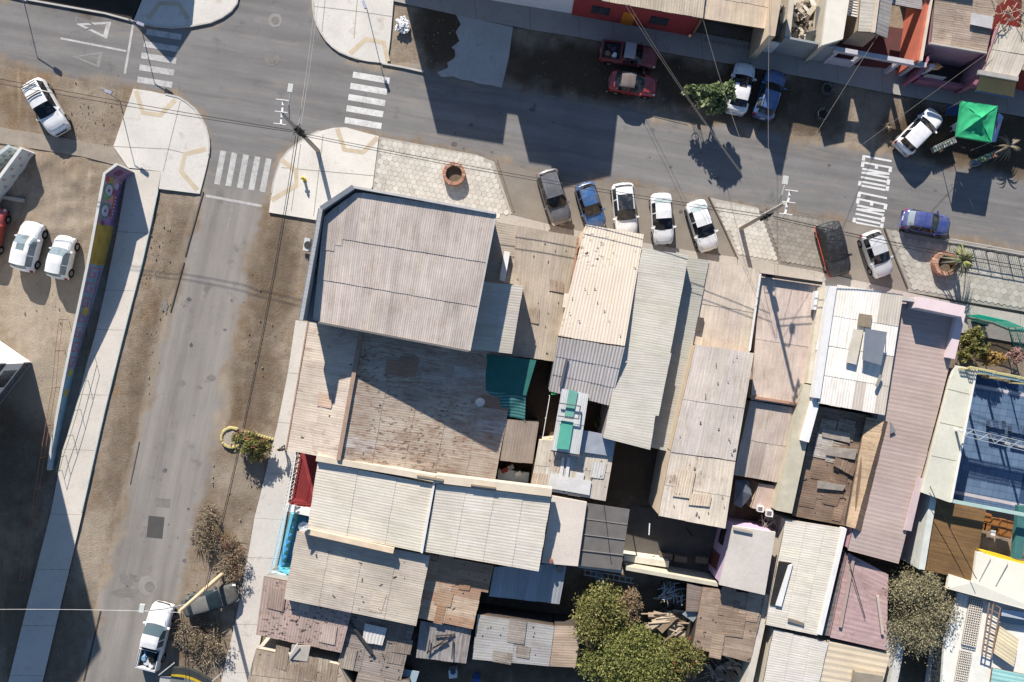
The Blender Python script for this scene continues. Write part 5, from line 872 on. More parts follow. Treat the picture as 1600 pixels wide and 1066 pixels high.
MB().prism([V3(p) for p in ((1531, 119, 2.9), (1588, 129, 2.9), (1584, 152, 2.4), (1525, 141, 2.4))][::-1], [V3(p) for p in ((1531, 119, 2.95), (1588, 129, 2.95), (1584, 152, 2.45), (1525, 141, 2.45))][::-1]).build('cloth', TA, t); MB().prism([V3(p) for p in ((1525, 141, 2.05), (1584, 152, 2.05), (1583, 154, 2.05), (1524, 143, 2.05))][::-1], [V3(p) for p in ((1525, 141.5, 2.4), (1584, 152.5, 2.4), (1583, 154, 2.4), (1524, 143, 2.4))][::-1]).build('valance', plain((120, 160, 190)), t)
for x, y in ((1526, 142), (1583, 152)): MB().tube([P(x, y, 0), P(x, y, 2.4)], .03).build('post', STEEL, t)
house('greenish striped roof in the top right corner', [(1598, -20, 3.8), (1680, -5, 3.8), (1660, 125, 3.4), (1592, 108, 3.4)], 'h', 'red', col=(190, 182, 160), mat='worn', nu=6, nv=2)
t = thing('dry_rubbish', 'tangle of dry branches and junk on the patched roof at the top right', 'branches', P(1575, 20, 3.0))
for k in range(40): a = P(1578 + random.gauss(0, 9), 22 + random.gauss(0, 14), 3.5 + random.uniform(0, .5)); MB().tube([a, a + Vector((random.uniform(-1, 1), random.uniform(-1, 1), random.uniform(-.3, .4)))], .025, 5).build('branch', plain((190, 170, 150)), t)
h = thing('house', 'house beyond the top left edge, seen as its gable shadow on the crossing', 'house', P(210, -110)); ga = [(183, -69), (277, -62), (285, -150), (190, -157)]
block(h, ga, 2.9, 'cream'); MB().add([tuple(P(x, y).xy) + (z,) for x, y, z in ((183, -69, 2.9), (277, -62, 2.9), (228, -62, 4.4), (190, -157, 2.9), (285, -150, 2.9), (237, -150, 4.4))], [(0, 1, 2), (3, 5, 4), (0, 2, 5, 3), (2, 1, 4, 5), (0, 3, 4, 1)]).build('roof', RM['cement'], h).color = alb((180, 172, 165))
block(h, [(20, -100), (182.5, -70), (190, -157), (40, -180)], 2.7, 'cream', 'side_wing')
# ------------------------------------------------------------------ apartment tower at the left edge, mural wall, lot
h = thing('apartment_block', 'four-storey apartment block with dark glazed front at the left edge', 'building', P(-60, 600)); tb = [(50, 567), (-110, 772), (-330, 600), (-170, 415)]
block(h, tb, 12.2, plain((236, 232, 224), .85, .08)); DK = plain((58, 62, 70), .8, .15)
A, B = P(50, 567), P(-110, 772)
for s in range(4): on_wall(h, B, A, .0, 1.0, .05 + 3 * s, 1.0 + 3 * s, plain((96, 98, 104)), 'storey_band', -.12)
for s in range(4):
    for k in range(5): on_wall(h, B, A, .06 + k * .19, .19 + k * .19, 1.15 + 3 * s, 2.75 + 3 * s, glass((36, 40, 46)), 'window', -.10)
N0, N1 = P(50, 567), P(-170, 415)
for s in range(4): on_wall(h, N0, N1, .15, .3, 1.1 + 3 * s, 2.3 + 3 * s, glass(), 'window', -.08); on_wall(h, N0, N1, .55, .7, 1.1 + 3 * s, 2.3 + 3 * s, glass(), 'window', -.08)
block(thing('apartment_block', 'second apartment block beyond the left edge shading the lower left pavement', 'building', P(-60, 850)), [(-5, 760), (-60, 960), (-300, 900), (-240, 700)], 12.2, plain((220, 214, 204)))
wt = [(184, 258, 2.7), (165, 272, 2.65), (158, 310, 2.6), (149, 360, 2.45), (140, 408, 2.2), (127, 470, 1.8), (113, 535, 1.35), (98, 610, 1.0), (83, 692, .7), (77, 735, .5)]
t = thing('mural_wall', 'long painted wall with graffiti eyes, a yellow block and a pink maze pattern', 'wall', P(140, 480)); tops = [V3(p) for p in wt]; th = .22
WT = plain((206, 206, 200), .85, .1); b = MB(); nrm = []
for i, p in enumerate(tops):
    d = (tops[min(i + 1, len(tops) - 1)] - tops[max(i - 1, 0)]); n = Vector((d.y, -d.x, 0)).normalized(); n = -n if n.x < 0 else n; nrm.append(n)
vs = []
for p, n in zip(tops, nrm): vs += [(p.x, p.y, 0), (p.x, p.y, p.z), (p.x - n.x * th, p.y - n.y * th, p.z), (p.x - n.x * th, p.y - n.y * th, 0)]
f = []
for i in range(len(tops) - 1):
    for j in range(4): f.append((i * 4 + j, i * 4 + 4 + j, i * 4 + 4 + (j + 1) % 4, i * 4 + (j + 1) % 4))
f += [(0, 1, 2, 3), tuple(len(vs) - 4 + k for k in (3, 2, 1, 0))]; mesh('wall', vs, f, WT, t)
cl = [0.0]
for a, b_ in zip(tops, tops[1:]): cl.append(cl[-1] + (Vector((b_.x - a.x, b_.y - a.y)).length))
def onm(s, zr, off):
    for i in range(len(cl) - 1):
        if s <= cl[i + 1] + 1e-6: k = (s - cl[i]) / (cl[i + 1] - cl[i]); p = tops[i].lerp(tops[i + 1], k); n = nrm[i].lerp(nrm[i + 1], k); return Vector((p.x + n.x * off, p.y + n.y * off, p.z * zr))
    return tops[-1]
def mpatch(s0, s1, z0, z1, c, off, name='painted_patch', n=6):
    v = [onm(s0 + (s1 - s0) * k / n, z, off) for k in range(n + 1) for z in (z0, z1)]; MB().add(v, [(2 * k, 2 * k + 2, 2 * k + 3, 2 * k + 1) for k in range(n)]).build(name, plain(tuple(int(v * .8 + 30) for v in c), .85, .3, k=.8), t)
def mblob(s, zr, rs, rz, c, off, n=16, name='painted_patch'): MB().add([onm(s, zr, off)] + [onm(s + rs * math.cos(2 * math.pi * k / n), min(.995, max(.01, zr + rz * math.sin(2 * math.pi * k / n))), off) for k in range(n)], [(0, k + 1, (k + 1) % n + 1) for k in range(n)]).build(name, plain(tuple(int(v * .85 + 22) for v in c), .85, .25, k=.85), t)
mpatch(0.02, 1.3, .01, .995, (146, 116, 146), .008, n=3); mpatch(1.3, 3.4, .01, .995, (176, 152, 160), .008); mpatch(3.4, 5.1, .01, .995, (150, 130, 150), .008); mpatch(5.1, 8.4, .01, .995, (196, 160, 60), .008, n=9); mpatch(8.4, cl[-1] - .1, .01, .995, (128, 170, 196), .008, n=30)
mpatch(1.5, 5.0, .0101, .28, (126, 96, 150), .014); mpatch(1.4, 4.9, .28, .36, (200, 96, 70), .014); mpatch(1.3, 2.2, .55, .9, (180, 150, 80), .014); mpatch(2.4, 3.2, .4, .62, (214, 160, 90), .014)
for s, zr in ((2.35, .68), (4.0, .68)): mblob(s, zr, .62, .26, (70, 140, 130), .018); mblob(s, zr, .46, .19, (190, 186, 214), .023); mblob(s, zr, .12, .05, (40, 60, 50), .028); mblob(s, zr - .26, .3, .07, (130, 70, 130), .023)
for k in range(7): mblob(2.7 + k * .28, .24, .07, .035, (230, 226, 230), .02, 8)
for s, zr, rs, rz, c in ((1.8, .3, .3, .1, (190, 180, 210)), (2.9, .8, .3, .12, (110, 170, 120)), (4.7, .4, .3, .14, (160, 120, 190)), (.7, .6, .4, .2, (120, 70, 110)), (3.15, .45, .16, .12, (214, 140, 160)), (5.0, .7, .2, .1, (120, 60, 110)), (1.5, .85, .3, .08, (190, 70, 100))): mblob(s, zr, rs, rz, c, .026)
MZ = plain((186, 96, 116), .8, .2, k=.95)
def mline(s0, z0, s1, z1, wd=.09):
    if abs(s1 - s0) > abs(z1 - z0): v = [onm(s0, z0 - .05, .02), onm(s1, z1 - .05, .02), onm(s1, z1 + .05, .02), onm(s0, z0 + .05, .02)]
    else: v = [onm(s0 - wd / 2, z0, .021), onm(s0 + wd / 2, z0, .021), onm(s1 + wd / 2, z1, .021), onm(s1 - wd / 2, z1, .021)]
    MB().add(v, [(0, 1, 2, 3)]).build('maze_line', MZ, t)
s = 8.7
while s < cl[-1] - 8.5:
    for a in ((0, .2, 0, .85), (0, .85, .75, .85), (.75, .85, .75, .45), (.75, .45, .38, .45), (.38, .45, .38, .65), (0, .2, 1.1, .2)): mline(s + a[0], a[1], s + a[2], a[3])
    s += 1.25
for s in (12.3, 17.5, 19.2): mblob(s, .5, .35, .3, (190, 176, 90), .024)
RST = plain((150, 112, 92), .8, .2); t = thing('lot_fence', 'thin rusty rail fence between the dirt lot and the mural wall', 'fence', P(85, 640))
fp = [(107, 500), (101, 548), (96, 605), (86, 663), (78, 712), (70, 760), (64, 800), (54, 850), (46, 900)]; fw = [P(x, y) for x, y in fp]
for a, b_ in zip(fw, fw[1:]):
    for z in (.75, 1.25): MB().beam((a.x, a.y, z), (b_.x, b_.y, z), .03, .03).build('rail', RST, t)
for a in fw: MB().beam((a.x, a.y, 0), (a.x, a.y, 1.3), .04, .04).build('post', RST, t)
t = thing('fence_shadow_rail', 'dark thin rails standing in for the lot fence shadow on the pavement beside the mural wall', 'fence_shadow_rail', P(122, 640)); RAIL_SHADE = plain((60, 80, 84), .6); fp = [(148, 556), (138, 595), (126, 640), (114, 680), (103, 712), (97, 735)]; fw = [P(x, y, .12) for x, y in fp]  # dark rails imitate the shadow that the lot fence casts here
for a, b_ in zip(fw, fw[1:]):
    for z in (.5, .95): MB().tube([(a.x, a.y, z), (b_.x, b_.y, z)], .02).build('rail', RAIL_SHADE, t)
for a in fw: MB().tube([a, (a.x, a.y, .97)], .02).build('post', RAIL_SHADE, t)
for i, (a, b_, m) in enumerate((((33, 231, 1.7), (-30, 316, 1.7), plain((214, 214, 210))), ((14, 228, 1.7), (-30, 262, 1.7), plain((190, 200, 200))))):
    t = thing('painted_wall', ['pale painted wall with dotted pattern at the left edge of the lot', 'short pale wall with triangle pattern at the left edge'][i], 'wall', P(5, 265 - 20 * i)); parapet(t, a, b_, .25, 1.7, m, 'wall'); A, B = V3(a), V3(b_); d = (B - A); n = Vector((-d.y, d.x, 0)).normalized(); n = -n if n.x < 0 else n
    for k in range(10): p = A + d * (k + .5) / 10 + n * .135; u = d.normalized() * .17; MB().add([p - u + Vector((0, 0, -1.2 + .6 * (k % 2))), p + u + Vector((0, 0, -1.2 + .6 * (k % 2))), p + Vector((0, 0, -.75 + .6 * (k % 2)))], [(0, 1, 2)]).build('painted_patch', plain((120, 150, 150) if i else (190, 160, 160)), t)
t = thing('lot_kerb', 'broken concrete kerb piece lying at the left edge of the lot', 'kerb', P(20, 310)); MB().beam(P(-10, 306, .12), P(38, 314, .12), .3, .25).build('block', CONC2, t)
# ------------------------------------------------------------------ vehicles
KEYS = {
 'sedan': [(0, .60, .58, .52, .60, .80), (.03, .93, .91, .80, .74, .93), (.08, 1.0, .97, .88, .78, .98), (.12, 1.02, .99, .90, .78, 1), (.235, 1.39, 1.34, .93, .70, 1), (.38, 1.45, 1.39, .92, .72, 1), (.52, 1.42, 1.36, .91, .71, 1), (.73, .99, .96, .88, .82, 1), (.87, .91, .87, .80, .77, .97), (.96, .78, .74, .66, .68, .88), (1, .55, .53, .48, .52, .76)],
 'hatch': [(0, .66, .63, .56, .62, .84), (.025, .98, .95, .84, .68, .94), (.06, 1.06, 1.02, .92, .70, .97), (.15, 1.42, 1.37, .95, .70, 1), (.33, 1.5, 1.44, .94, .73, 1), (.51, 1.46, 1.40, .93, .72, 1), (.71, 1.02, .99, .90, .82, 1), (.87, .93, .89, .82, .77, .97), (.96, .80, .76, .66, .68, .88), (1, .55, .53, .48, .52, .76)],
 'suv': [(0, .72, .70, .60, .70, .88), (.02, 1.08, 1.05, .92, .74, .96), (.05, 1.14, 1.10, .98, .74, .98), (.11, 1.58, 1.52, 1.0, .73, 1), (.34, 1.65, 1.58, .99, .75, 1), (.53, 1.6, 1.54, .98, .74, 1), (.71, 1.12, 1.08, .97, .84, 1), (.87, 1.05, 1.0, .90, .80, .98), (.96, .92, .88, .74, .72, .91), (1, .62, .6, .52, .58, .80)],
 'pickup': [(0, .62, .60, .55, .86, .93), (.015, 1.0, 1.0, .93, .88, .97), (.36, 1.02, 1.02, .95, .88, 1), (.372, 1.06, 1.04, .96, .78, 1), (.40, 1.62, 1.56, .98, .72, 1), (.48, 1.66, 1.6, .98, .74, 1), (.59, 1.62, 1.56, .98, .73, 1), (.725, 1.12, 1.08, .97, .82, 1), (.87, 1.05, 1.0, .90, .80, .98), (.965, .92, .88, .74, .74, .92), (1, .62, .6, .52, .60, .82)],
}
WIN = {'sedan': ((.12, .235), (.52, .73), (.19, .40, .42, .655)), 'hatch': ((.06, .15), (.51, .71), (.11, .31, .335, .64)), 'suv': ((.05, .11), (.53, .71), (.10, .32, .34, .635)), 'pickup': ((.372, .40), (.59, .725), (.415, .51, .53, .675))}
TYRE, RIM = plain((26, 26, 27), .9, .1, fine=False), plain((150, 152, 155), .4, .05, metal=.5, fine=False)
LAMP, TAIL = plain((214, 218, 222), .15, .03, fine=False), plain((150, 20, 22), .2, .03, fine=False)
TRIM = plain((24, 24, 26), .6, .05, fine=False)
def car(label, px, py, dx, dy, L, W, H, kind, paint, z0=.04, rails=None, sunroof=False, cargo=None, cover=None, gl=None, group='cars and pickups parked along the streets', roofpaint=None, rear_sky_glass=None):
    c = P(px, py, H * .45); yaw = math.atan2(-dy, dx); name = {'pickup': 'pickup_truck'}.get(kind, 'parked_car')
    t = thing(name, label, 'pickup' if kind == 'pickup' else 'car', (c.x, c.y, z0), group, yaw); ks = KEYS[kind]; hs = H / max(k[1] for k in ks); G = gl or glass()
    rw, ws, sw = WIN[kind]; base = sorted(set([k[0] for k in ks] + list(rw) + list(ws) + list(sw) + ([.03, .345] if kind == 'pickup' else [])))
    S = []
    for a, b in zip(base, base[1:]):
        n = 2 if b - a < .06 else 3
        S += [a + (b - a) * i / n for i in range(n)]
    S.append(1.0); ka = np.array(ks); prof = lambda j, s: float(np.interp(s, ka[:, 0], ka[:, j]))
    rows = []
    for s in S:
        zc, ze, zb, wt, wf = [prof(j, s) for j in range(1, 6)]; zc *= hs; ze *= hs; zb *= hs; hw = W / 2; x = (s - .5) * L
        bow = 1 - .35 * abs(0) ; half = [(hw * wf * .90, .20), (hw * wf * .985, .2 + .22 * (zb - .2)), (hw * wf, .2 + .55 * (zb - .2)), (hw * wf * .99, .2 + .85 * (zb - .2)), (hw * wf * .955, zb)]
        for k in (1, 2, 3): half.append((hw * wf * .955 + (hw * wt - hw * wf * .955) * k / 3 * (1.0), zb + (ze - zb) * k / 3))
        half += [(hw * wt * .88, ze + (zc - ze) * .55), (hw * wt * .5, ze + (zc - ze) * .9), (0, zc)]
        # round the nose and tail in plan
        full = [(y, z) for y, z in half] + [(-y, z) for y, z in half[-2::-1]]; rr = []
        for y, z in full:
            bend = (abs(y) / hw) ** 2 * L * .028; xx = x - bend if s > .72 else (x + bend * .8 if s < .2 and kind != 'pickup' else x)
            if .53 <= s <= .75: xx = x - bend * (s - .53) / .2 * 1.0 if s < .73 else x - bend
            rr.append((xx, y, z))
        rows.append(rr)
    m = len(rows[0]); parts = {}
    mid = (m - 1) // 2
    def key(s, j):
        e = j if j < mid else m - 2 - j; sd = 'l' if j < mid else 'r'
        if cover: return 'body'
        if e >= 7 and rw[0] <= s <= rw[1] and e >= 7: return 'rear_window' if e >= 8 or True else 'body'
        if e >= 7 and ws[0] <= s <= ws[1]: return 'windscreen'
        if e in (4, 5, 6) and not (e == 6 and False):
            if sw[0] <= s <= sw[1]: return 'side_window_rear_' + sd
            if sw[2] <= s <= sw[3]: return 'side_window_front_' + sd
        if kind == 'pickup' and .03 <= s <= .345 and e >= 7: return 'void'
        if s > .955 and e in (3, 4, 5): return 'headlight_' + sd
        if s < .035 and e in (2, 3, 4): return 'tail_light_' + sd
        if sunroof and e >= (8 if sunroof[1] - sunroof[0] > .2 else 9) and sunroof[0] <= s <= sunroof[1]: return 'sunroof'
        if roofpaint and e >= 7 and rw[1] <= s <= ws[0]: return 'roof_panel'
        return 'body'
    for i in range(len(S) - 1):
        for j in range(m - 1):
            k = key((S[i] + S[i + 1]) / 2, j)
            if k != 'void': parts.setdefault(k, []).append((i, j))
    nm = {'rear_window': rear_sky_glass or G, 'windscreen': G, 'sunroof': G, 'roof_panel': roofpaint}  # optional pale rear glass has a sky reflection in its colour
    for k, fs in parts.items():
        idx = {}; vs = []; ff = []
        for i, j in fs:
            q = []
            for a, b in ((i, j), (i + 1, j), (i + 1, j + 1), (i, j + 1)):
                if (a, b) not in idx: idx[(a, b)] = len(vs); vs.append(rows[a][b])
                q.append(idx[(a, b)])
            ff.append(tuple(q))
        if k == 'body':
            for a, rev in ((0, False), (len(rows) - 1, True)):
                q = []
                for b in range(m):
                    if (a, b) not in idx: idx[(a, b)] = len(vs); vs.append(rows[a][b])
                    q.append(idx[(a, b)])
                ff.append(tuple(q if rev else q[::-1]))
        mat = nm.get(k) or (G if 'window' in k else LAMP if 'headlight' in k else TAIL if 'tail' in k else (cover or paint))
        if 'window_' in k and k.startswith('side'): k = 'side_window'
        k = k[:-2] if k[-2:] in ('_l', '_r') else k
        mesh(k, vs, ff, mat, t, smooth=True, local=True)
    MB().box((0, 0, .26), L * .93, W * .86, .16).build('underbody', TRIM, t, local=True)
    wr = .33 if kind in ('suv', 'pickup') else .30
    for s in (.185, .80):
        for sd in (-1, 1):
            x, y = (s - .5) * L, sd * (W / 2 - .085); wv = MB(); n = 20
            ring = lambda r, yy: [(x + r * math.cos(2 * math.pi * k / n), yy, wr - .02 + r * math.sin(2 * math.pi * k / n)) for k in range(n)]
            wl_ = MB(); wl_.prism(ring(wr, y - .1), ring(wr, y + .1)); w_ = wl_.build('wheel', TYRE, t, local=True); MB().prism(ring(wr * .62, y - .105), ring(wr * .62, y + .105)).build('rim', RIM, w_, local=True)
            if not cover: MB().prism(ring(wr * 1.16, y - .1), ring(wr * 1.16, y + .078)).build('wheel_arch', TRIM, t, local=True)
    if cover:
        pa = [rows[i][0] for i in range(len(rows))]; pa = [(p[0], p[1] * 1.135, .50) for p in pa]; pb = [(p[0], -p[1], p[2]) for p in pa[::-1]]; MB().tube([pa[-1]] + [], .02) if False else None
        MB().tube(pb, .032).build('red_hem', plain((226, 92, 70), .7, .05), t, local=True); MB().tube([pa[-1], pb[0]], .032).build('red_hem', plain((226, 92, 70), .7, .05), t, local=True)
        for sd in (-1, 1): MB().box(((ws[1] - .5 - .03) * L, sd * (W / 2 + .05), .95), .2, .22, .2).build('mirror_bulge', cover, t, local=True)
        return t
    for sd in (-1, 1):
        MB().prism([((ws[1] - .5) * L - .28, sd * (W / 2 - .06), .90 * hs), ((ws[1] - .5) * L - .28, sd * (W / 2 + .16), .92 * hs), ((ws[1] - .5) * L - .16, sd * (W / 2 + .16), .92 * hs), ((ws[1] - .5) * L - .10, sd * (W / 2 - .06), .90 * hs)], [((ws[1] - .5) * L - .28, sd * (W / 2 - .06), 1.0 * hs), ((ws[1] - .5) * L - .28, sd * (W / 2 + .15), 1.04 * hs), ((ws[1] - .5) * L - .18, sd * (W / 2 + .15), 1.04 * hs), ((ws[1] - .5) * L - .12, sd * (W / 2 - .06), 1.0 * hs)]).build('mirror', paint, t, local=True)
        if rails: MB().tube([((rw[1] - .5 + .02) * L, sd * W * .31, H - .02), ((.45 - .5) * L, sd * W * .325, H + .05), ((ws[0] - .5 - .01) * L, sd * W * .31, H - .02)], .025).build('roof_rail', rails, t, local=True)
    MB().box((-L / 2 - .005, 0, .72), .02, .38, .13).build('licence_plate', WHITE, t, local=True); MB().box((L / 2 + .005, 0, .42), .02, .36, .12).build('licence_plate', WHITE, t, local=True)
    # seams of the bonnet and boot, wipers
    SE = TRIM
    for sd in (-1, 1):
        MB().beam(((ws[1] - .5 + .015) * L, sd * W * .375, prof(1, ws[1] + .02) * hs - .012), ((.945 - .5) * L, sd * W * .33, prof(1, .945) * hs - .02), .018, .012).build('bonnet_seam', SE, t, local=True)
    MB().tube([((ws[1] - .5) * L - .05, -W * .25, prof(1, ws[1]) * hs + .02), ((ws[1] - .5) * L - .22, W * .05, prof(1, ws[1]) * hs + .12)], .01, 4).build('wiper', SE, t, local=True)
    MB().box((L / 2 - .10, 0, .52 * hs), .2, W * .5, .14).build('grille', SE, t, local=True)
    if kind == 'pickup':
        x0, x1, hw = (.035 - .5) * L, (.34 - .5) * L, W / 2 * .80; bt = MB(); FL = plain((70, 70, 72), .8)
        bt.box(((x0 + x1) / 2, 0, .66), x1 - x0, hw * 2, .05); bt.build('bed_floor', FL, t, local=True)
        for sd in (-1, 1): MB().box(((x0 + x1) / 2, sd * hw, .84), x1 - x0, .05, .36).build('bed_side', paint, t, local=True)
        MB().box((x0, 0, .84), .05, hw * 2, .36).build('tailgate', paint, t, local=True); MB().box((x1, 0, .84), .05, hw * 2, .36).build('bed_side', paint, t, local=True)
        for k, (cx, cy, r, m_) in enumerate(cargo or ()):
            b = MB(); n = 9; b.disc((x0 + (x1 - x0) * cx, cy * hw, .69), r, .28 + .1 * (k % 3), n, r * .6); b.build('cargo_piece', m_, t, local=True)
        MB().tube([(x1 + .1, -hw, 1.1), (x1 + .05, -hw * .9, 1.5), (x1 + .05, hw * .9, 1.5), (x1 + .1, hw, 1.1)], .03).build('roll_bar', paint, t, local=True)
    return t
WP, BL, RD, GY, DB = gloss((243, 243, 243)), gloss((44, 92, 146), k=.85), gloss((160, 32, 40), k=.85), gloss((96, 98, 104), .3), gloss((50, 70, 136), k=.85)
SILV = gloss((206, 208, 210), .3); DUST = plain((92, 92, 88), .75, .35, 2.2)
_c2 = NT('cover_cloth'); _p = _c2.pos(); _c2.bump(_c2.math('ADD', _c2.noise(_c2.map(_p, (1.2, 3.0, 1.5), .5), 1.6, 4, .6), _c2.noise(_c2.map(_p, (4, 1.2, 2), -.4), 1.3, 3)), 0.7, .12); COVER = _c2.fin(_c2.scale(alb((44, 45, 49)), _c2.ramp(_c2.noise(_p, 2.5, 4), .3, .7, .7, 1.35)), .5, .4)
car('white off-roader with roof bars parked alone on the dirt verge at the left', 72, 167, 45, 80, 4.7, 1.85, 1.78, 'suv', WP, .02)
t = bpy.data.objects[-1] if False else None
car('red car cut off by the left edge', -14, 362, 18, -76, 4.2, 1.75, 1.5, 'hatch', RD, .02)
car('white car with a black sunroof, left of the pair on the dirt lot', 43, 385, 19, -76, 4.15, 1.8, 1.62, 'suv', WP, .02, sunroof=(.40, .52), gl=glass((112, 126, 132)))  # pale glass colour imitates sunlit, reflecting windscreens
car('small boxy white car, right of the pair on the dirt lot', 96, 402, 15, -66, 3.6, 1.65, 1.65, 'suv', gloss((236, 238, 238)), .02, gl=glass((112, 126, 132)))  # glass paled likewise, reflection put into its colour
car('dark grey estate car, leftmost in the row beside the road', 866, 308, 25, 82, 4.6, 1.85, 1.62, 'suv', GY, rails=STEEL)
car('bright blue hatchback with silver roof rails in the row beside the road', 923, 322, 22, 70, 3.9, 1.72, 1.55, 'hatch', BL, rails=CHROME)
car('white off-roader with a long black sunroof in the row beside the road', 976, 328, 8, 78, 4.4, 1.85, 1.66, 'suv', WP, sunroof=(.22, .50), gl=glass((40, 46, 54)))
car('white saloon standing straight, fourth in the row beside the road', 1034.5, 342, 5, 80, 4.25, 1.75, 1.46, 'sedan', WP, rear_sky_glass=glass((136, 148, 150)))
car('white saloon parked at a slant, rightmost in the row beside the road', 1097, 353, 25, 78, 4.3, 1.75, 1.46, 'sedan', WP, rear_sky_glass=glass((136, 148, 150)))
car('car hidden under a black cover with a red hem', 1303, 389, 22, 80, 4.5, 1.95, 1.55, 'suv', BLACK, cover=COVER)
car('silver-white hatchback right of the covered car', 1370, 397, 27, 74, 3.9, 1.72, 1.5, 'hatch', SILV)
car('royal blue car driving past the paved verge on the right', 1447, 348, 71, 13, 3.95, 1.72, 1.5, 'hatch', DB, rear_sky_glass=glass((130, 140, 146)))
car('old dark red pickup with a loaded bed in the shade below the red house', 983, 85, 88, 14, 4.7, 1.75, 1.6, 'pickup', gloss((120, 26, 38), .5, coat=.2, k=.9), .03, cargo=[(.3, -.4, .35, plain((150, 120, 90))), (.6, .2, .3, plain((90, 60, 90))), (.7, -.5, .25, WHITE), (.35, .45, .3, DARK)], roofpaint=plain((170, 160, 160), .6))
car('red saloon with a tinted roof parked below the old red pickup', 989, 131, 70, 11, 3.95, 1.72, 1.46, 'sedan', RD, .03, roofpaint=plain((120, 108, 104), .5))
car('white saloon with sunroof in the shade beside the street tree', 1157, 138, 17, -79, 4.3, 1.8, 1.46, 'sedan', WP, .03, sunroof=(.46, .55))
car('blue car with silver roof rails in the shade, right of the white saloon', 1203, 148, 23, -74, 4.1, 1.78, 1.6, 'hatch', BL, .03, rails=CHROME)
car('white car with a black rear window beside the green tent', 1437, 205, 58, -60, 4.3, 1.8, 1.62, 'suv', WP, .03)
car('white double-cab pickup with rags in its bed at the bottom left', 242, 995, 27, -107, 5.55, 1.9, 1.75, 'pickup', WP, cargo=[(.28, .1, .38, plain((214, 216, 220), .9, .2)), (.45, .45, .3, plain((120, 160, 190), .9)), (.7, -.2, .45, plain((50, 56, 62), .9)), (.75, .4, .25, plain((60, 80, 110))), (.2, -.5, .3, WHITE), (.5, -.45, .35, BLACK)], gl=glass((70, 86, 92)))
car('dusty dark wreck of a car parked askew beside the leaning pole at the bottom left', 328, 938, 92, -26, 4.7, 1.75, 1.42, 'sedan', DUST, .02, gl=plain((40, 52, 58), .4, .2, 3), roofpaint=plain((122, 121, 116), .7, .2))
rb = [o for o in bpy.data.objects if o.get('label', '').startswith('white off-roader with roof bars')][0]
for x in (-1.7, -1.52, -.82, -.64): MB().beam((x, -.62, 1.84), (x, .62, 1.84), .05, .04).build('roof_bar', BLACK, rb, local=True)

# ------------------------------------------------------------------ poles and cables
CONCP = plain((176, 168, 156), .9, .1)
def catenary(a, b, sag, n=14): return [Vector(a).lerp(Vector(b), i / n) - Vector((0, 0, sag * 4 * (i / n) * (1 - i / n))) for i in range(n + 1)]
def cable(label, a, b, sag=.5, r=.022, m=None):
    A, B = V3(a), V3(b); return tag(MB().tube(catenary(A, B, sag), r, 5).build('cable', m or plain((40, 40, 42), .7, fine=False)), label, 'cable', 'overhead cables')
def pole(label, base, top, z1, lamp, arm, boxes=True, m=None, arms=True):
    b = P(*base); tt = P(top[0], top[1], z1); t = thing('utility_pole', label, 'utility pole', b)
    MB().tube([b, tt], .19, 12, .12).build('shaft', m or CONCP, t)
    if arms:
        for k, (x0, y0, x1, y1) in enumerate(arm):
            MB().beam(P(x0, y0, z1 + .05), P(x1, y1, z1 + .05), .13, .13).build('crossarm', WHITE, t)
            for s in (.02, .5, .98):
                p = P(x0 + (x1 - x0) * s, y0 + (y1 - y0) * s, z1 + .1); i_ = MB().disc(p, .07, .22, 10, .05).build('insulator', plain((190, 176, 160)), t)
                d = Vector((-.98, .12, 0)); MB().beam(p + d * -.45 + Vector((0, 0, .22)), p + d * .45 + Vector((0, 0, .22)), .05, .05).build('wire_clamp', WHITE, t)
    if lamp:
        p0 = b.lerp(tt, .82); p1 = P(lamp[0], lamp[1], z1 * .86); MB().tube([p0, p0.lerp(p1, .5) + Vector((0, 0, .3)), p1], .045, 8).build('lamp_arm', STEEL, t); MB().box(p1 + Vector((0, .2, 0)), .36, .6, .14, -.15).build('lamp_head', plain((200, 202, 196)), t)
    if boxes:
        for s, sx in ((.58, .5), (.66, .42), (.5, .3)): p = b.lerp(tt, s); MB().box(p + Vector((.12, -.1, 0)), sx, .28, .5, .7).build('junction_box', BLACK, t)
        p = b.lerp(tt, .62)
        for k in range(5): a = k * 1.3; MB().tube([p, p + Vector((math.cos(a) * .5, math.sin(a) * .5, -.2)), p + Vector((math.cos(a) * .3, math.sin(a) * .3, -.6))], .025, 5).build('cable_loop', BLACK, t)
    return t
pole('concrete utility pole with three-pin crossarm at the street corner', (497, 236), (441, 178), 9.6, (454, 142), [(443, 157, 439, 196)])
pole('concrete utility pole with lamp behind the paved strip, middle of the street', (1157, 357), (1226, 318), 10.0, (1227, 286), [(1235, 298, 1226, 336)])
t3 = pole('timber utility pole leaning over the dusty wreck at the bottom left', (348, 897), (280, 956), 8.4, (222, 955), [], m=plain((214, 190, 156), .9, .1), arms=False, boxes=False)
def lamp_post(label, base, top, h, m=STEEL):
    b = P(*base); t = thing('lamp_post', label, 'lamp post', b); tp = Vector((b.x, b.y, h)); MB().tube([b, tp], .038, 8, .03).build('shaft', m, t); e = P(top[0], top[1], h + .1); MB().tube([tp, e], .035, 6).build('lamp_arm', m, t); d = (e - tp).normalized(); MB().beam(e - d * .1, e + d * .55, .24, .12).build('lamp_head', plain((150, 152, 170)), t)
lamp_post('thin lamp post with grey head on the corner of the concrete island', (187, 157), (166, 142), 2.9); lamp_post('short lamp post at the top edge of the pale island', (574, 16), (568, 4), 2.7, plain((200, 200, 198)))
lamp_post('slim lamp post at the upper left verge, beside the kerb', (222, 48), (216, 36), 2.3); lamp_post('slim lamp post at the top left edge', (38, 4), (33, -4), 2.4)
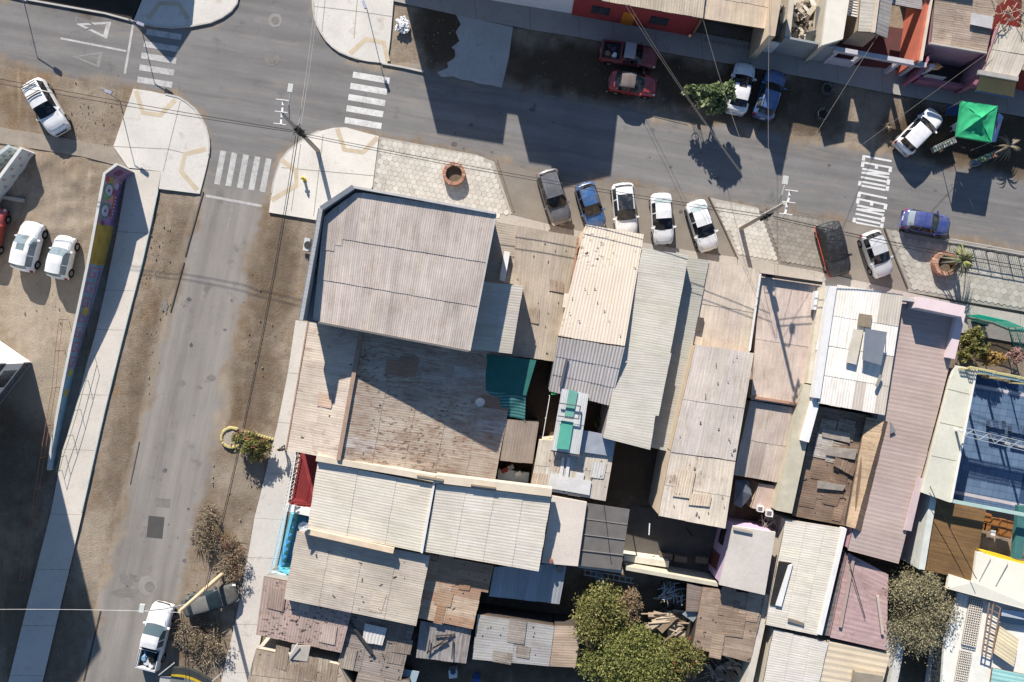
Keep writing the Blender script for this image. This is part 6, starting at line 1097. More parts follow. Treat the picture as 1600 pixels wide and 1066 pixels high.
cable('cable from the corner pole to the upper left edge', (465, 205, 7.2), (-60, 112, 7.0), .5); cable('second cable from the corner pole to the upper left edge', (468, 208, 6.9), (-60, 120, 6.8), .6)
cable('upper cable between the corner pole and the middle pole', (470, 208, 7.2), (1196, 336, 7.2), 1.1); cable('lower cable between the corner pole and the middle pole', (472, 212, 6.8), (1194, 340, 6.8), 1.2)
cable('cable from the corner pole down the side street, nearest the wall', (466, 212, 7.2), (322, 925, 6.9), 1.2, .03); cable('cable from the corner pole down the side street, nearest the road', (462, 212, 7.0), (318, 928, 6.8), 1.4)
cable('pair cable from the corner pole up the north street', (466, 196, 7.6), (498, -60, 7.4), .4, .015, plain((190, 188, 184))); cable('second pair cable from the corner pole up the north street', (470, 196, 7.6), (503, -60, 7.4), .4, .015, plain((190, 188, 184)))
LC = plain((112, 108, 102), .6, fine=False)
cable('drop cable from the middle pole to the red house', (1200, 328, 8.0), (976, 6, 3.8), .5, .013, LC); cable('second drop cable from the middle pole to the red house', (1202, 327, 8.0), (982, 6, 3.8), .7, .013, LC); cable('drop cable from the middle pole to the open garage', (1200, 330, 8.0), (1098, 28, 3.6), .7, .015, LC)
cable('straight pale cable from the middle pole to the top edge', (1202, 326, 8.0), (1205, -60, 5.0), .4, .016, LC); cable('drop cable from the middle pole to the striped pergola house', (1206, 326, 8.0), (1374, 52, 4.0), .5, .014, LC); cable('drop cable from the middle pole to the pale fibre roof', (1212, 326, 8.0), (1552, 77, 3.8), .6, .014, LC)
cable('thick cable from the middle pole towards the right edge', (1208, 338, 7.3), (1680, 430, 7.2), .8, .03); cable('lower cable from the middle pole towards the right edge', (1208, 341, 7.0), (1680, 436, 6.9), .9)
cable('white cable crossing the shadow at the lower left', (-60, 953, 6.5), (280, 957, 8.0), .3, .012, plain((214, 214, 212))); cable('cable from the timber pole to the bottom edge', (283, 958, 7.6), (288, 1140, 7.2), .5); cable('second cable from the timber pole to the bottom edge', (286, 958, 7.4), (295, 1140, 7.0), .5)
cable('cable over the brown timber roof at the right', (1453, 760, 4.5), (1526, 905, 4.0), .2, .03)
# ------------------------------------------------------------------ trees and shrubs
def crown_mesh(name, blobs, n, size, mat, par, flat_=0.5, seed=1):
    r = np.random.default_rng(seed); wts = np.array([b[3] * b[4] * b[5] for b in blobs]) ** .75; wts /= wts.sum(); idx = r.choice(len(blobs), n, p=wts); B = np.array(blobs)[idx]
    d = r.normal(size=(n, 3)); d /= np.linalg.norm(d, axis=1)[:, None]; rad = r.random(n) ** .38 * (1 + r.normal(size=n) * .16)
    # clumps: pull leaves towards random twig centres
    tw = r.normal(size=(max(8, n // 110), 3)); tw /= np.linalg.norm(tw, axis=1)[:, None]; tr = r.random(len(tw)) ** .4 * (1 + r.normal(size=len(tw)) * .16); ti = r.integers(0, len(tw), n); p = d * rad[:, None] * .33 + (tw * tr[:, None])[ti] * .84
    C = B[:, :3] + p * B[:, 3:6]
    a = r.normal(size=(n, 3)); a[:, 2] *= flat_; a /= np.linalg.norm(a, axis=1)[:, None]; b = r.normal(size=(n, 3)); b -= (b * a).sum(1)[:, None] * a; b /= np.linalg.norm(b, axis=1)[:, None]
    s = size * r.uniform(.45, 1.6, n)[:, None]; V = np.stack([C - a * s, C + b * s * .5, C + a * s, C - b * s * .5], 1).reshape(-1, 3)
    V[:, 2] = np.maximum(V[:, 2], .05); o = mesh(name, V, np.arange(4 * n).reshape(-1, 4).tolist(), mat, par); at = o.data.attributes.new('shade', 'FLOAT', 'POINT')
    tone = np.clip(r.random(len(tw))[ti] * .6 + r.random(n) * .4, 0, 1); at.data.foreach_set('value', np.repeat(tone, 4).astype(np.float32)); return o
def tree(label, px, py, zc, blobs, n, size, mat, name='tree', cat='tree', trunk=.14, group='trees and shrubs', flowers=None, seed=1, limbs=6):
    c = P(px, py, zc); t = thing(name, label, cat, (c.x, c.y, 0), group); bl = [(c.x + b[0], c.y + b[1], zc + b[2], b[3], b[4], b[5]) for b in blobs]
    MB().tube([(c.x, c.y, 0), (c.x + .05, c.y, zc * .5), (c.x, c.y, zc)], trunk, 8, trunk * .5).build('trunk', plain((96, 82, 68), .95, .2), t)
    for k in range(limbs):
        b = bl[k % len(bl)]; e = Vector((b[0] + random.uniform(-.6, .6) * b[3], b[1] + random.uniform(-.6, .6) * b[4], b[2] + random.uniform(-.2, .5) * b[5])); MB().tube([(c.x, c.y, zc * random.uniform(.3, .6)), Vector((c.x, c.y, zc * .7)).lerp(e, .5), e], trunk * .45, 6, .015).build('limb', plain((104, 90, 76), .95, .2), t)
    crown_mesh('crown', bl, n, size, mat, t, seed=seed)
    if flowers: crown_mesh('flowers', [(b[0], b[1], b[2] + .1, b[3] * 1.02, b[4] * 1.02, b[5] * 1.02) for b in bl], flowers[1], .07, plain(flowers[0], .7), t, seed=seed + 50)
    return t
def lobes(R, z, n, k=.5, seed=0):
    r = random.Random(seed); out = [(0, 0, 0, R * .75, R * .75, z)]
    for i in range(n): a = r.uniform(0, 6.28); q = r.uniform(.35, .75) * R; s = R * k * r.uniform(.7, 1.2); out.append((q * math.cos(a), q * math.sin(a), r.uniform(-.3, .4) * z, s, s, s * .8))
    return out
LG = m_leaf(((120, 115, 88), (148, 140, 110), (174, 164, 132)), 'grey_green_leaves'); LB = m_leaf(((84, 95, 50), (122, 127, 68), (164, 160, 98)), 'bright_leaves'); LO = m_leaf(((92, 96, 52), (128, 126, 72), (160, 152, 98)), 'olive_leaves'); LD = m_leaf(((104, 92, 74), (134, 120, 98), (164, 150, 128)), 'dry_twigs'); LF = m_leaf(((84, 104, 66), (122, 138, 92), (168, 172, 130)), 'street_tree_leaves'); LBr = m_leaf(((108, 90, 70), (138, 116, 92), (156, 138, 112)), 'brownish_leaves')
tree('dense round grey-green tree beside the lower mauve roof', 1440, 945, 2.6, lobes(3.35, 1.8, 11, .48, 3), 34000, .065, LG, seed=3)
tree('olive-green tree with a brownish side in the yard at the bottom', 938, 955, 2.5, lobes(2.5, 1.4, 8, .5, 5), 15000, .085, LO, seed=5); tree('brownish thin tree joined to the olive-green one at its right', 982, 940, 2.3, [(0, 0, 0, 1.1, 1.3, .9), (.1, -1.2, 0, .9, .9, .7)], 4200, .075, LBr, seed=6, limbs=4)
tree('large bright green tree at the bottom edge of the yards', 985, 1045, 3.0, lobes(3.5, 1.7, 10, .45, 8) + [(-3.0, .4, 0, 1.4, 1.4, .9), (1.0, 1.8, .2, 1.3, 1.2, .9)], 34000, .085, LB, seed=8); tree('olive shrub with red blossom right of the large bright green tree', 1060, 1030, 2.4, lobes(2.3, 1.2, 6, .5, 9), 11000, .085, LO, flowers=((190, 60, 66), 160), seed=9)
tree('street tree with pale green leaves leaning over the white saloon', 1114, 149, 2.5, [(0, 0, 0, 1.2, 1.0, .9), (1.0, .1, .1, .8, .9, .7), (-.8, .4, -.1, .7, .5, .5), (-1.7, .5, -.2, .7, .4, .45), (.5, -.8, -.3, .9, .7, .6), (1.2, .6, .2, .5, .5, .5)], 3800, .15, LF, seed=11)
t = thing('tree_guard', 'rusty wire tree guard with a dry stem left of the street tree', 'tree guard', P(1082, 172))
for k in range(6): a = k * 1.047; MB().tube([P(1082, 172) + Vector((.3 * math.cos(a), .3 * math.sin(a), 0)), P(1082, 172) + Vector((.3 * math.cos(a), .3 * math.sin(a), 1.7))], .02, 5).build('bar', RU, t)
for z in (.4, 1.0, 1.65): MB().ring(P(1082, 172, z), .32, .29, .03, 16).build('hoop', RU, t)
tree('leafy bush in the yellow-edged bed beside the footpath', 388, 692, 1.2, [(0, 0, 0, 1.2, 1.0, .8), (-.9, .3, 0, .8, .7, .5), (1.1, -.3, -.1, .9, .8, .5), (.5, -1.0, -.2, .7, .7, .5)], 3600, .09, LO, 'bush', 'bush', .06, flowers=((176, 50, 76), 60), seed=12)
tree('scraggly green shrub on the dirt verge above the dry one', 322, 832, .8, [(0, 0, 0, 1.0, 1.3, .5), (.3, 1.2, 0, .6, .9, .4), (-.2, -1.0, 0, .7, .8, .4)], 650, .08, LD, 'bush', 'bush', .05, seed=13); tree('dry leafless shrub with red specks above the dusty wreck', 358, 866, .9, [(0, 0, 0, 1.3, 1.9, .7), (.3, -1.5, 0, 1.0, 1.2, .5), (-.4, 1.1, 0, .8, .9, .5)], 1100, .07, LBr, 'bush', 'bush', .05, flowers=((170, 70, 60), 40), seed=14)
tree('spindly dry bush below the dusty wreck', 318, 1004, .8, [(0, 0, 0, 2.1, 1.3, .6), (-1.7, .2, 0, 1.0, 1.0, .6), (1.0, -.4, 0, 1.1, 1.0, .6)], 1000, .07, LD, 'bush', 'bush', .04, seed=15, limbs=12)
tree('dense olive bushes in the garden behind the mauve parapet', 1513, 535, 1.5, [(0, 0, 0, .8, 1.0, .8), (.5, .7, .2, .8, .7, .7), (.9, -.5, 0, .8, .7, .7), (-.2, -1.0, 0, .6, .6, .6)], 3800, .10, LO, 'bush', 'bush', .06, seed=16); tree('orange-brown bush above the cream lattice panels', 1555, 560, 1.4, [(0, 0, 0, 1.0, .7, .7), (-.6, .3, 0, .6, .6, .5)], 2200, .09, m_leaf(((120, 100, 60), (164, 134, 80), (190, 160, 100))), 'bush', 'bush', .05, seed=17); tree('pinkish twiggy bush at the right edge of the garden', 1592, 556, 1.4, [(0, 0, 0, .9, .9, .7)], 1200, .08, m_leaf(((140, 110, 100), (170, 136, 126), (190, 160, 150))), 'bush', 'bush', .05, seed=18)
tree('low shrub in the pink patio', 1490, 82, .8, [(0, 0, 0, 1.0, .4, .5), (1.0, -.2, 0, .8, .4, .5)], 1200, .09, LB, 'bush', 'bush', .04, seed=19)
tree('small scrubby plant pile near the green awning yard', 935, 660, 1.0, [(0, 0, 0, .5, .5, .5)], 700, .09, LB, 'bush', 'bush', .04, seed=20)
def scrub(label, px, py, R, n, m, h_=1.0, seed=1, lie=.5):
    r = random.Random(seed); t = thing('brushwood', label, 'brushwood', P(px, py), 'brush and dry branches on the verge'); b = [MB() for _ in range(3)]
    for k in range(n):
        a = r.uniform(0, 6.28); q = R * r.random() ** .7; p = P(px, py, .02) + Vector((q * math.cos(a) * .7, q * math.sin(a), r.uniform(0, .2))); d = Vector((r.uniform(-1, 1), r.uniform(-1, 1), r.uniform(.0, 1.2) * lie)).normalized(); l = r.uniform(.3, 1.1) * h_; e = p + d * l; mid_ = p.lerp(e, .5) + Vector((r.uniform(-.08, .08), r.uniform(-.08, .08), .04)); b[k % 3].tube([p, mid_, e], r.choice((.012, .018, .028)), 4, .006)
    for mm, c in zip(b, m): tag(mm.build('twigs', plain(c, .95, .2, 4), t), None, None, None, 'stuff')
TW = ((150, 134, 112), (112, 96, 78), (186, 174, 154))
scrub('heap of cut branches on the verge above the scraggly shrub', 326, 800, .75, 90, TW, .8, 1, .3); scrub('tangle of dry brush beside the footpath above the dusty wreck', 360, 872, 1.7, 420, TW, 1.0, 2, .6); scrub('dry brush around the shrub nearest the road', 318, 836, 1.4, 260, TW, .9, 3, .5); scrub('leafless thorny brush below the dusty wreck, near the footpath', 322, 1002, 2.1, 480, TW, 1.0, 4, .8); scrub('leafless brush beside the white pickup', 284, 985, 1.1, 200, TW, .9, 5, .7); scrub('dry sticks around the yellow-edged bed', 392, 690, 1.1, 90, TW, .8, 6, .6)
# planters
def planter(label, px, py, ro, ri, hgt, n, cols, soil=(110, 96, 80)):
    t = thing('brick_planter', label, 'planter', P(px, py, .1)); c = P(px, py, .1); MB().ring(c, ro - .01, ri + .01, hgt - .02, 32).build('mortar_ring', plain((170, 156, 140), .95), t); ms = [plain(k, .9, .12) for k in cols]
    for k in range(n):
        a0, a1 = 2 * math.pi * k / n + .02, 2 * math.pi * (k + 1) / n - .02; MB().ring((c.x, c.y, c.z + hgt * .5), ro + random.uniform(0, .015), ri, hgt * .5 + random.uniform(0, .01), 2, a0, a1).build('brick', random.choice(ms), t); MB().ring((c.x, c.y, c.z), ro + random.uniform(.0, .015), ri, hgt * .48, 2, a0 + .1, a1 + .1).build('brick', random.choice(ms), t)
    MB().disc((c.x, c.y, c.z), ri, hgt * .45, 24).build('soil', plain(soil, .95, .3, 4), t); return t
BRC = ((176, 130, 108), (186, 142, 120), (160, 116, 98), (196, 156, 134))
planter('round brick planter standing empty on the paved corner', 710, 274, .92, .66, .62, 26, BRC); planter('round brick planter at the foot of the palm on the right', 1472, 413, .98, .68, .65, 26, BRC)
def palm(label, px, py, z, n, ln, cols, par_name='palm', seed=4, droop=.6):
    r = random.Random(seed); t = thing(par_name, label, 'palm', P(px, py, .3) if False else (P(px, py, z).x, P(px, py, z).y, .1)); c = P(px, py, z); MB().tube([(c.x, c.y, .1), c], .16, 10, .12).build('trunk', plain((130, 112, 92), .95, .3, 5), t)
    for k in range(n):
        a = r.uniform(0, 6.283); el = r.uniform(-.35, 1.1); l = ln * r.uniform(.75, 1.1); m = plain(cols[r.randrange(len(cols))], .7, .1, k=.65); d = Vector((math.cos(a) * math.cos(el), math.sin(a) * math.cos(el), math.sin(el))); sd = Vector((-math.sin(a), math.cos(a), 0)); vs = []
        for i in range(6):
            s = i / 5; p = c + d * l * s - Vector((0, 0, droop * l * s * s)); w_ = .07 * math.sin(math.pi * min(1, .25 + s * .75)) + .004; p.z = max(p.z, .15); vs += [p - sd * w_, p + Vector((0, 0, .02)), p + sd * w_]
        MB().add(vs, [(3 * i + j, 3 * i + 3 + j, 3 * i + 4 + j, 3 * i + 1 + j) for i in range(5) for j in (0, 1)]).build('frond', m, t)
palm('spiky palm with drooping green and grey leaves on the paved verge', 1504, 408, 2.0, 70, 1.5, ((120, 132, 60), (96, 110, 60), (150, 148, 90), (130, 126, 110), (110, 108, 96)))
palm('dry withered spiky plant in the shade right of the green tent', 1577, 228, 1.2, 34, 1.3, ((170, 156, 134), (140, 124, 104), (120, 112, 90)), 'dry_plant', 7); palm('dry tuft of grass hanging on the wire at the top right', 1388, 197, .5, 26, .6, ((150, 134, 104), (120, 110, 90)), 'dry_plant', 9)
for i, (px, py) in enumerate(((1291, 140), (1284, 180))):
    t = thing('tyre_planter', ['old tyre ring on the shaded dirt, nearer the houses', 'old tyre ring full of dry stalks, nearer the road'][i], 'tyre', P(px, py, .02), 'tyre rings on the shaded dirt'); MB().ring(P(px, py, .0), .52, .34, .28, 24).build('tyre', plain((90, 88, 86), .95, .25, 4), t); MB().disc(P(px, py, .0), .34, .1, 16).build('soil', plain((70, 60, 50)), t)
    for k in range(8 + 20 * i): a = random.uniform(0, 6.28); p = P(px, py, .1); MB().tube([p + Vector((.3 * math.cos(a), .3 * math.sin(a), 0)), p + Vector((.5 * math.cos(a), .5 * math.sin(a), .5))], .02, 4).build('stalk', plain((150, 140, 124)), t)
t = thing('flower_bed', 'low bed edged with yellow-painted stones beside the footpath', 'flower bed', P(362, 685)); 
for k in range(26):
    a = math.pi * (.35 + 1.5 * k / 25); p = P(362 + 16 * math.cos(a), 684 - 15 * math.sin(a), .08); MB().disc((p.x, p.y, 0), random.uniform(.12, .18), random.uniform(.14, .22), 7, .09).build('stone', plain((204, 186, 116) if k % 3 else (186, 176, 146), .9), t)
for k in range(12): p = P(380 + k * 4.2, 673 + k * 1.2, 0); MB().disc((p.x, p.y, 0), .13, .18, 7, .09).build('stone', plain((192, 178, 128), .9), t)
MB().disc(P(360, 686, 0), .75, .07, 18).build('soil', plain((170, 160, 146), .95, .3, 5), t)
# ------------------------------------------------------------------ small street objects
t = thing('hydrant', 'yellow fire hydrant on the concrete corner', 'hydrant', P(476, 281, .13)); YE = plain((214, 190, 50), .6, .08); c = P(476, 281, .13); MB().disc(c, .16, .08, 14).build('flange', YE, t); MB().disc(c + Vector((0, 0, .08)), .11, .55, 14).build('barrel', YE, t); MB().disc(c + Vector((0, 0, .63)), .13, .14, 14, .05).build('bonnet', YE, t)
for s in (-1, 1): MB().tube([c + Vector((0, 0, .5)), c + Vector((.2 * s, 0, .5))], .055, 10).build('nozzle', YE, t)
t = thing('rubbish_heap', 'heap of crumpled white plastic beside the pale island at the top', 'rubbish', P(629, 42))
for k in range(46):
    a, r_ = random.uniform(0, 6.28), random.random() ** .6 * .62; p = P(629, 42, 0) + Vector((r_ * math.cos(a) * .85, r_ * math.sin(a) * 1.1, .12 + .35 * (1 - r_))); n = 5; ps = [Vector((random.uniform(.08, .26) * math.cos(j * 1.257), random.uniform(.08, .26) * math.sin(j * 1.257), random.uniform(-.1, .14))) for j in range(n)]
    MB().add([p + Vector((0, 0, .12))] + [p + q for q in ps], [(0, j + 1, (j + 1) % n + 1) for j in range(n)]).build('plastic_piece', plain((236, 236, 238), .6, .1) if k % 6 else plain((120, 124, 128)), t)
# green tent and stall
t = thing('market_tent', 'bright green square canopy tent at the right', 'tent', P(1525, 192)); GRN = plain((44, 160, 108), .8, .18, 2.0, k=.9); cs = [V3(p) for p in ((1503, 158, 2.8), (1559, 166, 2.8), (1549, 222, 2.8), (1495, 213, 2.8))]; pk = P(1534, 184, 3.45)
for i in range(4):
    a, b = cs[i], cs[(i + 1) % 4]; vs = []; n = 8
    for j in range(n + 1):
        for k in range(n + 1):
            u, v = j / n, k / n; e = a.lerp(b, u); p = pk.lerp(e, v); p = p - Vector((0, 0, .22 * math.sin(math.pi * v) * (.6 + .4 * math.sin(math.pi * u)) + .03 * math.sin(u * 23 + i) * v + .05 * math.sin(u * 9 + v * 11 + i * 2) * math.sin(math.pi * v) + .02 * math.sin(v * 31 + u * 7))); vs.append(p)
    MB().add(vs, [(j * (n + 1) + k, (j + 1) * (n + 1) + k, (j + 1) * (n + 1) + k + 1, j * (n + 1) + k + 1) for j in range(n) for k in range(n)]).build('canopy_panel', GRN, t, smooth=True)
    m_ = (a - b); MB().prism([a - Vector((0, 0, .25)), b - Vector((0, 0, .25)), b - Vector((0, 0, .25)) * 1.0 + Vector((.01, .01, 0)), a - Vector((0, 0, .25)) + Vector((.01, .01, 0))], [a, b, b + Vector((.01, .01, 0)), a + Vector((.01, .01, 0))]).build('valance', GRN, t); MB().tube([(a.x, a.y, 0), a], .03).build('leg', STEEL, t)
t = thing('banner', 'pale blue banner hanging at the right side of the green tent', 'banner', P(1562, 195)); MB().prism([V3(p) for p in ((1560, 176, 1.9), (1568, 182, 1.2), (1556, 222, 1.2), (1549, 222, 1.9))][::-1], [V3(p) for p in ((1560, 176, 1.94), (1568, 182, 1.24), (1556, 222, 1.24), (1549, 222, 1.94))][::-1]).build('cloth', plain((150, 176, 214)), t); MB().prism([V3(p) for p in ((1561, 190, 1.96), (1564, 191, 1.7), (1560, 203, 1.7), (1557, 202, 1.96))][::-1], [V3(p) for p in ((1561, 190, 1.98), (1564, 191, 1.72), (1560, 203, 1.72), (1557, 202, 1.98))][::-1]).build('print', plain((214, 160, 190)), t)
def stall(label, px, py, ln, ang, cols):
    t = thing('goods_crate', label, 'crate', P(px, py)); a = math.radians(-ang); MB().box(P(px, py, .55), ln, .5, .5, a).build('crate', plain((150, 156, 156)), t); u = Vector((math.cos(a), math.sin(a), 0)); v = Vector((-u.y, u.x, 0)); n = int(ln / .2)
    for i in range(n):
        for j in (-1, 1): MB().box(P(px, py, .84) + u * ((i + .5) / n - .5) * ln + v * .12 * j, .15, .18, .12, a).build('item', plain(random.choice(cols), .8), t)
    for s in (-1, 1): MB().box(P(px, py, .15) + u * s * ln * .42, .08, .45, .3, a).build('leg', DARK, t)
stall('long crate of goods left of the green tent', 1474, 227, 1.9, -25, ((150, 160, 150), (120, 130, 124), (170, 176, 170), (90, 96, 92))); stall('long crate of vegetables in front of the green tent', 1542, 246, 1.5, -22, ((150, 190, 120), (190, 120, 90), (120, 170, 110), (200, 200, 170)))
stall('small crate at the end of the vegetable crate', 1523, 255, .6, -10, ((130, 150, 150), (100, 110, 110))); t = thing('table', 'dark blue table behind the tent at its left', 'table', P(1487, 174)); MB().box(P(1489, 173, .75), 1.1, .8, .06, -.1).build('table_top', plain((60, 80, 120)), t)
for sx in (-.45, .45):
    for sy in (-.3, .3): MB().box(P(1489, 173, .36) + Vector((sx, sy, 0)), .05, .05, .72).build('leg', STEEL, t)
t = thing('chair', 'white plastic chair left of the green tent', 'chair', P(1488, 200)); c = P(1488, 202, 0); MB().box(c + Vector((0, 0, .45)), .5, .48, .06, .1).build('seat', WHITE, t); MB().box(c + Vector((0, .26, .75)), .5, .05, .6, .1).build('backrest', WHITE, t)
for sx in (-.2, .2):
    for sy in (-.2, .2): MB().box(c + Vector((sx, sy, .21)), .05, .05, .42).build('leg', WHITE, t)
# railing beside the palm
fence('white railing along the road at the right edge', [(1474, 376), (1540, 388), (1660, 410)], .1, 1.15, plain((206, 204, 198), .8), 60, r=.014, rails=(.08, .97), bw=.03)
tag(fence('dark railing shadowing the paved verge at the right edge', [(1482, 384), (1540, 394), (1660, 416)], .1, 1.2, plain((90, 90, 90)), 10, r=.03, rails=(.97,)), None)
# yellow and black kiosk at the bottom left
t = thing('kiosk', 'kiosk roof with a black hood and yellow stripe at the bottom left edge', 'kiosk', P(295, 1062)); slabtop(t, [(250, 1058, 2.0), (276, 1058, 2.0), (276, 1090, 2.0), (246, 1090, 2.0)], plain((176, 174, 170)), .06, 'roof_board')
n = 10; pa = [(270 + 62 * i / n, 1044 + 22 * (i / n) ** 1.6 - 3 * math.sin(math.pi * i / n), 2.2) for i in range(n + 1)]
for nm_, off0, off1, zz, m_ in (('black_hood', 0, 9, 2.2, plain((64, 66, 64), .6, .3, 3)), ('yellow_stripe', 9, 14, 2.12, plain((226, 188, 50), .6)), ('grey_hood', 14, 34, 2.05, plain((120, 122, 120), .7, .2))):
    vs = [];
    for x, y, z in pa: vs += [P(x - off0 * .2, y + off0, zz), P(x - off1 * .2, y + off1, zz - .05)]
    MB().add(vs + [Vector(v) - Vector((0, 0, .3)) for v in vs], [(2 * i, 2 * i + 2, 2 * i + 3, 2 * i + 1) for i in range(n)] + [(2 * i, 2 * i + 1 + 2 * (n + 1) - 1, 2 * i + 2 + 2 * (n + 1), 2 * i + 2) for i in range(n)]).build(nm_, m_, t)
for x, y in ((256, 1064), (320, 1068)): MB().tube([P(x, y, 0), P(x, y, 1.9)], .05).build('post', STEEL, t)
for a, b in (((248, 1055, 2.1), (272, 1036, 2.9)), ((330, 1066, 2.1), (345, 1053, 2.6))): bar(t, a, b, .06, .06, WHITE, 'strut')
# debris in the lower yards
t = thing('scrap_rack', 'rack of pale broken chairs and boards in the shaded yard', 'scrap', P(1050, 925)); WD = plain((196, 200, 200), .8, .15)
for k in range(46): p = P(1050 + random.uniform(-16, 18), 926 + random.uniform(-14, 14), random.uniform(.9, 1.5)); a = random.choice((0.1, 1.6, .3, 1.8, .8)); MB().beam(p - Vector((math.cos(a) * .4, math.sin(a) * .4, 0)), p + Vector((math.cos(a) * .4, math.sin(a) * .4, random.uniform(-.1, .1))), .06, .05).build('stick', WD if k % 4 else TIMBER, t)
MB().box(P(1050, 927, .45), 1.9, 1.5, .85, -.15).build('rack_body', plain((90, 86, 80)), t)
t = thing('board_pile', 'pile of old timber and boards left of the brown weathered roof', 'timber', P(1045, 970))
for k in range(42): p = P(1048 + random.gauss(0, 16), 972 + random.gauss(0, 11), .15 + .018 * k); a = random.uniform(-.4, .9); l = random.uniform(.4, 1.1); MB().beam(p - Vector((math.cos(a) * l, math.sin(a) * l, 0)), p + Vector((math.cos(a) * l, math.sin(a) * l, 0)), random.choice((.08, .15, .5)), .04).build('board', plain(random.choice(((190, 170, 144), (206, 190, 168), (150, 132, 112), (120, 110, 98))), .9, .15), t)
t = thing('board_pile', 'jumble of planks at the bottom edge below the brown weathered roof', 'timber', P(1130, 1045))
for k in range(60): p = P(1130 + random.gauss(0, 20), 1046 + random.gauss(0, 12), .3 + .02 * k); a = random.uniform(-1.2, .6); l = random.uniform(.4, 1.0); MB().beam(p - Vector((math.cos(a) * l, math.sin(a) * l, 0)), p + Vector((math.cos(a) * l, math.sin(a) * l, random.uniform(-.1, .1))), random.choice((.08, .12, .35)), .04).build('plank', plain(random.choice(((196, 176, 150), (170, 150, 126), (120, 104, 90), (90, 84, 78))), .9, .15), t)
t = thing('frame_wreck', 'tangle of pale pipes in the gap above the lilac house roof', 'scrap', P(1200, 815))
for k in range(26): p = P(1200 + random.uniform(-10, 10), 815 + random.uniform(-12, 12), 1.5 + random.uniform(0, .8)); a = random.uniform(0, 3.14); MB().tube([p - Vector((math.cos(a) * .5, math.sin(a) * .5, 0)), p + Vector((math.cos(a) * .5, math.sin(a) * .5, .1))], .03, 5).build('pipe', plain((170, 160, 146)), t)
for i, (px, py, w_) in enumerate(((1188, 795, .45), (1202, 802, .5))): t = thing('white_box', ['open white box at the edge of the small pink-beige roof', 'second white box hanging beside the small pink-beige roof'][i], 'box', P(px, py, 2.2)); MB().box(P(px, py, 2.5), w_, w_, .4, -.15).build('casing', WHITE, t); MB().box(P(px, py, 2.71), w_ * .7, w_ * .6, .04, -.15).build('opening', plain((120, 112, 108)), t)
t = thing('ladder', 'pale ladder lying across the yard above the olive-green tree', 'ladder', P(930, 898)); 
for dy in (0, 8): bar(t, (912, 890 + dy, 1.2), (990, 904 + dy, 1.2), .06, .06, WD, 'side_rail')
for k in range(9): x = 914 + k * 9; bar(t, (x, 890 + k * 1.6, 1.2), (x, 898 + k * 1.6, 1.2), .05, .05, WD, 'rung')
t = thing('tarpaulin', 'crumpled blue-grey tarpaulin in the yard above the olive-green tree', 'tarp', P(940, 905)); slabtop(t, [(922, 892, 1.0), (940, 894, 1.3), (952, 915, .9), (938, 920, .8)], plain((110, 130, 146), .7, .3, 3), .05, 'sheet')
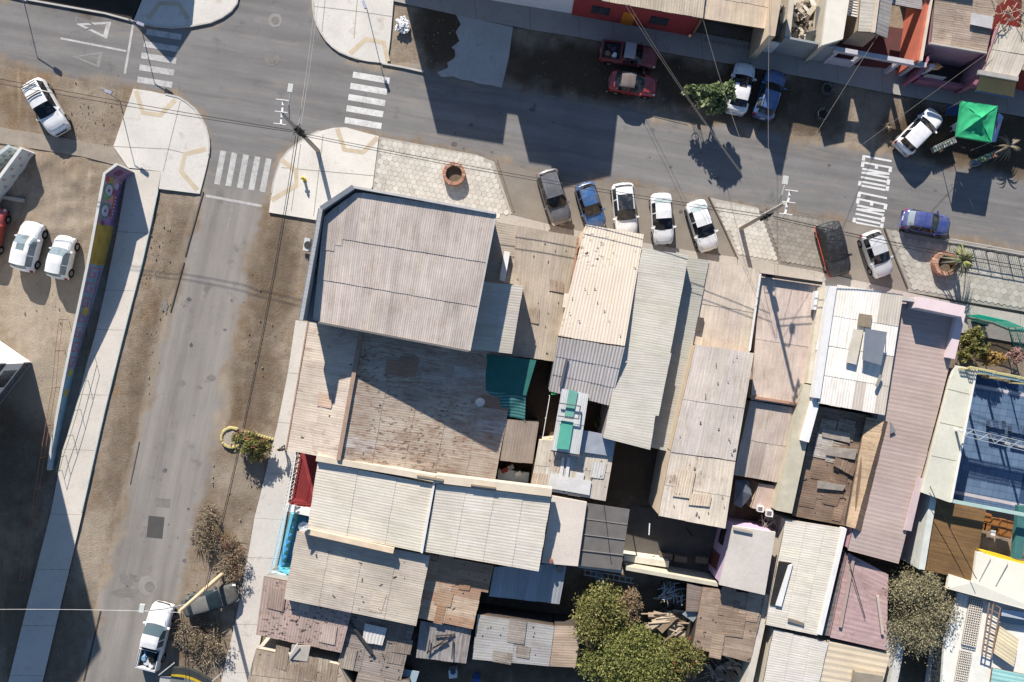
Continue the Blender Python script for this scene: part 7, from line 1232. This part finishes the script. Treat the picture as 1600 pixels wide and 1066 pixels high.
# ------------------------------------------------------------------ pedestrian
def person(px, py, yaw):
    c = P(px, py, .9); t = thing('person', 'pedestrian in dark jacket and trousers carrying a pale bag on the footpath', 'person', (c.x, c.y, .10), None, yaw)
    J = {'pelvis': (0, 0, .92), 'waist': (0, 0, 1.08), 'chest': (.03, 0, 1.32), 'neck': (.04, 0, 1.47), 'head': (.07, 0, 1.60), 'crown': (.06, 0, 1.70), 'hl': (0, .10, .88), 'kl': (.16, .11, .50), 'al': (.10, .11, .09), 'tl': (.26, .12, .04), 'hr': (0, -.10, .88), 'kr': (.02, -.11, .48), 'ar': (-.28, -.11, .12), 'tr': (-.16, -.12, .04), 'sl': (.03, .19, 1.40), 'el': (-.08, .25, 1.13), 'wl': (.04, .25, .90), 'sr': (.03, -.19, 1.40), 'er': (.08, -.25, 1.12), 'wr': (.26, -.22, .98)}
    R = {'pelvis': .15, 'waist': .135, 'chest': .155, 'neck': .06, 'head': .095, 'crown': .075, 'hl': .10, 'kl': .065, 'al': .045, 'tl': .04, 'hr': .10, 'kr': .065, 'ar': .045, 'tr': .04, 'sl': .075, 'el': .05, 'wl': .035, 'sr': .075, 'er': .05, 'wr': .035}
    E = [('pelvis', 'waist'), ('waist', 'chest'), ('chest', 'neck'), ('neck', 'head'), ('head', 'crown'), ('pelvis', 'hl'), ('hl', 'kl'), ('kl', 'al'), ('al', 'tl'), ('pelvis', 'hr'), ('hr', 'kr'), ('kr', 'ar'), ('ar', 'tr'), ('chest', 'sl'), ('sl', 'el'), ('el', 'wl'), ('chest', 'sr'), ('sr', 'er'), ('er', 'wr')]
    for wn, sg in (('wl', 1), ('wr', -1)):
        wx, wy, wz = J[wn]; J[wn + 'p'] = (wx + .03, wy, wz - .07); R[wn + 'p'] = .034; E.append((wn, wn + 'p'))
        for i, (ox, oy) in enumerate(((.03, .0), (.01, .0), (-.01, .0), (-.03, .0), (.05, -.02 * sg))):
            k = wn + 'f%d' % i; ln = (.075, .085, .08, .065, .05)[i]; J[k] = (wx + .03 + ox * 1.1, wy + oy, wz - .07 - ln * (.6 if i == 4 else 1)); R[k] = .009; E.append((wn + 'p', k))
    ids = {k: i for i, k in enumerate(J)}; me = bpy.data.meshes.new('body'); me.from_pydata(list(J.values()), [(ids[a], ids[b]) for a, b in E], []); o = bpy.data.objects.new('body', me); COL.objects.link(o); o.parent = t
    o.modifiers.new('skin', 'SKIN'); sv = me.skin_vertices[0].data if me.skin_vertices else None
    if sv is None:
        bpy.context.view_layer.objects.active = o; me.update(); lay = me.skin_vertices; sv = lay[0].data if len(lay) else None
    if sv is not None:
        for k, i in ids.items(): sv[i].radius = (R[k], R[k]); 
        sv[0].use_root = True
    o.modifiers.new('smooth', 'SUBSURF').levels = 2; o.modifiers['smooth'].render_levels = 2
    m = NT('person_cloth'); z = m.n('SeparateXYZ', {0: m.n('TexCoord').outputs['Object']}).outputs['Z']; cc = m.mix(m.ramp(z, .93, .95), alb((48, 52, 64)), alb((44, 44, 46))); cc = m.mix(m.ramp(z, 1.49, 1.50), cc, alb((196, 150, 120))); cc = m.mix(m.ramp(z, .09, .1, 1, 0), cc, alb((30, 30, 30))); me.materials.append(m.fin(cc, .8))
    hb = MB(); hv = []; n = 12
    for a in range(6):
        ph = math.pi * .58 * a / 5
        for k in range(n): th_ = 2 * math.pi * k / n; hv.append((.055 + .108 * math.sin(ph) * math.cos(th_), .10 * math.sin(ph) * math.sin(th_), 1.63 + .125 * math.cos(ph)))
    hb.add(hv, [(a * n + k, a * n + (k + 1) % n, (a + 1) * n + (k + 1) % n, (a + 1) * n + k) for a in range(5) for k in range(n)]).build('hair', plain((24, 20, 18), .7, .1), t, smooth=True, local=True)
    b = thing('shoulder_bag', 'pale shoulder bag held by the pedestrian', 'bag', c + Vector((0, 0, .1))); MB().box((c.x - .22, c.y + .02, 1.15), .18, .30, .34, yaw).build('bag_body', plain((206, 180, 140), .8), b); MB().box((c.x - .12, c.y + .02, 1.36), .06, .05, .3, yaw).build('strap', plain((222, 218, 210)), b)
person(441, 702, 1.4)
